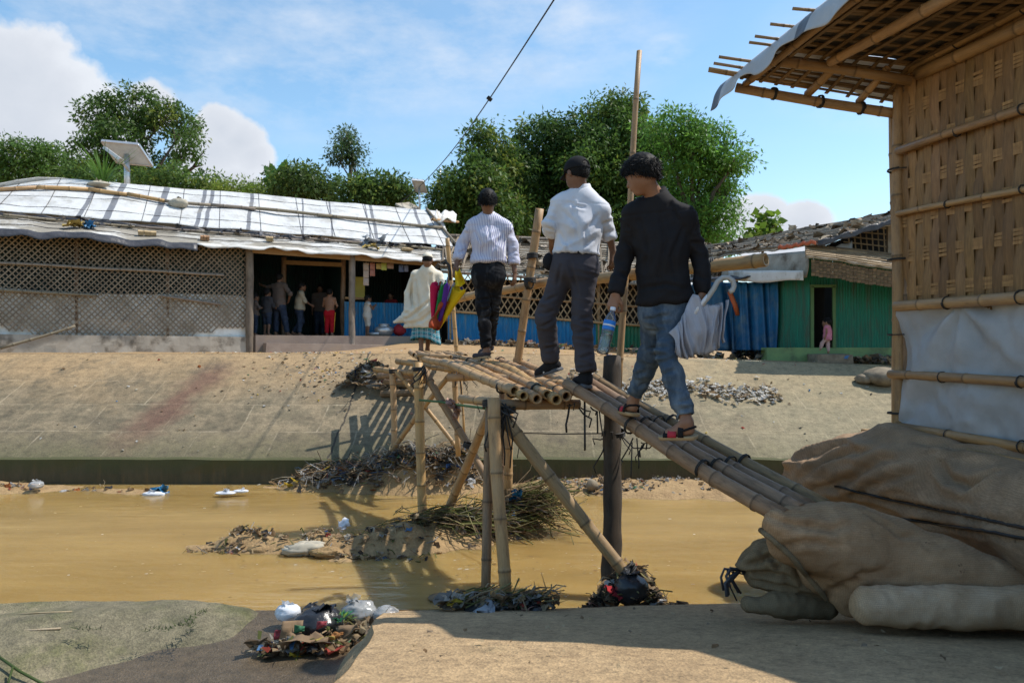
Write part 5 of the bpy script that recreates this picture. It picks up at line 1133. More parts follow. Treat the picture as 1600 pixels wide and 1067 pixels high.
brickat(421, .45, 'brick_buff', 'buff brick nearest the middle of the lower roof', lower, .15)
rock('stone', lower((sx(632, .5)+.9)/(roofL+1.2), .5)+A(0, 0, .05), .10, 'brick_buff', 'flat buff stone on the lower roof above the shop', 'stone', 71, (1.6, 1, .5))
rag('cloth_scrap', lower((sx(140, .3)+.9)/(roofL+1.2), .40)+A(0, 0, .06), .30, 'tarp_blue', None, ('blue rag lying on the lower roof beside the yellow one', 'cloth'), 2, flat=.6)
M['rag_yellow'] = cloth('mustard_cloth', (.40, .29, .09)); rag('cloth_scrap', lower((sx(125, .3)+.9)/(roofL+1.2), .38)+A(0, 0, .07), .28, 'rag_yellow', None, ('mustard yellow sack piece lying on the lower roof', 'cloth'), 3, flat=.6)
rag('cloth_scrap', lower((sx(585, .4)+.9)/(roofL+1.2), .5)+A(0, 0, .06), .26, 'rag_yellow', None, ('olive scrap caught under the torn grey film above the shop', 'cloth'), 3, flat=.5)
rag('torn_film', lower((sx(580, .7)+.9)/(roofL+1.2), .85)+A(0, 0, .08), .42, 'tarp_grey', None, ('torn grey film flapping at the roof joint above the shop', 'plastic sheet'), 4, flat=.3)
bagblob('cloth_knot', onroof(280, .54)+A(0, -.05, .08), .17, 'rag_pale', 'pale cloth knotted round the roof pole', 'cloth', 81, .7, (1.5, .8, 1), .22)
bagblob('cloth_knot', onroof(155, .82)+A(0, -.02, .08), .16, 'rag_pale', 'rolled pale cloth near the roof ridge under the grass tuft', 'cloth', 83, .5, (1.7, .8, 1), .22)
tuft('grass_tuft', onroof(157, .97)+A(0, .1, 0), 70, .75, .12, [(.12, .22, .04), (.09, .18, .03)], 'green grass tuft growing at the ridge of the white roof', 'grass', 1.3, .014)
b = MB(); b.grid(14, 5, lambda i, j: P(682+i*32, 329+i*3+j*17+2*math.sin(i*8), lerp(19.6, 20.4, i))+A(0, -.35*j+.06*math.sin(i*11), .05*float(vnoise(A(i*5, j*3, 0), 3)))); b.build('ridge_end_sheet', M['tarp_white'], SH, smooth=True, solid=.02)
pole('roof_pole', P(676, 343, 19.2), P(716, 347, 20.5), .04, .035, 'bamboo', SH)

# ================================================================== MIDDLE SHED (lattice over blue and green metal)
YB = 17.3
MS = root('lattice_shop', P(860, 545, YB+1), 'grey slatted roof shed with bamboo lattice over blue and green metal panels', 'shed')
def ML(px, y, dY=0): return P(px, y, YB+dY)
def mz(px, y): return (CY-y)/F*YB
yb = lambda px: 534+(px-715)*.069; ytp = lambda px: 487+(px-713)*.075
def mx(px): return (px-CX)/F*YB
corr(ML(700, 0), ML(931, 0), mz(0, yb(700)), mz(0, ytp(700)), (0, -1, 0), .085, .012, None, mz(0, yb(931)), mz(0, ytp(931))).build('blue_panel', M['blue_sheet'], MS)
corr(ML(931, 0), ML(1010, 0), mz(0, yb(931)), mz(0, ytp(931)), (0, -1, 0), .085, .012, None, mz(0, yb(1010)), mz(0, ytp(1010))).build('green_panel', M['green_dull'], MS)
lb = MB()
for sg in (1, -1):
    u = mx(690)-2.4
    while u < mx(1015)+2.4:
        pts = []
        for q in np.linspace(0, 1.5, 20):
            uu = u+sg*q*.62; pxx = uu/YB*F+CX; z = mz(0, ytp(pxx))+q
            if mx(700) <= uu <= mx(1010) and z < mz(0, 418+(pxx-700)*.07): pts.append(A(uu, YB-.03-.006*sg, z))
        if len(pts) > 1: lb.bar(pts[0], pts[-1], .026, .01, (0, -1, 0), A(1.5, 1.35, 1.1)*random.uniform(.75, 1.15))
        u += .155
lb.build('lattice_wall', M['lattice'], MS)
for f0, r in ((lambda p: yb(p), .035), (lambda p: ytp(p), .032), (lambda p: 458+(p-700)*.07, .022)):
    pole('wall_rail', ML(696, f0(696), -.05), ML(1012, f0(1012), -.05), r, r, 'bamboo', MS, node=.5)
for px in (703, 775, 850, 935, 972, 1008): pole('wall_post', ML(px, yb(px)+2, .03), ML(px, 415+(px-700)*.07, .03), .04, .04, 'bamboo', MS)
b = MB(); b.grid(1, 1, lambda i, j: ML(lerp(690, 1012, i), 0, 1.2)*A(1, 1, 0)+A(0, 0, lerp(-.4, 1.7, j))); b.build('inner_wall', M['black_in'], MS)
b = MB(); b.grid(10, 1, lambda i, j: ML(lerp(700, 1012, i), yb(lerp(700, 1012, i))+lerp(11, 1, j), .05)); b.build('wall_foot', M['rubble'], MS, solid=.06)
def mroof(i, j): px = lerp(688, 1130, i); return P(px, lerp(421+(px-700)*.062, 372+(px-700)*.030, j), YB-.45+3.2*j)+A(0, 0, .03*float(fbm(A(i*14, j*5, 0), 3)))
b = MB(); b.grid(60, 12, mroof); b.build('roof_sheet', M['tarp_dull'], MS, smooth=True, solid=.03)
b = MB()
for k in range(16):
    j = .02+k*.062; p = [mroof(q/9, min(1, j+.012*math.sin(q+k)))+A(0, -.02, .035) for q in range(10)]
    for a, c in zip(p[:-1], p[1:]): b.bar(a, c, .05, .02, (0, -.3, 1), A(1, 1, 1)*random.uniform(.5, 1.1))
for k in range(30):
    i = random.random(); b.bar(mroof(i, 0)+A(0, -.05, .06), mroof(min(1, i+random.uniform(-.02, .05)), 1)+A(0, 0, .06), .04, .02, (0, -.3, 1), A(1, 1, 1)*random.uniform(.5, 1.1))
for k in range(120): 
    i, j = random.random(), random.random()**1.5; b.scrap(mroof(i, j)+A(0, -.03, .06), random.uniform(.15, .45), A(*random.choice([(1.6, 1.7, 1.9), (.7, .7, .7), (.4, .4, .4), (1.9, 2.0, 2.1)])), .8, 3)
b.build('roof_batten', M['lattice'], MS)
for k in range(3): pole('eave_pole', mroof(k/3, -.01)+A(0, 0, -.05), mroof((k+1)/3, -.01)+A(0, 0, -.05), .04, .04, 'bamboo_grey', MS)
pole('ridge_pole', mroof(0, 1)+A(0, 0, .07), mroof(.6, 1)+A(0, 0, .05), .05, .045, 'bamboo_grey', MS)

# ================================================================== GREEN HUT
GH = root('green_hut', (6.4, 14, -.3), 'green corrugated metal hut with dark doorway and slatted bamboo roof', 'hut')
gc = P(1264, 0, 13.2)*A(1, 1, 0); gl_ = P(1203, 0, 14.3)*A(1, 1, 0); gr = P(1640, 0, 13.2)*A(1, 1, 0); YG = 13.2
gzp = lambda y: (CY-y)/F*YG
corr(gl_, gc, -.02, 1.55, nrm(A(-1.1, -.35, 0)), .05, .007, None, .0, 1.62).build('side_panel', M['green_sheet'], GH)
d0, d1 = P(1271, 0, YG), P(1301, 0, YG)
mbp = corr(gc, d0, gzp(545), 1.6, (0, -1, 0), .05, .007); corr(d0, d1, gzp(449), 1.6, (0, -1, 0), .05, .007, mbp); mbp.build('front_panel', M['green_sheet'], GH)
corr(d1, gr, gzp(545), 1.6, (0, -1, 0), .05, .007, None, gzp(545), 1.45).build('front_panel', M['green_sheet'], GH)
b = MB(); b.bar(P(1269, 543, YG-.03), P(1269, 448, YG-.03), .05, .04, (0, 1, 0)); b.bar(P(1303, 543, YG-.03), P(1303, 448, YG-.03), .05, .04, (0, 1, 0)); b.bar(P(1266, 447, YG-.03), P(1306, 447, YG-.03), .05, .04, (0, 1, 0)); b.build('door_frame', plain('green_frame', (.10, .18, .07)), GH)
b = MB(); b.box(P(1470, 556, YG+.12)+A(-.9, 0, 0), (4.6, .30, .30)); b.build('plinth', M['green_plinth'], GH)
b = MB(); b.box(P(1297, 562, YG-.28), (.62, .42, .20), None, None, .012); b.build('door_step', M['stone'], GH)
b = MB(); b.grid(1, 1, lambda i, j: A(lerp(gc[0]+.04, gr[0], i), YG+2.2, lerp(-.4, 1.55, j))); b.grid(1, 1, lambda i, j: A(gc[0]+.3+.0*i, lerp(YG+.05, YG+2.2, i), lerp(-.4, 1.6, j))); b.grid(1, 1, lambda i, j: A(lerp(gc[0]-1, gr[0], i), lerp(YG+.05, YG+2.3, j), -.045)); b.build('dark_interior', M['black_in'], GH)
g_rf, g_rn, g_en, g_ef = P(1095, 390, 19), P(1700, 262, 14.0), P(1272, 381, 12.75), P(1096, 405, 16.3)
g_rn = lerp(P(1105, 388, 19), P(1395, 336, 14.2), 1.25)
def groof(i, j): return lerp(lerp(g_ef, g_en, i), lerp(g_rf, g_rn, i), j)+A(0, 0, .05*float(fbm(A(i*10, j*5, 0), 4))-.10*math.sin(math.pi*j)*.4)
b = MB(); b.grid(50, 24, groof); b.build('roof_sheet', M['tarp_dull'], GH, smooth=True, solid=.03)
for k in range(15):
    j = .02+k*.068; q = [groof(t/6, j+.010*math.sin(t*1.3+k))+A(0, -.02, .05) for t in range(7)]
    bb = MB()
    for a, c in zip(q[:-1], q[1:]): bb.bamboo(a, c, .034, .032, node=.5, seg=7, hollow=(0, 0), tint=A(1, 1, 1)*random.uniform(.6, 1.15))
    bb.build('roof_batten', M['bamboo_grey'], GH, smooth=True)
b = MB()
for k in range(150):
    i, j = random.random(), random.random(); b.scrap(groof(i, j)+A(0, -.02, .07), random.uniform(.08, .25), A(*random.choice([(.5, .45, .4), (.9, .85, .8), (1.5, 1.5, 1.5), (.3, .28, .25)])), .8, 3)
b.build('roof_scrap', M['lattice'], GH)['kind'] = 'stuff'
b = MB(); b.grid(16, 3, lambda i, j: groof(lerp(.72, 1, i), 0)+A(0, -.05, .06)+A(.0, -.02, -.06*j)+A(0, 0, .02*math.sin(i*30)))
b.build('orange_film', plain('orange_film', (.55, .13, .05), .5), GH, smooth=True, solid=.01)
b = MB(); b.grid(20, 4, lambda i, j: lerp(groof(1, .0), groof(1, 1.0), i)+A(.04, -.06, .05-.10*j+.02*math.sin(i*40+j*2))); b.build('verge_film', M['tarp_black'], GH, smooth=True, solid=.01)
ga = P(1330, 388, 13.0); gb2 = P(1420, 402, 13.0)
b = MB()
for k in range(11):
    px = 1326+k*9; zt = 345+(1395-px)*.42; b.bar(P(px, zt-2, 13.6), P(px+3, 400, 13.55), .022, .014, (0, -1, 0), A(1.3, 1.2, 1.0)*random.uniform(.6, 1.1))
for k in range(6): b.bar(P(1310+k*8, 386-k*8, 13.55), P(1425, 400-k*10, 13.55), .022, .014, (0, -1, 0), A(1.3, 1.2, 1.0)*random.uniform(.6, 1.1))
b.build('gable_lattice', M['lattice'], GH)
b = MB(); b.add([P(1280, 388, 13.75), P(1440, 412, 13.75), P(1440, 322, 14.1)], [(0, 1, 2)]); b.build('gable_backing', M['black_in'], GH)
b = MB(); b.grid(8, 3, lambda i, j: P(lerp(1284, 1332, i), lerp(386+i*6, 392-i*15, j), 13.4)+A(0, .02*math.sin(i*9), .02*math.sin(i*13))); b.build('gable_sheet', M['tarp_grey'], GH, smooth=True, solid=.01)
b = MB(); b.bar(P(1391, 340, 13.3), P(1391, 410, 13.3), .11, .06, (0, -1, 0)); b.build('gable_post', M['lattice'], GH)
def skr(i, j): px = lerp(1258, 1640, i); return lerp(P(px, 402+(px-1264)*.135, 12.4), P(px, 385+(px-1264)*.12, 13.3), j)+A(0, 0, .03*float(fbm(A(i*20, j*3, 0), 6)))
b = MB(); b.grid(50, 6, skr); b.build('skirt_roof', M['tarp_dull'], GH, smooth=True, solid=.03)
b = MB()
for k in range(7):
    for t in range(8): b.bar(skr(t/8, k/6.5)+A(0, -.02, .04), skr((t+1)/8, k/6.5+.01)+A(0, -.02, .04), .05, .025, (0, -.4, 1), A(1.25, 1.15, 1)*random.uniform(.6, 1.2))
b.build('roof_batten', M['lattice'], GH)
b = MB()
for k in range(60):
    i0 = k/60
    p = skr(lerp(.04, .98, i0), -.02); px = lerp(1258, 1640, lerp(.04, .98, i0))
    for r in range(5): b.box(p+A(0, .06-.008*((k+r) % 2), -.05-r*.055), (.072, .012, .05), None, A(1, 1, 1)*(.8 if (k+r) % 2 else 1.15)*random.uniform(.75, 1.1))
b.build('woven_fascia', M['split'], GH)
b = MB(); b.grid(24, 8, lambda i, j: lerp(P(1128, lerp(404, 440, j), 15.6), P(1262, lerp(392, 436, j), 12.9), i)+A(-.05*j, -.12*math.sin(j*2.5), .02*math.sin(i*14)*j)); b.build('awning_sheet', M['tarp_dull'], GH, smooth=True, solid=.012)
b = MB(); b.grid(24, 4, lambda i, j: lerp(P(1140, lerp(424, 442, j), 15.1), P(1256, lerp(424, 440, j), 12.8), i)+A(-.06, -.14-.03*math.sin(i*12), .02*math.sin(i*9)*j)); b.build('awning_sheet', M['tarp_white'], GH, smooth=True, solid=.012)
BT_ = root('blue_tarp_lean_to', P(1100, 548, 15.2), 'lean-to hung with creased blue tarpaulin between the lattice shed and the green hut', 'lean-to')
def btf(x0, x1, Y0, Y1, s, yb0=551): return lambda i, j: (lambda px: P(px, lerp(yb0+(3*math.sin(i*5+s)), 441, j), lerp(Y0, Y1, i))+A(0, -.09*math.sin(i*16+s+j*1.5)*(1-j*.5)-.05*math.sin(i*37+j*3), 0))(lerp(x0, x1, i))
b = MB(); b.grid(50, 14, btf(1004, 1152, 15.9, 15.0, 1)); b.build('blue_curtain', M['tarp_blue'], BT_, smooth=True, solid=.01)
b = MB(); b.grid(50, 14, btf(1144, 1213, 14.9, 14.0, 3, 557)); b.build('blue_curtain', M['tarp_blue'], BT_, smooth=True, solid=.01)
b = MB(); b.grid(20, 4, lambda i, j: lerp(P(1000, 0, 15.6), P(1215, 0, 13.9), i)*A(1, 1, 0)+A(0, .5*j, 1.36+.06*j+.05*float(fbm(A(i*12, j*4, 0), 2)))); b.build('tarp_roof', M['tarp_black'], BT_, smooth=True, solid=.03)
b = MB(); b.tube([P(1140, 456, 14.75), P(1148, 475, 14.7), P(1153, 492, 14.75)], .05, 6); b.build('orange_strap', plain('orange_tape', (.50, .12, .04)), BT_, smooth=True)
for px, Y in ((1004, 15.9), (1150, 15.05), (1212, 14.05)): pole('pole', P(px, 553, Y+.12), P(px, 436, Y+.12), .05, .045, 'bamboo_brown', BT_)
rag('torn_film', P(1160, 556, 13.9), .3, 'tarp_black', None, ('black film lying at the foot of the blue tarpaulin', 'plastic sheet'), 3, flat=.8)
# small far roof behind the long shed
FR = root('far_hut', P(645, 330, 26), 'far small hut whose brown roof shows behind the white roof', 'hut')
b = MB(); b.prism([P(618, 318, 25), P(640, 316, 26), P(656, 324, 26.5), P(640, 330, 25)], [P(618, 321, 25), P(640, 319, 26), P(656, 327, 26.5), P(640, 333, 25)]); b.build('roof', M['tarp_dull'], FR)
b = MB(); b.box(P(638, 440, 26.5), (.8, 1.2, 5)); b.build('wall', M['plinth'], FR)
# ================================================================== POLES, LAMPS, WIRE
def solar(px, ytop, ybot, Y, w, h, tilt, label, r):
    rt = root('solar_lamp', P(px, ybot, Y), label, 'solar lamp'); b = MB(); b.tube([P(px+1, ybot+14, Y), P(px, ytop+3, Y)], r, 10); b.build('pole', M['steel'], rt, smooth=True)
    c = P(px+(w[0]+w[1])/2, ytop, Y); hw = (w[1]-w[0])/2/F*Y; ud = nrm(A(1, .25, -.04)); vd = nrm(A(-.10, -.62, .45)); 
    b = MB(); b.box(c, (hw*2, h, .05), (ud, vd, np.cross(ud, vd))); b.build('solar_panel', M['solar'], rt)
    b = MB()
    for (cc, sz) in ((c+vd*h/2, (hw*2.02, .05, .08)), (c-vd*h/2, (hw*2.02, .05, .08)), (c+ud*hw, (.05, h, .08)), (c-ud*hw, (.05, h, .08))): b.box(cc, sz, (ud, vd, np.cross(ud, vd)))
    b.build('panel_frame', M['steel'], rt)
    return rt, c, ud, vd
rt, c, ud, vd = solar(198, 240, 290, 20, (-24, 27), .72, 1, 'solar panel on a grey pole above the white roof with a lamp arm', .075)
b = MB(); b.box(c+ud*.38-np.cross(ud, vd)*.06+vd*-.1, (.14, .14, .05), (ud, vd, np.cross(ud, vd))); b.build('junction_box', M['rubber'], rt)
b = MB(); b.tube([P(202, 268, 20), P(190, 252, 19.6), P(180, 243, 19.4)], .035, 8); b.box(P(177, 241, 19.3), (.5, .2, .07), (nrm(A(.8, .1, -.6)), (0, 1, 0), nrm(A(.6, 0, .8)))); b.build('lamp_arm', M['steel'], rt)
rt, c, ud, vd = solar(655, 291, 322, 25, (-8, 9), .5, 1, 'small distant solar panel on a thin pole beside the big trees', .035)
b = MB(); b.tube([P(687, 320, 26), P(688, 262, 26)], .025, 6); tag(b.build('antenna_pole', M['steel'], smooth=True), 'thin distant antenna pole rising left of the big trees', 'pole')
w0, w1 = P(885, -30, 9), P(655, 292, 25); b = MB(); b.tube([lerp(w0, w1, t)+A(0, 0, -.25*math.sin(math.pi*t)) for t in np.linspace(0, 1, 24)], .012, 6)
w2 = P(560, 372, 27); b.tube([lerp(w1, w2, t) for t in np.linspace(0, 1, 6)], .014, 6); b.tube([P(765, 154, 13.3), P(762, 152, 13.3), P(768, 157, 13.3)], .04, 5)
tag(b.build('overhead_cable', M['wire'], smooth=True), 'black overhead cable slanting down across the sky to the distant solar panel', 'cable')
# ================================================================== TREES
def leaves(centers, n_per, rc, L, W, base, young=.12, droop=.5, rng=NR, ctr=None, yc=(.17, .20, .035)):
    n = len(centers)*n_per; c = np.repeat(centers, n_per, 0); off = rng.normal(size=(n, 3)); off /= np.linalg.norm(off, axis=1)[:, None]; rr = rng.random((n, 1))**.5
    rcl = np.repeat(rc*rng.uniform(.55, 1.3, (len(centers), 1)), n_per, 0); p = c+off*rr*rcl*A(1, 1, .75)
    d = off+rng.normal(size=(n, 3))*.55+A(0, 0, -droop); d /= np.linalg.norm(d, axis=1)[:, None]
    w = np.cross(d, rng.normal(size=(n, 3))*A(.6, .6, 1)+A(0, 0, .4)); w /= np.linalg.norm(w, axis=1)[:, None]+1e-9
    sz = rng.uniform(.65, 1.25, (n, 1)); up = np.cross(w, d)
    V = np.stack([p, p+d*L*.45*sz+w*W*.5*sz+up*W*.12, p+d*L*sz, p+d*L*.45*sz-w*W*.5*sz+up*W*.12], 1).reshape(-1, 3)
    tone = np.repeat(np.exp(rng.normal(size=(len(centers), 1))*.22), n_per, 0)*rng.uniform(.75, 1.3, (n, 1))
    col = np.asarray(base)*A(1.25, 1.2, 1.1)*tone; yg = np.repeat(rng.random(len(centers)) < young, n_per); col[yg] = np.asarray(yc)*tone[yg]
    return V, np.repeat(col, 4, 0)
def tree(name, lobes, Y, base_px, label, L=.20, W=.078, base=(.045, .085, .022), dens=1.0, young=.10, droop=.5, trunk=.22, group=None, dy=1.4, cat='tree', rc=.46, yc=(.20, .24, .045), gbase=None, per=34, shell=.5):
    bx, bz = base_px; p0 = P(bx, bz, Y)
    rt = root(name, p0, label, cat, group)
    Cs = []; LC = []
    for (x, y, rx, ry) in lobes:
        yy = Y+random.uniform(-dy, dy); c = P(x, y, yy); a = A(rx/F*yy, max(rx, ry)/F*yy*.9, ry/F*yy); LC.append(c)
        K = max(6, int(dens*rx*ry*math.pi*.022)); u = NR.normal(size=(K, 3)); u /= np.linalg.norm(u, axis=1)[:, None]
        m = (shell+(1-shell)*NR.random((K, 1))**.6)*(1+.52*fbm(u*1.9+c, 5)[:, None]); Cs.append(c+u*m*a)
    Cs = np.concatenate(Cs); hue = 1+.16*fbm(Cs*.35, 3)[:, None]; V, c = leaves(Cs, per, rc, L, W, base, young, droop, yc=yc)
    mesh_obj('crown', V, np.arange(len(V)).reshape(-1, 4), M['leaf'], rt, False, 0, None, None, c)
    b = MB(); top = np.mean(LC, 0); fork = lerp(p0, top, .55)+NR.normal(size=3)*.15
    b.tube([p0, lerp(p0, fork, .5)+NR.normal(size=3)*A(.12, .12, 0), fork], [trunk, trunk*.85, trunk*.7], 10)
    for q in LC:
        mid = lerp(fork, q, .5)+NR.normal(size=3)*.2+A(0, 0, .15); b.tube([fork, mid, q], [trunk*.5, trunk*.3, trunk*.1], 7)
        near = Cs[np.argsort(np.linalg.norm(Cs-q, axis=1))[:40:5]]
        for e in near: b.tube([lerp(mid, q, random.uniform(.2, .9)), lerp(q, e, .5)+A(0, 0, .1), e], [trunk*.14, trunk*.08, trunk*.03], 5)
    b.build('trunk', M['bark'], rt, smooth=True); return rt
DG = (0.068, 0.125, 0.029)
tree('leafy_tree', [(735, 288, 50, 42), (764, 238, 36, 38), (712, 312, 38, 28), (790, 300, 50, 58), (765, 350, 70, 42), (742, 330, 50, 40)], 27, (770, 470), 'dark mango-like tree at the left end of the big tree group', base=DG, young=.16, group='trees behind the middle shed')
tree('leafy_tree', [(842, 232, 46, 46), (818, 290, 58, 55), (890, 216, 44, 32), (866, 330, 75, 60), (800, 370, 60, 40), (905, 280, 50, 50)], 30, (860, 480), 'dense dark tree second from the left in the big tree group', base=(0.058, 0.110, 0.029), young=.06, group='trees behind the middle shed')
tree('leafy_tree', [(958, 204, 52, 48), (998, 240, 55, 62), (940, 268, 58, 60), (1010, 330, 66, 60), (935, 340, 66, 60), (972, 175, 34, 22)], 29, (980, 480), 'tallest dense tree of the big tree group, behind the tall bamboo pole', base=(0.074, 0.138, 0.031), young=.10, group='trees behind the middle shed')
tree('leafy_tree', [(1046, 205, 46, 34), (1098, 228, 46, 40), (1128, 262, 36, 34), (1085, 290, 56, 52), (1150, 254, 28, 14), (1056, 340, 60, 60), (1118, 345, 34, 34), (1096, 388, 46, 28), (1138, 300, 22, 20), (1140, 372, 20, 18), (1080, 240, 40, 40)], 26, (1070, 480), 'bright feathery green tree at the right end of the big tree group', L=.17, W=.06, base=(0.101, 0.218, 0.039), young=.12, group='trees behind the middle shed', dens=.72, yc=(.12, .22, .04))
tree('leafy_tree', [(160, 178, 38, 34), (212, 165, 38, 26), (262, 182, 36, 26), (298, 228, 20, 26), (190, 218, 44, 38), (150, 236, 30, 36), (246, 268, 54, 34), (180, 272, 54, 34), (288, 200, 24, 24), (225, 200, 26, 20)], 34, (205, 420), 'tall broad dark tree behind the left solar lamp', L=.21, W=.085, base=(0.065, 0.118, 0.029), young=.09, dens=.62, group='trees behind the long shed')
b = MB(); b.tube([P(285, 275, 33.5), P(302, 262, 33.5), P(312, 245, 33.5), P(320, 236, 33.5)], [.09, .07, .04, .02], 6); b.tube([P(302, 262, 33.5), P(318, 258, 33.5)], [.05, .02], 5); tag(b.build('bare_branch', M['bark'], smooth=True), 'bare branch jutting right from the broad dark tree', 'branch')
tree('leafy_tree', [(36, 246, 46, 30), (88, 250, 36, 24), (10, 268, 34, 28), (66, 276, 56, 24), (112, 266, 22, 22)], 36, (50, 420), 'low round green tree at the left edge of the picture behind the white roof', base=(0.078, 0.147, 0.033), young=.05, group='trees behind the long shed')
tree('leafy_tree', [(320, 296, 42, 20), (268, 290, 56, 24), (215, 292, 50, 24), (130, 284, 36, 22)], 30, (270, 400), 'low dark foliage right behind the ridge of the white roof', base=(0.068, 0.122, 0.029), young=.1, group='trees behind the long shed', trunk=.12)
tree('bush', [(365, 296, 34, 13), (402, 300, 26, 12), (345, 303, 26, 11), (385, 306, 40, 12)], 29, (375, 400), 'pale yellow-green bush behind the white roof', L=.15, W=.05, base=(.13, .20, .035), young=.3, trunk=.08, cat='bush')
tree('leafy_tree', [(462, 286, 38, 22), (498, 290, 34, 22), (438, 302, 30, 20), (480, 305, 44, 20)], 30, (470, 400), 'dark small tree beside the banana plant', base=(0.068, 0.113, 0.031), young=.08, group='trees behind the long shed', trunk=.12)
tree('slender_tree', [(541, 236, 26, 22), (536, 216, 15, 12), (552, 246, 18, 15), (524, 242, 14, 11), (542, 208, 8, 6)], 31, (541, 400), 'lone slender tree standing above the bushes on a thin trunk', L=.16, W=.06, base=(.05, .088, .032), young=.04, dens=.8, trunk=.12)
b = MB()
tree('leafy_tree', [(588, 298, 44, 24), (622, 296, 22, 22), (556, 302, 34, 22), (604, 318, 48, 14)], 29, (590, 400), 'dark bushy tree left of the small distant solar panel', base=(0.070, 0.123, 0.031), young=.10, group='trees behind the long shed', trunk=.12)
tree('vine', [(1196, 350, 13, 15), (1188, 368, 20, 10), (1208, 362, 10, 8)], 20, (1192, 470), 'pale green leafy vine rising behind the green hut roof', L=.22, W=.17, base=(.13, .22, .03), young=.2, trunk=.05, rc=.22, cat='vine', dy=.3, per=10, yc=(.2, .26, .05))
BN = root('banana_plant', P(432, 400, 29), 'banana plant with drooping leaves behind the long shed', 'banana plant')
b = MB(); b.tube([P(432, 400, 29), P(432, 290, 29)], [.16, .10], 8); b.build('stem', M['bark'], BN, smooth=True)
def bleaf(a, c, droop, w):
    b = MB(); a = np.asarray(a); c = np.asarray(c); d = c-a
    def fn(i, j):
        p = a+d*i+A(0, 0, 1)*(math.sin(i*math.pi*.75)*droop); s = (j-.5)*2; ww = w*math.sin(min(1, i*1.15+.08)*math.pi)**.6 if i < .98 else .01
        return p+nrm(np.cross(d, A(0, 0.9, .3)))*ww*s+A(0, 0, -abs(s)*ww*.5+.03*math.sin(i*60)*abs(s))
    b.grid(24, 4, fn, lambda i, j: (.10+.03*math.sin(i*40), .19, .04)); b.build('banana_leaf', M['leaf'], BN)
for a in (((432, 288), (452, 246), .15, .22), ((430, 290), (408, 268), .35, .2), ((432, 290), (420, 258), .25, .2), ((434, 292), (462, 272), .35, .2), ((432, 295), (405, 290), .3, .2), ((434, 292), (446, 262), .2, .2)):
    bleaf(P(*a[0], 29), P(*a[1], 29+random.uniform(-.6, .6)), a[2], a[3])

# ================================================================== PEOPLE
def add_hand(S, w, d, palm, side, s=1.0, curl=.5, k=.006, grip=0):
    """hand from wrist w towards d; palm = direction the palm faces; side = direction of the thumb"""
    d = nrm(d); palm = nrm(palm-d*np.dot(palm, d)); t = nrm(np.cross(d, palm)); t = t if np.dot(t, side) > 0 else -t
    kn = w+d*.085*s
    for q in (-.026, -.009, .009, .026): S.cone(w+d*.012*s+t*q*.55*s, kn+t*q*s*.95, .017*s, .0135*s, .012, (palm, 1.25))
    for i, (q, L) in enumerate(((.030, .072), (.010, .082), (-.010, .076), (-.029, .058))):
        a = kn+t*q*s; c = curl+grip+.06*i; d1 = nrm(d*math.cos(c*.7)+palm*math.sin(c*.7)+t*q*1.5); d2 = nrm(d*math.cos(c*1.6)+palm*math.sin(c*1.6)); d3 = nrm(d*math.cos(c*2.5)+palm*math.sin(c*2.5))
        p1 = a+d1*L*.45*s; p2 = p1+d2*L*.32*s; p3 = p2+d3*L*.24*s
        S.cone(a-d*.012*s, p1, .0098*s, .0088*s, k); S.cone(p1, p2, .0088*s, .008*s, k*.6); S.cone(p2, p3, .008*s, .0068*s, k*.6)
    b0 = w+d*.025*s+t*.022*s+palm*.008*s; b1 = b0+nrm(d*.75+t*.6+palm*.35)*.042*s; b2 = b1+nrm(d*.85+t*.1+palm*(.3+grip))*.034*s; b3 = b2+nrm(d*.9-t*.2+palm*(.4+grip))*.024*s
    S.cone(b0, b1, .0155*s, .0115*s, .010); S.cone(b1, b2, .0112*s, .0095*s, .006); S.cone(b2, b3, .0095*s, .0075*s, .004)
def add_foot(S, ank, heel, toe, s=1.0, infl=0, toes=True, k=.02, op='u'):
    """heel and toe are points on the sole"""
    f = nrm(toe-heel); up = nrm(ank-(heel+f*.06*s)); up = nrm(up-f*np.dot(up, f)); r = np.cross(f, up); L = np.linalg.norm(toe-heel)
    S.cone(ank, heel+f*.035*s+up*.034*s, .034*s+infl, .032*s+infl, k)
    S.cone(ank+f*.02*s-up*.01, heel+f*L*.62+up*.026*s, .032*s+infl, .025*s+infl, k, (r, .85))
    for q, e in ((-.022, .97), (0, 1.0), (.022, .95)): S.cone(heel+f*L*.30+r*q*.6*s+up*.026*s, heel+f*(L*.78*e)+r*q*s+up*.019*s, .023*s+infl, .019*s+infl, k)
    for i, q in enumerate((-.034, -.017, 0, .016, .031)):
        e = (.86, .93, .97, .99, 1.0)[i]; 
        S.cone(heel+f*L*.72*e+r*q*.8*s+up*.016*s, heel+f*(L*e-.009)+r*q*s+up*.011*s, .012*s+infl, .0095*s+infl, .008 if toes else k)
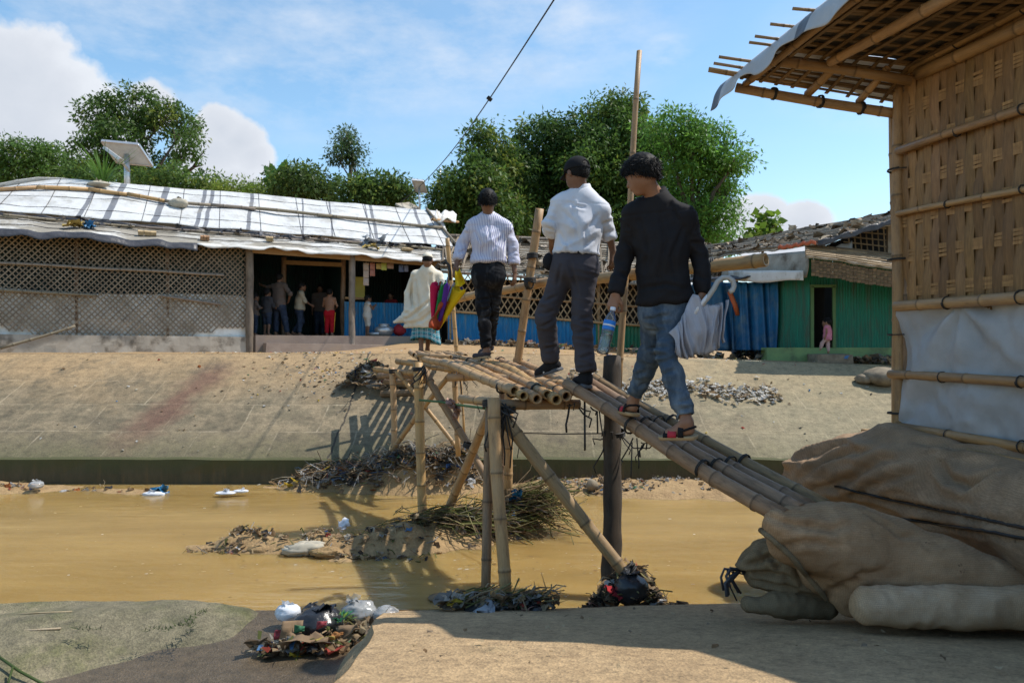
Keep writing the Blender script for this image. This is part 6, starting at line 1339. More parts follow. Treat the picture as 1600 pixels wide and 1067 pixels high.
def person(label, J, face, up=None, s=1.0, hs=1.0, skin='skin', shirt=None, pants=None, hair='short', vox=.008, sleeve=(1, 1), shoes=None, hands=None, group=None, hem=None, lean=None, shirtvox=None, thin=1.0, tank=False, shorts=False, folds=(), pfolds=(), extra=None, base=None, cname='person', foldamp=1.0):
    J = {k: np.asarray(v, float) for k, v in J.items()}
    face = nrm(face); up = nrm(up if up is not None else A(0, 0, 1)); up = nrm(up-face*np.dot(up, face)); rt_ = np.cross(face, up)
    pel = (J['hL']+J['hR'])/2; R = root('person', base if base is not None else A(pel[0], pel[1], min(J['aL'][2], J['aR'][2])-.06*s), label, 'person', group)
    allp = np.stack(list(J.values())); pad = .24
    S = SDF(allp.min(0)-pad, allp.max(0)+pad, vox); t = s*thin
    H = J['head']; hsz = hs
    sh = nrm(J['sR']-J['sL']); spine = nrm(J['neck']-pel); back = nrm(np.cross(sh, spine))       # points backwards or forwards, sign fixed below
    if np.dot(back, face) > 0: back = -back
    # head
    S.ell(H+up*.018*hsz-face*.008*hsz, (rt_, face, up), (.074*hsz, .094*hsz, .094*hsz), .02)
    S.cone(H+face*.028*hsz-up*.045*hsz, H+face*.055*hsz-up*.082*hsz, .056*hsz, .030*hsz, .03)
    S.cone(H+face*.03*hsz, H+face*.045*hsz-up*.04*hsz, .062*hsz, .052*hsz, .02)
    S.cone(H+face*.082*hsz+up*.014*hsz, H+face*.104*hsz-up*.022*hsz, .009*hsz, .0135*hsz, .012)
    S.cone(H+face*.083*hsz+up*.03*hsz+rt_*.028*hsz, H+face*.083*hsz+up*.03*hsz-rt_*.028*hsz, .012*hsz, None, .015)
    for q in (-1, 1):
        S.ell(H+face*.092*hsz+up*.010*hsz+rt_*q*.031*hsz, (rt_, face, up), (.014*hsz, .010*hsz, .008*hsz), 0, 's')
        S.ell(H+face*.078*hsz+up*.010*hsz+rt_*q*.031*hsz, (rt_, face, up), (.012*hsz,)*3, .003)
        S.ell(H-face*.006*hsz-up*.004*hsz+rt_*q*.080*hsz, (nrm(rt_*q-face*.5), nrm(face+rt_*q*.5), up), (.009*hsz, .021*hsz, .031*hsz), .008)
    for q, w_ in ((-.046, .009), (-.058, .010)): S.cone(H+face*.090*hsz+up*q*hsz-rt_*.018*hsz, H+face*.090*hsz+up*q*hsz+rt_*.018*hsz, w_*hsz*.8, None, .006)
    S.cone(J['neck']-spine*.03*s, H-up*.05*hsz-face*.012*hsz, .056*t, .050*hsz, .03)
    # torso
    ch = lerp(J['neck'], pel, .42)
    def torso(S, inf=0, k=.06, low=1.0):
        for q in ('L', 'R'):
            a, c = J['s'+q], J['h'+q]; inn = (J['neck']-a)
            S.cone(a+inn*.22-spine*.03*s, lerp(a, c, .5)+inn*.42, .060*t+inf, .090*t+inf, k); S.cone(lerp(a, c, .5)+inn*.42, c-(c-pel)*.35, .090*t+inf, .104*t+inf, k)
            S.cone(J['neck']-spine*.022*s, a-spine*.010*s, .044*t+inf, .046*t+inf, k*.7)
        S.cone(J['neck']-spine*.08*s, ch, .085*t+inf, .098*t+inf, k, (back, 1.1)); S.cone(ch, pel+spine*.08*s, .098*t+inf, .098*t+inf, k, (back, 1.1))
    torso(S, -.014*s if shirt or cname == 'robed' else 0)
    S.cone(pel+spine*.02*s-sh*.05*s, pel+spine*.02*s+sh*.05*s, .096*t, None, .05)
    for q in ('L', 'R'):
        S.cone(J['s'+q], J['e'+q], .047*t, .037*t, .03); S.cone(J['e'+q], J['w'+q], .037*t, .025*t, .015); 
        S.cone(J['h'+q], J['k'+q], .076*t, .047*t, .04); kk = lerp(J['k'+q], J['a'+q], .33)
        S.cone(J['k'+q], kk, .046*t, .049*t, .02); S.cone(kk, J['a'+q], .048*t, .033*t, .02)
        if hands and q in hands:
            hd = hands[q]; add_hand(S, J['w'+q], np.asarray(hd[0], float), np.asarray(hd[1], float), np.asarray(hd[2], float), s, hd[3], .006, hd[4] if len(hd) > 4 else 0)
        add_foot(S, J['a'+q], J['he'+q], J['t'+q], s)
    V, Fc = S.mesh(); c = np.ones((len(V), 3))
    lipm = (np.linalg.norm(V-(H+face*.092*hsz-up*.052*hsz), axis=1) < .022*hsz) & ((V-H)@face > .085*hsz); c[lipm] = (.9, .62, .6)
    body = mesh_obj('body', V, Fc, M[skin], R, True, 0, None, None, c)
    for q in (-1, 1):
        b = MB(); ec = H+face*.0875*hsz+up*.010*hsz+rt_*q*.031*hsz; b.lathe(ec-face*.006*hsz, [(.001, -.004*hsz), (.007*hsz, .0), (.006*hsz, .004*hsz), (.001, .0055*hsz)], face, 8); b.build('eye', M['shirt_black'], R, smooth=True)
    # hair
    if hair:
        Sh = SDF(H-.17*hsz, H+.17*hsz, min(vox, .006)); thick = {'short': .012, 'full': .024, 'crop': .006}[hair]
        n1 = nrm(up*.86-face*.52)
        Sh.ell(H+up*.020*hsz-face*.010*hsz, (rt_, face, up), ((.076+thick*.7)*hsz, (.096+thick*.8)*hsz, (.096+thick)*hsz), 0, 'u', [(H+n1*-.014*hsz, -n1)])
        if hair == 'full': Sh.ell(H+up*.075*hsz+face*.025*hsz, (rt_, face, up), (.072*hsz, .085*hsz, .052*hsz), .02)
        Vh, Fh = Sh.mesh(); Nh = vnormals(Vh, Fh); amp = {'short': .003, 'full': .0035, 'crop': .002}[hair]
        Vh = Vh+Nh*(amp*(fbm(Vh*A(45, 45, 30), 7, 3)))[:, None]; mesh_obj('hair', Vh, Fh, M['hair'], R, True)
        if hair != 'crop' and vox < .0095:
            ii = NR.choice(len(Vh), 4200 if hair == 'full' else 2000); q0 = Vh[ii]; nn_ = Nh[ii]; keep = ((q0-H)@n1) > -.012*hsz; q0 = q0[keep]; nn_ = nn_[keep]; ln = {'short': .012, 'full': .030}[hair]*hsz
            dn_ = nn_*.22-up*.6+face*(.9*((q0-H)@up > .06*hsz))[:, None]+NR.normal(size=q0.shape)*.35; dn_ /= np.linalg.norm(dn_, axis=1)[:, None]; sd_w = np.cross(dn_, nn_); sd_w /= np.linalg.norm(sd_w, axis=1)[:, None]+1e-9; lg_ = ln*NR.uniform(.5, 1.2, (len(q0), 1))
            Vs = np.stack([q0-nn_*.002-sd_w*.0022, q0-nn_*.002+sd_w*.0022, q0+dn_*lg_+sd_w*.0006, q0+dn_*lg_-sd_w*.0006], 1).reshape(-1, 3); mesh_obj('hair_lock', Vs, np.arange(len(Vs)).reshape(-1, 4), M['hair'], R)['kind'] = 'stuff'
    sv = shirtvox or vox*1.15
    if shirt:
        S2 = SDF(allp.min(0)-pad, allp.max(0)+pad, sv); inf = .014*s
        if tank: torso(S2, .010*s)
        else: torso(S2, inf)
        hm = hem if hem is not None else -.02
        S2.cone(pel+spine*.0-sh*.045*s, pel-sh*.045*s-spine*.12*s, .112*t+inf, .115*t+inf, .05); S2.cone(pel+sh*.045*s, pel+sh*.045*s-spine*.12*s, .112*t+inf, .115*t+inf, .05)
        hp = pel+spine*hm; hn = -spine+(lean if lean is not None else 0)
        for i, q in enumerate(('L', 'R')):
            if tank: continue
            sl = sleeve[i]; S2.cone(J['s'+q]-spine*.012*s, J['e'+q], .056*t, .049*t, .04)
            if sl > 0:
                end = lerp(J['e'+q], J['w'+q], sl); ax = nrm(J['w'+q]-J['e'+q]); S2.cone(J['e'+q], end+ax*.03, .052*t, (.040 if sl > .8 else .049)*t, .02, None, [(end, ax)])
                S2.cone(end-ax*.045*s, end, (.041 if sl > .8 else .053)*t, None, .004, None, [(end, ax)])
        # cut at the hem only round the trunk (hanging arms reach lower)
        def hemcut(p):
            d = (p-hp)@nrm(hn); da = 9.0
            for q in ('L', 'R'):
                for a, cc in ((J['e'+q], J['w'+q]), (J['s'+q], J['e'+q])):
                    e = cc-a; tt = np.clip(((p-a)@e)/(e@e+1e-9), 0, 1); da = np.minimum(da, np.linalg.norm(p-a-tt[..., None]*e, axis=-1))
            dt = np.linalg.norm(np.cross(p-pel, spine), axis=-1)
            return np.where((da < .062*s), -.2, d)
        S2.put(hp-A(.4, .4, .45)*s, hp+A(.4, .4, .10)*s, hemcut, 0, 'i')
        nc = J['neck']+nrm(H-J['neck'])*.030*s; nd = nrm(nrm(H-J['neck'])-face*.25)
        if not tank:
            S2.cone(J['neck']-spine*.015*s, nc+nd*.02, .064*t, .062*t, .012, None, [(nc, nd)])
        S2.put(J['neck']-.15, J['neck']+.3, lambda p: np.where(np.linalg.norm(np.cross(p-J['neck'], nd), axis=-1) < .1*s, (p-nc)@nd, -.2), 0, 'i')
        V2, F2_ = S2.mesh(); N2 = vnormals(V2, F2_)
        arm = np.full(len(V2), 9.0); 
        for q in ('L', 'R'):
            for a, cc in ((J['s'+q], J['e'+q]), (J['e'+q], J['w'+q])):
                e = cc-a; tt = np.clip(((V2-a)@e)/(e@e), 0, 1); arm = np.minimum(arm, np.linalg.norm(V2-a-tt[:, None]*e, axis=1))
        isarm = (arm < .062*s)
        diag = V2@(spine+sh*.5); diag2 = V2@(spine-sh*.6); along = V2@sh
        fold = (1-2*np.abs(vnoise(np.stack([diag*9, along*5, V2@back*3], 1), 3)))*.011+(1-2*np.abs(vnoise(np.stack([diag2*11, along*4, V2@back*3], 1), 9)))*.008+(1-2*np.abs(vnoise(np.stack([along*16, V2@spine*3.2, V2@back*3], 1), 19)))*.006+vnoise(V2*6, 4)*.008
        zf = (1-2*np.abs(vnoise(V2*A(8, 8, 17)+np.outer(V2@sh, A(0, 0, 7)), 5)))*.010+(1-2*np.abs(vnoise(V2*A(12, 12, 30), 6)))*.004
        waist = np.clip(1-((V2-hp)@spine)/.35, 0, 1)
        V2 = V2+N2*(np.where(isarm, zf, fold*(.6+.9*waist))*foldamp*s)[:, None]
        yk = np.exp(-(((V2-J['neck'])@spine+.115*s)/(.006*s))**2)*(~isarm); V2 = V2-N2*(yk*.004*s)[:, None]
        if folds: V2 = crease(V2, N2, F2_, [(q, .010*s, .028*s) for q in folds])
        u = np.where(isarm, arm*0+((V2-J['sL'])@sh)*1.3, (V2-pel)@sh+((V2-pel)@back)*.3)
        mesh_obj('shirt', V2, F2_, M[shirt], R, True, 0, None, None, np.stack([u+5, V2@spine, u*0], 1))
    if pants:
        S3 = SDF(np.min([J[q] for q in ('hL', 'hR', 'kL', 'kR', 'aL', 'aR')], 0)-.2, np.max([J[q] for q in ('hL', 'hR', 'kL', 'kR', 'aL', 'aR')], 0)+A(.2, .2, .3), sv); inf = .012*s
        S3.cone(pel+spine*.06*s-sh*.045*s, pel+spine*.06*s+sh*.045*s, .108*t+inf*.6, None, .04); S3.cone(pel-spine*.05*s-sh*.055*s+back*.018*s, pel-spine*.05*s+sh*.055*s+back*.018*s, .108*t+inf, None, .05)
        sl_ = .88 if pants in ('denim', 'denim_black') else 1.0
        for q in ('L', 'R'):
            S3.cone(J['h'+q]-spine*.02*s, J['k'+q], .088*t*sl_+inf, .058*t*sl_+inf, .04)

            if not shorts:
                kk = lerp(J['k'+q], J['a'+q], .35); cf = pants_cuff.get(pants, .046)*t; ax = nrm(J['a'+q]-J['k'+q]); e = lerp(J['k'+q], J['a'+q], .90)
                S3.cone(J['k'+q], kk, .058*t*sl_+inf, .057*t*sl_+inf, .02); S3.cone(kk, J['a'+q]+ax*.02, .057*t*sl_+inf, cf, .02, None, [(e, ax)])
        wt = pel+spine*(min(.135*s, (hem if shirt and hem is not None else .10)+.045)); S3.put(wt-.3, wt+.3, lambda p: (p-wt)@spine, 0, 'i')
        V3, F3_ = S3.mesh(); N3 = vnormals(V3, F3_)
        kd = np.minimum(np.minimum(np.linalg.norm(V3-J['kL'], axis=1), np.linalg.norm(V3-J['kR'], axis=1)), np.minimum(np.linalg.norm(V3-J['aL'], axis=1), np.linalg.norm(V3-J['aR'], axis=1)))
        kf = np.clip(1.25-kd/.22, .3, 1)
        wr = (1-2*np.abs(vnoise(V3*A(8, 8, 26)+np.outer(V3@sh, A(0, 0, 6)), 5)))*.014+vnoise(V3*A(7, 7, 12), 6)*.008+(1-2*np.abs(vnoise(V3*A(14, 14, 44), 8)))*.003
        V3 = V3+N3*(wr*kf*s*foldamp)[:, None]
        if pfolds: V3 = crease(V3, N3, F3_, [(q, .011*s, .026*s) for q in pfolds])
        mesh_obj('trousers' if not shorts else 'shorts', V3, F3_, M[pants], R, True)
    return R, J, dict(face=face, up=up, r=rt_, spine=spine, sh=sh, back=back, pel=pel)
pants_cuff = {'denim': .047, 'denim_black': .050, 'charcoal': .066, 'red_sport': .062, 'denim_dark': .055}
def shoe(R, ank, heel, toe, s, m, sole, soleh=.026, collar=.02, swoosh=None):
    S = SDF(np.min([ank, heel, toe], 0)-.12, np.max([ank, heel, toe], 0)+.12, .005); f = nrm(toe-heel); up = nrm(ank-(heel+f*.06)); up = nrm(up-f*np.dot(up, f)); r = np.cross(f, up)
    add_foot(S, ank, heel+up*.012, toe+up*.010, s, .010, False, .03); cut = ank+up*collar; S.put(cut-.2, cut+.2, lambda p: (p-cut)@up, 0, 'i')
    S.put(heel-.35, heel+.35, lambda p: -((p-heel-up*.012)@up), 0, 'i')
    V, Fc = S.mesh(); o = mesh_obj('shoe', V, Fc, M[m], R, True)
    S = SDF(np.min([ank, heel, toe], 0)-.12, np.max([ank, heel, toe], 0)+.12, .005); L = np.linalg.norm(toe-heel)
    for q in (-1, 1): S.cone(heel+f*.03+r*q*.012, heel+f*L*.5+r*q*.014, .036*s, None, .01); S.cone(heel+f*L*.5+r*q*.014, heel+f*(L-.035)+r*q*.014, .036*s, .036*s, .01)
    S.put(heel-.4, heel+.4, lambda p: np.abs((p-heel-up*soleh*.35)@up)-soleh*.5, 0, 'i'); V, Fc = S.mesh(); mesh_obj('sole', V, Fc, M[sole], o, True, 0, wloc(R))
    ob = COL.objects[-1]; return o, f, up, r, L
def sandal(R, ank, heel, toe, s=1.0):
    f = nrm(toe-heel); up = nrm(ank-(heel+f*.06)); up = nrm(up-f*np.dot(up, f)); r = np.cross(f, up); L = np.linalg.norm(toe-heel)
    S = SDF(np.min([ank, heel, toe], 0)-.12, np.max([ank, heel, toe], 0)+.12, .005)
    for q in (-1, 1): S.cone(heel+f*.028+r*q*.010, heel+f*(L-.02)+r*q*.018, .038*s, .034*s, .01)
    S.put(heel-.4, heel+.4, lambda p: np.abs((p-heel+up*.012)@up)-.012, 0, 'i'); V, Fc = S.mesh(); so = mesh_obj('sandal', V, Fc, M['sole_tan'], R, True)
    for (t0, w, hgt, m) in ((L*.60, .026, .046, 'red_strap'), (L*.76, .022, .034, 'shirt_black'), (L*.34, .016, .072, 'shirt_black')):
        b = MB(); b.grid(14, 2, lambda i, j: heel+f*(t0+(j-.5)*w*2)+r*math.cos(math.pi*i)*.050*s+up*(-.004+hgt*math.sin(math.pi*i)**.75)); b.build('strap', M[m], so, smooth=True, solid=.004)
    b = MB(); b.tube([heel+f*L*.34+r*.045+up*.03, heel+f*.02+r*.034+up*.045, heel-f*.006+up*.05, heel+f*.02-r*.034+up*.045, heel+f*L*.34-r*.045+up*.03], .007, 6); b.build('strap', M['shirt_black'], so, smooth=True)
    return so
# ---- the man in black, nearest on the ramp
def Jm(**kw): return {k: P(*v) for k, v in kw.items()}
JB = Jm(head=(1003, 274, 4.45), neck=(1027, 306, 4.5), sL=(989, 332, 4.52), sR=(1071, 340, 4.46), eL=(976, 397, 4.58), eR=(1094, 398, 4.50), wL=(962, 458, 4.50), wR=(1098, 459, 4.42),
        hL=(1024, 478, 4.55), hR=(1056, 480, 4.50), kL=(1016, 553, 4.62), kR=(1042, 555, 4.38), aL=(990, 626, 4.78), aR=(1074, 660, 4.24), heL=(992, 645, 4.74), tL=(974, 641, 4.96), heR=(1087, 680, 4.22), tR=(1034, 680, 4.34))
RB, JB, AB = person('man in a black long-sleeved shirt and faded blue jeans walking up the ramp poles', JB, A(-.78, .52, -.36), s=.98, hs=.98, shirt='shirt_black', pants='denim', hair='full', vox=.0065, sleeve=(1.0, 1.0), hem=.030,
    folds=[[(1000, 345), (1012, 390), (1006, 440)], [(1068, 355), (1050, 400), (1058, 450)], [(1030, 335), (1040, 380), (1030, 430), (1036, 462)], [(976, 378), (992, 392)], [(968, 425), (986, 437)], [(1084, 378), (1104, 392)], [(1088, 428), (1110, 438)], [(1002, 452), (1040, 444), (1082, 455)], [(1048, 320), (1062, 350)]],
    pfolds=[[(1008, 500), (1040, 494), (1052, 488)], [(1010, 516), (1046, 520)], [(1012, 545), (1050, 540)], [(1018, 553), (1052, 556)], [(1026, 566), (1056, 560)], [(1036, 584), (1060, 576)], [(1062, 640), (1086, 634)], [(1062, 628), (1084, 624)], [(994, 585), (1014, 580)], [(998, 604), (1010, 598)], [(1026, 472), (1034, 520)]],
    hands={'L': (A(-.25, .1, -1), A(.4, .5, 0), A(.2, -1, 0), .75, .25), 'R': (A(-.1, -.05, -1), A(-.6, .6, 0), A(-.4, -.9, 0), .8, .5)})
sandal(RB, JB['aR'], JB['heR'], JB['tR']); sandal(RB, JB['aL'], JB['heL'], JB['tL'])
def collar(R, J, a, m, s=1.0):
    H, nk = J['head'], J['neck']; d = nrm(nrm(H-nk)*.8+a['spine']*.4-a['face']*.1); b = MB(); c = nk+d*.004*s
    b.lathe(c, [(.080*s, -.012*s), (.074*s, .006*s), (.067*s, .034*s), (.063*s, .036*s), (.061*s, .0)], d, 26); b.build('collar', M[m], R, smooth=True)
collar(RB, JB, AB, 'shirt_black', .94)
# ---- the man in the cap
JC = Jm(head=(901, 272, 5.38), neck=(909, 297, 5.40), sL=(874, 319, 5.42), sR=(938, 327, 5.36), eL=(859, 352, 5.40), eR=(950, 357, 5.44), wL=(863, 380, 5.16+.42), wR=(957, 391, 5.5),
        hL=(886, 408, 5.42), hR=(914, 410, 5.38), kL=(852, 494, 5.46), kR=(909, 502, 5.36), aL=(861, 566, 5.62), aR=(916, 588, 5.32), heL=(876, 578, 5.56), tL=(840, 588, 5.78), heR=(918, 606, 5.27), tR=(902, 600, 5.50))
RC_, JC, AC = person('man in a white shirt, dark trousers and black cap stepping onto the deck', JC, A(-.62, .74, -.2), s=.98, hs=.96, skin='skin_dark', shirt='shirt_white', pants='charcoal', hair='short', vox=.0075, sleeve=(.45, .45), hem=.055,
    folds=[[(880, 330), (900, 350), (905, 386)], [(935, 335), (915, 360), (918, 392)], [(872, 362), (885, 378), (890, 393)], [(926, 374), (910, 388)], [(895, 312), (897, 345)], [(851, 340), (872, 346)], [(851, 355), (870, 362)], [(941, 350), (960, 344)], [(944, 365), (963, 360)], [(884, 318), (920, 326)]],
    pfolds=[[(890, 410), (898, 440), (905, 470)], [(850, 470), (874, 462)], [(844, 490), (868, 486)], [(848, 510), (868, 500)], [(900, 500), (928, 494)], [(902, 520), (928, 516)], [(850, 545), (874, 540)], [(904, 560), (930, 552)], [(905, 575), (930, 570)], [(876, 416), (870, 450)]],
    hands={'L': (A(.15, .8, -.25), A(.2, .2, -1), A(1, 0, 0), .6), 'R': (A(.05, .25, -1), A(-.6, .5, 0), A(-.6, .8, .2), .25)})
for q in ('L', 'R'):
    so, f, up_, r_, L = shoe(RC_, JC['a'+q], JC['he'+q], JC['t'+q], .98, 'cap', 'sole_grey', .030, .022)
    sd = r_ if np.dot(r_, A(.3, -1, 0)) > 0 else -r_
    c0_ = JC['he'+q]+f*L*.42+sd*.044+up_*.030; pts = [c0_+f*.052*1.0-up_*.004+up_*.014, c0_+f*.045-up_*.006, c0_+f*.025-up_*.010, c0_-f*.01+up_*.006, c0_-f*.055+up_*.034]
    b = MB(); b.tube(pts, [.004, .008, .009, .006, .001], 6); b.build('side_mark', M['white_paint'], so, smooth=True)
    b = MB(); ax = nrm(JC['k'+q]-JC['a'+q]); b.lathe(JC['a'+q]-ax*.02, [(.040, 0), (.043, .04), (.044, .09)], ax, 14); b.build('sock', M['sock'], RC_, smooth=True)
def cap_on(R, J, a, hs):
    H, f, u, r = J['head'], a['face'], a['up'], a['r']; S = SDF(H-.2, H+.22, .005); n1 = nrm(u*.98-f*.10)
    S.ell(H+u*.028*hs-f*.010*hs, (r, f, u), (.092*hs, .112*hs, .104*hs), 0, 'u', [(H+u*.022*hs, -n1)]); S.cone(H+u*.128*hs-f*.01, H+u*.134*hs-f*.01, .008, None, .006)
    S.ell(H+u*.040*hs-f*.115*hs, (r, f, u), (.036*hs, .05*hs, .024*hs), 0, 's')
    V, Fc = S.mesh(); o = mesh_obj('cap', V, Fc, M['cap'], R, True)
    b = MB(); b.grid(14, 6, lambda i, j: H+u*(.030-.012*j-.03*(2*i-1)**2*(.4+.6*j))*hs+f*(.085+.085*j*(1-.35*(2*i-1)**2))*hs+r*(2*i-1)*(.082-.012*j)*hs-f*.045*(2*i-1)**2*hs); b.build('cap_brim', M['cap'], o, smooth=True, solid=.005, loc=wloc(R))
    b = MB(); b.tube([H+u*.022*hs-f*.11*hs+r*q*.036*hs-f*-.006*abs(q) for q in np.linspace(-1, 1, 7)], .006, 6); b.build('cap_strap', M['cap'], o, smooth=True, loc=wloc(R))
cap_on(RC_, JC, AC, .96); collar(RC_, JC, AC, 'shirt_white', .97)
b = MB(); pl = AC['pel']+AC['spine']*.062; b.tube([pl+AC['sh']*math.cos(t)*.150+AC['back']*math.sin(t)*.128 for t in np.linspace(0, 2*math.pi, 28)[:-1]], .013, 6, closed=True); b.build('belt', M['cap'], RC_, smooth=True)
bagblob('waist_pouch', P(857, 409, 5.42), .055, 'cap', 'small black pouch at the left hip of the man in the cap', 'pouch', 91, 1.2, (.8, .8, 1), .1, False)
# ---- the man in stripes
JS = Jm(head=(762, 316, 7.48), neck=(763, 337, 7.52), sL=(738, 352, 7.52), sR=(790, 355, 7.52), eL=(722, 382, 7.56), eR=(801, 384, 7.56), wL=(712, 418, 7.46), wR=(804, 424, 7.52),
        hL=(752, 424, 7.52), hR=(774, 425, 7.52), kL=(755, 488, 7.50), kR=(770, 484, 7.64), aL=(761, 549, 7.50), aR=(765, 540, 7.86), heL=(764, 559, 7.48), tL=(742, 560, 7.66), heR=(768, 551, 7.84), tR=(752, 555, 8.06))
RS, JS, AS = person('man in a white striped shirt and black jeans walking away on the bridge deck', JS, A(.05, .98, -.22), s=1.0, hs=1.0, skin='skin_dark', shirt='stripe', pants='denim_black', hair='full', vox=.008, sleeve=(.68, .72), hem=.10,
    folds=[[(742, 362), (755, 385), (752, 408)], [(785, 364), (772, 388), (776, 410)], [(763, 348), (766, 400)], [(714, 396), (733, 390)], [(795, 396), (813, 390)], [(716, 408), (730, 404)]], pfolds=[[(744, 470), (770, 465)], [(748, 485), (773, 480)], [(750, 498), (773, 492)], [(754, 536), (772, 530)], [(762, 430), (764, 455)]],
    hands={'L': (A(-.1, .1, -1), A(.5, .5, 0), A(.3, -.9, 0), .7, .4), 'R': (A(0, .1, -1), A(-.8, .4, 0), A(-.3, .9, 0), .35)})
for q in ('L', 'R'): shoe(RS, JS['a'+q], JS['he'+q], JS['t'+q], 1.0, 'charcoal', 'sole_tan', .024, -.012)
collar(RS, JS, AS, 'shirt_white', .97)
# ---- the old man in the long robe
JO = Jm(head=(668, 407, 11.65), neck=(668, 422, 11.75), sL=(650, 430, 11.8), sR=(685, 431, 11.8), eL=(638, 458, 11.85), eR=(693, 458, 11.75), wL=(638, 488, 11.75), wR=(697, 488, 11.6),
        hL=(657, 478, 11.85), hR=(671, 478, 11.85), kL=(658, 516, 11.85), kR=(670, 514, 11.95), aL=(658, 546, 11.85), aR=(668, 545, 12.1), heL=(659, 552, 11.82), tL=(656, 553, 12.02), heR=(669, 551, 12.08), tR=(666, 552, 12.26))
RO_, JO, AO = person('old man in a long cream robe, checked teal sarong and skullcap walking off the bridge', JO, A(.05, .9, -.42), s=1.0, hs=1.0, skin='skin_dark', hair='crop', vox=.011,
    hands={'L': (A(0, .1, -1), A(.6, .4, 0), A(.3, .9, 0), .5), 'R': (A(.1, -.1, -1), A(-.6, .4, 0), A(-.3, .9, 0), .5)})
def robe():
    S = SDF(P(612, 520, 11.4)-.2, P(705, 400, 12.2)+.25, .014); j = JO; sp, sh_ = AO['spine'], AO['sh']
    for q in ('L', 'R'):
        S.cone(j['s'+q], lerp(j['s'+q], j['h'+q], .5)*.6+.4*lerp(j['neck'], AO['pel'], .5), .074, .110, .06); S.cone(lerp(j['s'+q], j['h'+q], .5)*.6+.4*lerp(j['neck'], AO['pel'], .5), j['h'+q], .108, .130, .07)
        S.cone(j['neck']-sp*.02, j['s'+q], .06, .068, .05); ax = nrm(j['w'+q]-j['e'+q]); S.cone(j['s'+q], j['e'+q], .070, .064, .012); S.cone(j['e'+q], j['w'+q], .064, .062, .012, None, [(j['w'+q]-ax*.01, ax)])
    S.cone(j['neck']-sp*.03, j['neck']+A(0, -.01, .035), .066, .064, .02, None, [(j['neck']+A(0, 0, .035), A(0, -.2, 1))])
    S.cone(P(668, 424, 11.72), P(664, 470, 11.85), .11, .15, .08); S.cone(P(664, 470, 11.85), P(666, 508, 11.85), .16, .19, .1); S.cone(P(662, 482, 11.9), P(646, 500, 11.8), .15, .11, .10, (A(.3, 1, .2), 1.6)); S.cone(P(650, 491, 11.8), P(616, 503, 11.70), .105, .018, .08, (A(.2, 1, .3), 1.8))
    S.cone(P(680, 470, 11.75), P(684, 500, 11.7), .09, .05, .08); S.cone(P(640, 508, 11.8), P(632, 514, 11.75), .06, .03, .05, (A(.2, 1, .3), 1.6))
    S.put(S.lo, S.lo+S.n*S.h, lambda p: -(p[..., 2]-(CY-512)/F*11.8+(p[..., 0]+1.4)*.02), 0, 'i')
    V, Fc = S.mesh(); N = vnormals(V, Fc); d = A(.65, 0, .75); q = V@d; low = np.clip((P(0, 445, 11.8)[2]-V[:, 2])/.5, .25, 1)
    w = (1-2*np.abs(vnoise(np.stack([q*10, V@A(-.75, 0, .65)*1.6, V[:, 1]*2], 1), 3)))*.016+(1-2*np.abs(vnoise(np.stack([q*22, V@A(-.75, 0, .65)*2.4, V[:, 1]*3], 1), 13)))*.007+vnoise(V*A(4, 4, 2.5), 4)*.012
    V = crease(V+N*(w*low)[:, None], N, Fc, [(q, .028, .05) for q in ([(690, 440), (672, 470), (640, 496), (624, 502)], [(684, 480), (660, 500), (640, 508)], [(650, 440), (656, 480), (650, 496)], [(672, 430), (674, 465), (668, 500)], [(645, 432), (642, 460), (646, 486)], [(688, 500), (676, 512)])]); mesh_obj('robe', V, Fc, M['robe'], RO_, True)
    b = MB()
    def lg(i, jv):
        a = i*2*math.pi; c = lerp(P(664, 498, 11.87), P(664, 533, 11.9), jv); rx = lerp(.20, .235, jv); k = 1+.10*math.sin(a*5+jv*2)*jv
        return c+A(math.cos(a)*rx*k, math.sin(a)*.15*k, -.03*math.cos(a*2)*jv+(.04*math.cos(a+2.7))*jv)
    b.grid(72, 10, lg, lambda i, jv: (i*1.5+5, jv*.42+5, 0)); b.build('sarong', M['plaid'], RO_, smooth=True, solid=.01)
    H, f, u, r = j['head'], AO['face'], AO['up'], AO['r']; S = SDF(H-.2, H+.2, .008)
    S.ell(H+u*.026-f*.012, (r, f, u), (.086, .106, .098), 0, 'u', [(H+u*.040, -nrm(u*.95-f*.25))]); V, Fc = S.mesh(); mesh_obj('skullcap', V, Fc, M['robe'], RO_, True)
robe()
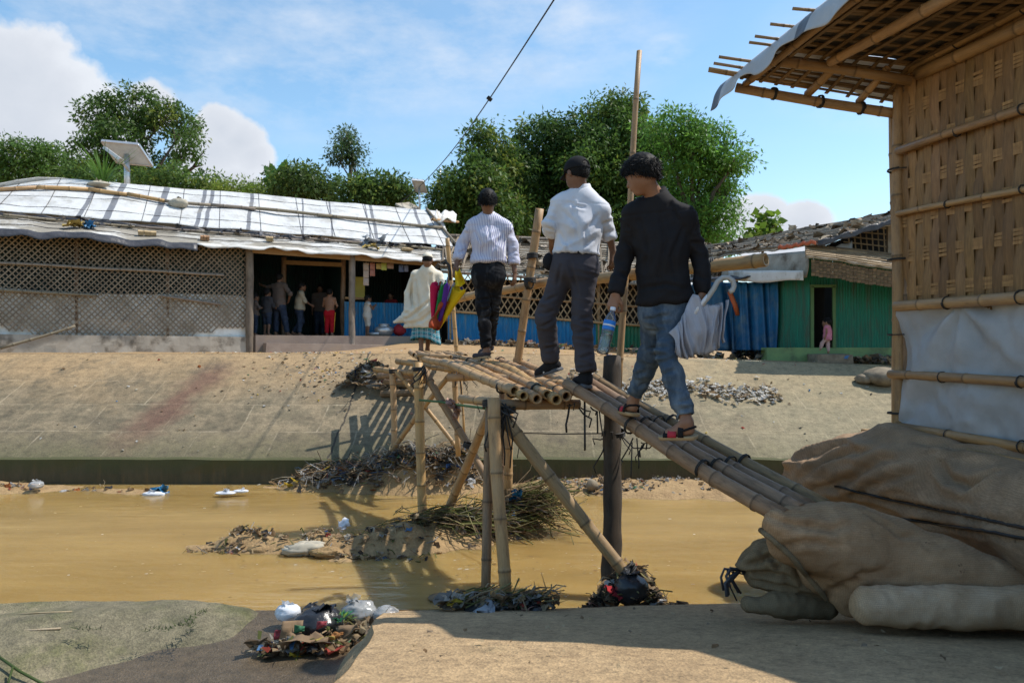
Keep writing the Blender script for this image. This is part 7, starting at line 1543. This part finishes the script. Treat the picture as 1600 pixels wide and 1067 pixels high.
# ---- things they carry
def pleated(name, tip, rim_c, R0, n, cols, m_shaft, hook, label, cat='umbrella', drop=.0, seedv=1, handle_m='plastic_white', amp=.5, tipr=.02, gore_m=None):
    rt = root(name, tip, label, cat); ax = nrm(rim_c-tip); u = nrm(np.cross(ax, A(0, 1, .2))); w = np.cross(ax, u); L = np.linalg.norm(rim_c-tip)
    for g in range(n):
        b = MB(); rnd = random.Random(seedv*31+g); k1 = rnd.uniform(.75, 1.15); k2 = rnd.uniform(-.12, .12); k3 = rnd.uniform(.55, 1.0)
        def fn(i, j):
            a = (g+i)/n*2*math.pi; fold = math.sin(i*math.pi); rr = lerp(tipr, R0, j**.8)*(1-amp*(1-fold)*j**.5)*(lerp(1, k1, fold*j))
            z = L*j*(1-.10*(1-fold)*0)+(.06*k2*fold-.05*(1-fold))*j*1.2
            tw = .35*j*math.sin(g*2.3)
            p = tip+ax*z+(u*math.cos(a+tw)+w*math.sin(a+tw))*rr+A(0, 0, -drop*j*j*fold*k3)
            return p+ax*(.025*math.sin(i*12+g)*j)
        b.grid(10, 14, fn); b.build('canopy_panel', M[cols[g % len(cols)]], rt, smooth=True, solid=.0025)
    b = MB(); b.tube([tip-ax*.03, rim_c+ax*.02], .007, 8); b.build('shaft', M[m_shaft], rt, smooth=True)
    b = MB(); b.tube(hook, .0155, 12); b.build('handle', M[handle_m], rt, smooth=True)
    for g in range(n):
        a = g/n*2*math.pi+.35*math.sin(g*2.3); b = MB(); e = tip+ax*L*.97+(u*math.cos(a)+w*math.sin(a))*R0*(1-amp); b.tube([tip+ax*.01, e], .003, 5); b.build('rib', M['steel'], rt, smooth=True)
    return rt
M['umb_grey'] = cloth('grey_umbrella_cloth', (.38, .385, .43), rough=.7); M['umb_pole'] = mat('grey_handle', (.46, .46, .44), rough=.4, bump=0)
for nm, c in (('umb_red', (.50, .01, .07)), ('umb_green', (.01, .17, .04)), ('umb_purple', (.09, .03, .28)), ('umb_yellow', (.75, .50, .01)), ('umb_orange', (.45, .085, .02)), ('umb_blue', (.02, .035, .22)), ('umb_lime', (.20, .42, .04)), ('umb_rust', (.36, .06, .02))): M[nm] = cloth(nm.replace('umb', 'cloth'), c, rough=.6)
hk = [P(1092, 482, 4.36), P(1106, 465, 4.34), P(1116, 450, 4.33), P(1121, 440, 4.33), P(1129, 434, 4.33), P(1138, 434, 4.33), P(1145, 439, 4.33), P(1147, 447, 4.33), P(1144, 454, 4.33), P(1140, 456, 4.33)]
UG = root('umbrella', P(1080, 555, 4.34), 'half-folded grey umbrella with a hooked handle held by the man in black', 'umbrella')
tp = [(1044, 520), (1064, 490), (1086, 463), (1108, 484), (1127, 476)]; bp = [(1056, 556), (1074, 557), (1094, 553), (1110, 549), (1120, 545)]
def gum(i, j):
    x = i*4; k = min(3, int(x)); t = x-k; a = lerp(A(*tp[k]), A(*tp[k+1]), t); c = lerp(A(*bp[k]), A(*bp[k+1]), t); q = lerp(a, c, j); ph = i*6.2+.55*float(vnoise(A(i*3.1, 2, 0), 4))+.25*j*float(vnoise(A(i*4, 5, j*1.5), 6)); tri = abs((ph % 1)*2-1)*(.65+.45*float(vnoise(A(i*5, 0, j), 8)))
    return P(q[0], q[1]+3*tri*j-(5*tri*(1-j) if i > .5 else 0), 4.36)+A(.012*math.sin(j*5+i*9), -.085*tri*(.35+.65*j)-.03*math.sin(j*3.1)+.05*(i-.5)+.02*float(vnoise(A(i*9, j*5, 0), 9)), .014*float(vnoise(A(i*8, j*3, 2), 5)))
for g in range(7):
    b = MB(); b.grid(12, 14, lambda i, j: gum((g+i)/7, j)); b.build('canopy_panel', M['umb_grey'], UG, smooth=True, solid=.003)
for g in range(4):
    b = MB(); b.grid(8, 12, lambda i, j: gum(.52+.11*g+.10*i, j*.96)+A(.03+.012*g, .055+.03*math.sin(i*5+g), -.02+.018*g)); b.build('canopy_panel', M['umb_grey'], UG, smooth=True, solid=.003)
b = MB(); b.tube([P(1030, 548, 4.46), P(1092, 482, 4.36)], .007, 8); b.build('shaft', M['steel'], UG, smooth=True)
b = MB(); b.tube(hk, .0155, 12); b.build('handle', M['umb_pole'], UG, smooth=True)
b = MB(); b.tube([P(1084, 492, 4.35), P(1098, 472, 4.34), P(1106, 462, 4.34)], .012, 10); b.build('sleeve', M['plastic_white'], UG, smooth=True)
hk2 = [P(704, 438, 7.42), P(703, 424, 7.42), P(701, 414, 7.42), P(696, 409, 7.42), P(692, 413, 7.42)]
pleated('umbrella', P(681, 516, 7.45), P(699, 436, 7.42), .185, 8, ['umb_red', 'umb_green', 'umb_purple', 'umb_yellow', 'umb_blue', 'umb_orange', 'umb_lime', 'umb_rust'], 'steel', hk2, 'half-folded rainbow umbrella held by the man in stripes', drop=.10, seedv=5, handle_m='rubber', amp=.55, tipr=.025)
UR = [o for o in COL.objects if o.name == 'umbrella.001'][0]
b = MB(); b.grid(8, 10, lambda i, j: lerp(lerp(P(684, 472, 7.36), P(703, 470, 7.36), i), lerp(P(671, 512, 7.3), P(684, 516, 7.34), i), j)+A(.02*math.sin(j*6+i*3), -.05*math.sin(i*6.3)-.02*math.sin(j*9), 0)); b.build('canopy_panel', M['umb_rust'], UR, smooth=True, solid=.003)
b = MB(); b.grid(8, 8, lambda i, j: lerp(lerp(P(711, 426, 7.4), P(718, 420, 7.42), i), lerp(P(711, 450, 7.36), P(727, 444, 7.36), i), j)+A(0, -.04*math.sin(i*6.3)-.02*math.sin(j*7), .01*math.sin(i*9))); b.build('canopy_panel', M['umb_yellow'], UR, smooth=True, solid=.003)
WB = root('water_bottle', P(944, 552, 4.42), 'clear water bottle with a blue label in the hand of the man in black', 'bottle'); bt, bb_ = P(958, 482, 4.43), P(941, 553, 4.40); ba = nrm(bt-bb_); bl = np.linalg.norm(bt-bb_)
def bprof(k): return [(.012*k, 0), (.034*k, .002), (.037*k, .02), (.034*k, .035), (.037*k, .05), (.034*k, .065), (.037*k, .085), (.036*k, bl*.48), (.037*k, bl*.5), (.037*k, bl*.72), (.034*k, bl*.78), (.022*k, bl*.88), (.014*k, bl*.92), (.014*k, bl*.97)]
b = MB(); b.lathe(bb_, bprof(1), ba, 20); b.build('bottle_shell', M['clear'], WB, smooth=True)
b = MB(); b.lathe(bb_+ba*.004, [(r*.93, min(h, bl*.42)) for r, h in bprof(1)[:8]], ba, 20); b.build('water', M['water_in'], WB, smooth=True)
b = MB(); b.lathe(bb_, [(.0372, bl*.52), (.0378, bl*.53), (.0378, bl*.71), (.0372, bl*.72)], ba, 24); lab = b.build('label', plain('bottle_label_blue', (.02, .19, .62), .4), WB, smooth=True)
b = MB(); b.lathe(bb_, [(.0382, bl*.60), (.0382, bl*.635)], ba, 24); b.build('label_stripe', M['white_paint'], lab, smooth=True, loc=wloc(WB))
b = MB(); b.lathe(bb_+ba*bl*.95, [(.016, 0), (.017, .004), (.017, .02), (.014, .022)], ba, 16); b.build('cap', plain('bottle_cap', (.7, .74, .8), .5), WB, smooth=True)
# ---- the people in the shade of the long shed and the toddler in the doorway
M['red_sport'] = cloth('red_tracksuit', (.42, .012, .02)); M['tee_grey'] = cloth('grey_brown_tee', (.13, .10, .085)); M['tee_pale'] = cloth('pale_tee', (.38, .33, .24)); M['tee_dark'] = cloth('dark_tee', (.045, .045, .05)); M['tank'] = cloth('white_vest', (.55, .52, .46)); M['pink'] = cloth('pink_cloth', (.60, .22, .30)); M['pink_pale'] = cloth('pale_pink_cloth', (.55, .36, .33)); M['tee_red'] = cloth('dark_red_tee', (.22, .025, .03)); M['bag_blue'] = cloth('blue_wrap', (.03, .10, .32))
def stand(p, h, yaw, eL=None, wL=None, eR=None, wR=None, kL=None, kR=None, aL=None, aR=None, lean=(0, 0)):
    """joints of a standing figure of height h at point p that looks along (sin yaw, cos yaw); offsets are (right, forward, up) in body heights"""
    f = A(math.sin(yaw), math.cos(yaw), 0); r = A(f[1], -f[0], 0); p = np.asarray(p, float); kid = max(0, min(1, (1.45-h)/.6))
    def at(o): return p+(r*o[0]+f*o[1]+A(0, 0, o[2]))*h
    lx, ly = lean; shz = .80-.02*kid
    D = dict(head=(lx, .015+ly, .925-.015*kid), neck=(lx*.9, ly*.9, .835-.02*kid), sL=(-.105+lx*.9, ly*.85, shz), sR=(.105+lx*.9, ly*.85, shz), eL=eL or (-.135, -.01, .63), wL=wL or (-.14, .03, .48), eR=eR or (.135, -.01, .63), wR=wR or (.14, .03, .48),
             hL=(-.052, 0, .50), hR=(.052, 0, .50), kL=kL or (-.055, .01, .275), kR=kR or (.055, .01, .275), aL=aL or (-.058, -.01, .045), aR=aR or (.058, -.01, .045))
    J = {k: at(v) for k, v in D.items()}
    for q in ('L', 'R'):
        a = D['a'+q]; J['he'+q] = at((a[0], a[1]-.022, a[2]-.042)); J['t'+q] = at((a[0]*1.15, a[1]+.105, a[2]-.045))
    return J, f, r
def kid(label, px, y, Y, h, yaw, z=None, vox=.013, **kw):
    pk = {k: kw.pop(k) for k in ('eL', 'wL', 'eR', 'wR', 'kL', 'kR', 'aL', 'aR', 'lean') if k in kw}
    p = P(px, y, Y); 
    if z is not None: p[2] = z
    J, f, r = stand(p, h, yaw, **pk); sc = h/1.68; hs = .62+.38*min(1, h/1.6)
    hd = {q: (nrm(J['w'+q]-J['e'+q]), nrm(f*.3+(r if q == 'L' else -r)), f, .5) for q in ('L', 'R')}
    fc = kw.pop('face', f)
    return person(label, J, fc, s=sc*1.04, hs=hs, vox=vox, hands=hd, base=p, **kw)
def dz(px): return sx(px, 1)
def floorp(px, off): return S1(sx(px, off), off, FLZ)
def kid_at(label, px, off, h, yaw, **kw):
    p = floorp(px, off); return kid(label, p[0]/p[1]*F+CX, CY-p[2]/p[1]*F, p[1], h, yaw, **kw)
kid_at('youth in a grey-brown shirt and jeans leaning one arm on the porch post', 436, .9, 1.45, .3, eL=(-.22, .02, .78), wL=(-.36, .05, .82), eR=(.22, -.02, .66), wR=(.12, .08, .56), shirt='tee_grey', pants='denim_dark', hair='short', skin='skin_dark', sleeve=(.05, .05), hem=-.06, aR=(.12, .05, .045), kR=(.09, .02, .275))
kid_at('boy in a pale shirt and dark jeans leaning by the dark doorway', 468, 1.1, 1.27, 1.2, lean=(0, .03), eR=(.12, .10, .64), wR=(.08, .20, .58), aL=(-.06, -.12, .07), kL=(-.06, .05, .28), shirt='tee_pale', pants='denim_dark', hair='short', skin='skin_dark', sleeve=(.05, .05), hem=.0)
R3, J3, A3 = kid_at('shirtless boy in bright red track trousers standing in the shed doorway', 515, .8, 1.12, .15, eL=(-.16, .04, .64), wL=(-.10, .14, .62), eR=(.15, .04, .64), wR=(.09, .14, .60), pants='red_sport', hair='crop', skin='skin')
b = MB()
for q, sg in (('L', -1), ('R', 1)):
    o = A3['sh']*sg*.078; b.tube([J3['h'+q]+o*1.05, J3['k'+q]+o*.72, lerp(J3['k'+q], J3['a'+q], .85)+o*.56], .010, 5)
b.build('side_stripe', plain('yellow_piping', (.62, .36, .03)), R3, smooth=True)
kid_at('small child in a dark top and denim shorts beside the porch post', 417, .7, 1.06, .5, shirt='tee_dark', pants='denim_dark', shorts=True, hair='short', skin='skin_dark', sleeve=(.05, .05), hem=-.02, eR=(.15, .06, .62), wR=(.10, .15, .60))
kid_at('child in a grey shirt half hidden behind the thick porch post', 398, .8, .95, 1.0, shirt='tee_grey', pants='denim_dark', hair='short', skin='skin_dark', sleeve=(.05, .05), hem=-.02, eR=(.15, .08, .66), wR=(.12, .2, .66))
kid_at('dim figure in a grey top deep inside the dark doorway', 500, 2.4, 1.35, 2.9, shirt='tee_grey', pants='denim_dark', hair='short', skin='skin_dark', sleeve=(.05, .05), hem=-.02, vox=.016)
kid_at('small child in a white vest and shorts at the blue shop counter', 574, .55, .98, 1.0, shirt='tank', tank=True, pants='tank', shorts=True, hair='crop', skin='skin_dark', hem=-.05, eR=(.13, .10, .66), wR=(.09, .16, .74), eL=(-.13, .10, .66), wL=(-.09, .16, .72))
kid_at('shopkeeper in a dark red shirt sitting in the dark behind the blue counter', 611, 1.9, 1.18, 3.4, shirt='tee_red', pants='denim_dark', hair='short', skin='skin_dark', sleeve=(.05, .05), hem=-.02, vox=.016)
kid('toddler in a pink top and pale trousers standing in the green hut doorway', 1293, 552, 13.15, .60, -.9, kL=(-.07, .14, .30), aL=(-.08, .18, .13), eR=(.17, .05, .60), wR=(.14, .10, .70), shirt='pink', tank=True, pants='pink_pale', hair='crop', skin='skin', vox=.010, hem=-.06)

# ================================================================== SKY, SUN, CAMERA
SE, SA = math.radians(57), math.radians(80)                         # sun height; azimuth from the view direction towards the right
sd_ = A(math.sin(SA)*math.cos(SE), math.cos(SA)*math.cos(SE), math.sin(SE))
W = bpy.data.worlds.new('World'); scene.world = W; W.use_nodes = True; nt = W.node_tree; nt.nodes.clear()
def nn(t, **kw):
    q = nt.nodes.new(t)
    for a, c in kw.items(): setattr(q, a, c)
    return q
sky = nn('ShaderNodeTexSky', sky_type='NISHITA'); sky.sun_disc = False; sky.sun_elevation = SE; sky.sun_rotation = SA; sky.air_density = 1.0; sky.dust_density = .6; sky.ozone_density = 1.6
hsv = nn("ShaderNodeHueSaturation"); bg = nn("ShaderNodeBackground"); bg.inputs[1].default_value = .15; hsv.inputs['Hue'].default_value = .488; hsv.inputs['Saturation'].default_value = 1.08; nt.links.new(sky.outputs[0], hsv.inputs['Color']); nt.links.new(hsv.outputs[0], bg.inputs[0])
tc = nn('ShaderNodeTexCoord'); gen = tc.outputs['Generated']
def mth(op, a, c=0.0, clamp=False):
    q = nn('ShaderNodeMath', operation=op, use_clamp=clamp)
    for i, v in enumerate((a, c)):
        if hasattr(v, 'links'): nt.links.new(v, q.inputs[i])
        else: q.inputs[i].default_value = v
    return q.outputs[0]
def wnoise(scale, detail, rough, sc=(1, 1, 1), loc=(0, 0, 0)):
    mp = nn('ShaderNodeMapping'); mp.inputs['Scale'].default_value = sc; mp.inputs['Location'].default_value = loc; nt.links.new(gen, mp.inputs[0]); q = nn('ShaderNodeTexNoise'); q.inputs['Scale'].default_value = scale; q.inputs['Detail'].default_value = detail; q.inputs['Roughness'].default_value = rough
    nt.links.new(mp.outputs[0], q.inputs[0]); return q.outputs['Fac']
def blob(px, y, r, st=1.0):
    c = nrm(P(px, y, 1)); mp = nn('ShaderNodeVectorMath', operation='SUBTRACT'); nt.links.new(gen, mp.inputs[0]); mp.inputs[1].default_value = tuple(c)
    m2 = nn('ShaderNodeVectorMath', operation='MULTIPLY'); nt.links.new(mp.outputs[0], m2.inputs[0]); m2.inputs[1].default_value = (1/st, 1, 1)
    l = nn('ShaderNodeVectorMath', operation='LENGTH'); nt.links.new(m2.outputs[0], l.inputs[0]); return mth('SUBTRACT', 1.0, mth('DIVIDE', l.outputs['Value'], r), True)
def mx_(a, c): return mth('MAXIMUM', a, c)
cum = None
for (x, y, r, st) in ((30, 120, .10, 1.2), (95, 150, .085, 1.2), (30, 210, .10, 1.4), (150, 215, .065, 1.3), (-90, 160, .15, 1.2), (240, 165, .045, 1), (345, 200, .042, 1.2), (375, 222, .045, 1.2), (330, 240, .05, 1.4), (395, 245, .035, 1.3), (1255, 352, .040, 1.5), (1180, 352, .05, 1.6), (1210, 380, .05, 2), (350, 285, .035, 2.4)):
    q = blob(x, y, r, st); cum = q if cum is None else mx_(cum, q)
den = mth('ADD', mth('MULTIPLY', cum, 1.25), mth('MULTIPLY', mth('SUBTRACT', wnoise(9, 11, .60), .5), 1.55))
def ramp_(v, st):
    q = nn('ShaderNodeValToRGB'); e = q.color_ramp.elements
    while len(e) < len(st): e.new(.5)
    for i, (p, c) in enumerate(st): e[i].position = p; e[i].color = (*(c if not np.isscalar(c) else (c, c, c)), 1)
    nt.links.new(v, q.inputs[0]); return q.outputs[0]
cmask = ramp_(den, [(.26, 0), (.48, 1)])
cir = None
for (x, y, r, st) in ((420, 40, .16, 3.2), (720, 45, .13, 2.6), (870, 70, .06, 1.6), (100, 15, .10, 3), (1040, 80, .03, 1.6), (1360, 90, .09, 2)):
    q = blob(x, y, r, st); cir = q if cir is None else mx_(cir, q)
cden = mth('MULTIPLY', mth('MULTIPLY', cir, 1.8, True), ramp_(wnoise(7, 10, .62, (1, 1, 2.4)), [(.40, 0), (.70, 1)])); cden = mth('ADD', mth('MULTIPLY', cden, .55), mth('MULTIPLY', ramp_(wnoise(2.2, 7, .6, (1, 1, 2.0), (4, 0, 1)), [(.5, 0), (.8, 1)]), .10), True)
fac = mx_(cmask, cden)
shade = ramp_(mth('ADD', mth('MULTIPLY', wnoise(7, 7, .6, (1, 1, 1.2), (0, 0, .06)), .6), mth('MULTIPLY', den, .28)), [(.30, (.80, .84, .90)), (.52, (.66, .70, .77)), (.75, (.58, .63, .71))])
cb = nn('ShaderNodeBackground'); nt.links.new(shade, cb.inputs[0]); cb.inputs[1].default_value = .78
mxs = nn('ShaderNodeMixShader'); nt.links.new(fac, mxs.inputs[0]); nt.links.new(bg.outputs[0], mxs.inputs[1]); nt.links.new(cb.outputs[0], mxs.inputs[2]); wo = nn('ShaderNodeOutputWorld'); nt.links.new(mxs.outputs[0], wo.inputs[0])
sl = bpy.data.lights.new('sun', 'SUN'); sl.energy = 3.75; sl.angle = math.radians(.55); sl.color = (1, .945, .86); so_ = bpy.data.objects.new('sun', sl); COL.objects.link(so_)
so_.rotation_euler = Vector([float(q) for q in sd_]).to_track_quat('Z', 'Y').to_euler(); so_.location = (8, 2, 12)
cam = bpy.data.cameras.new('camera'); cam.sensor_width = 36; cam.lens = F/1600*36; cam.shift_y = 9.5/1600; cam.clip_start = .05; cam.clip_end = 3000
cam.dof.use_dof = True; cam.dof.focus_distance = 6.0; cam.dof.aperture_fstop = 3.5
co = bpy.data.objects.new('camera', cam); COL.objects.link(co); co.rotation_euler = (math.pi/2, 0, 0); scene.camera = co
scene.view_settings.view_transform = 'Standard'; scene.view_settings.look = 'None'; scene.view_settings.exposure = 0.52; scene.view_settings.gamma = 1
scene.cycles.use_denoising = True; scene.cycles.max_bounces = 8; scene.cycles.transparent_max_bounces = 12; scene.cycles.caustics_reflective = False; scene.cycles.caustics_refractive = False
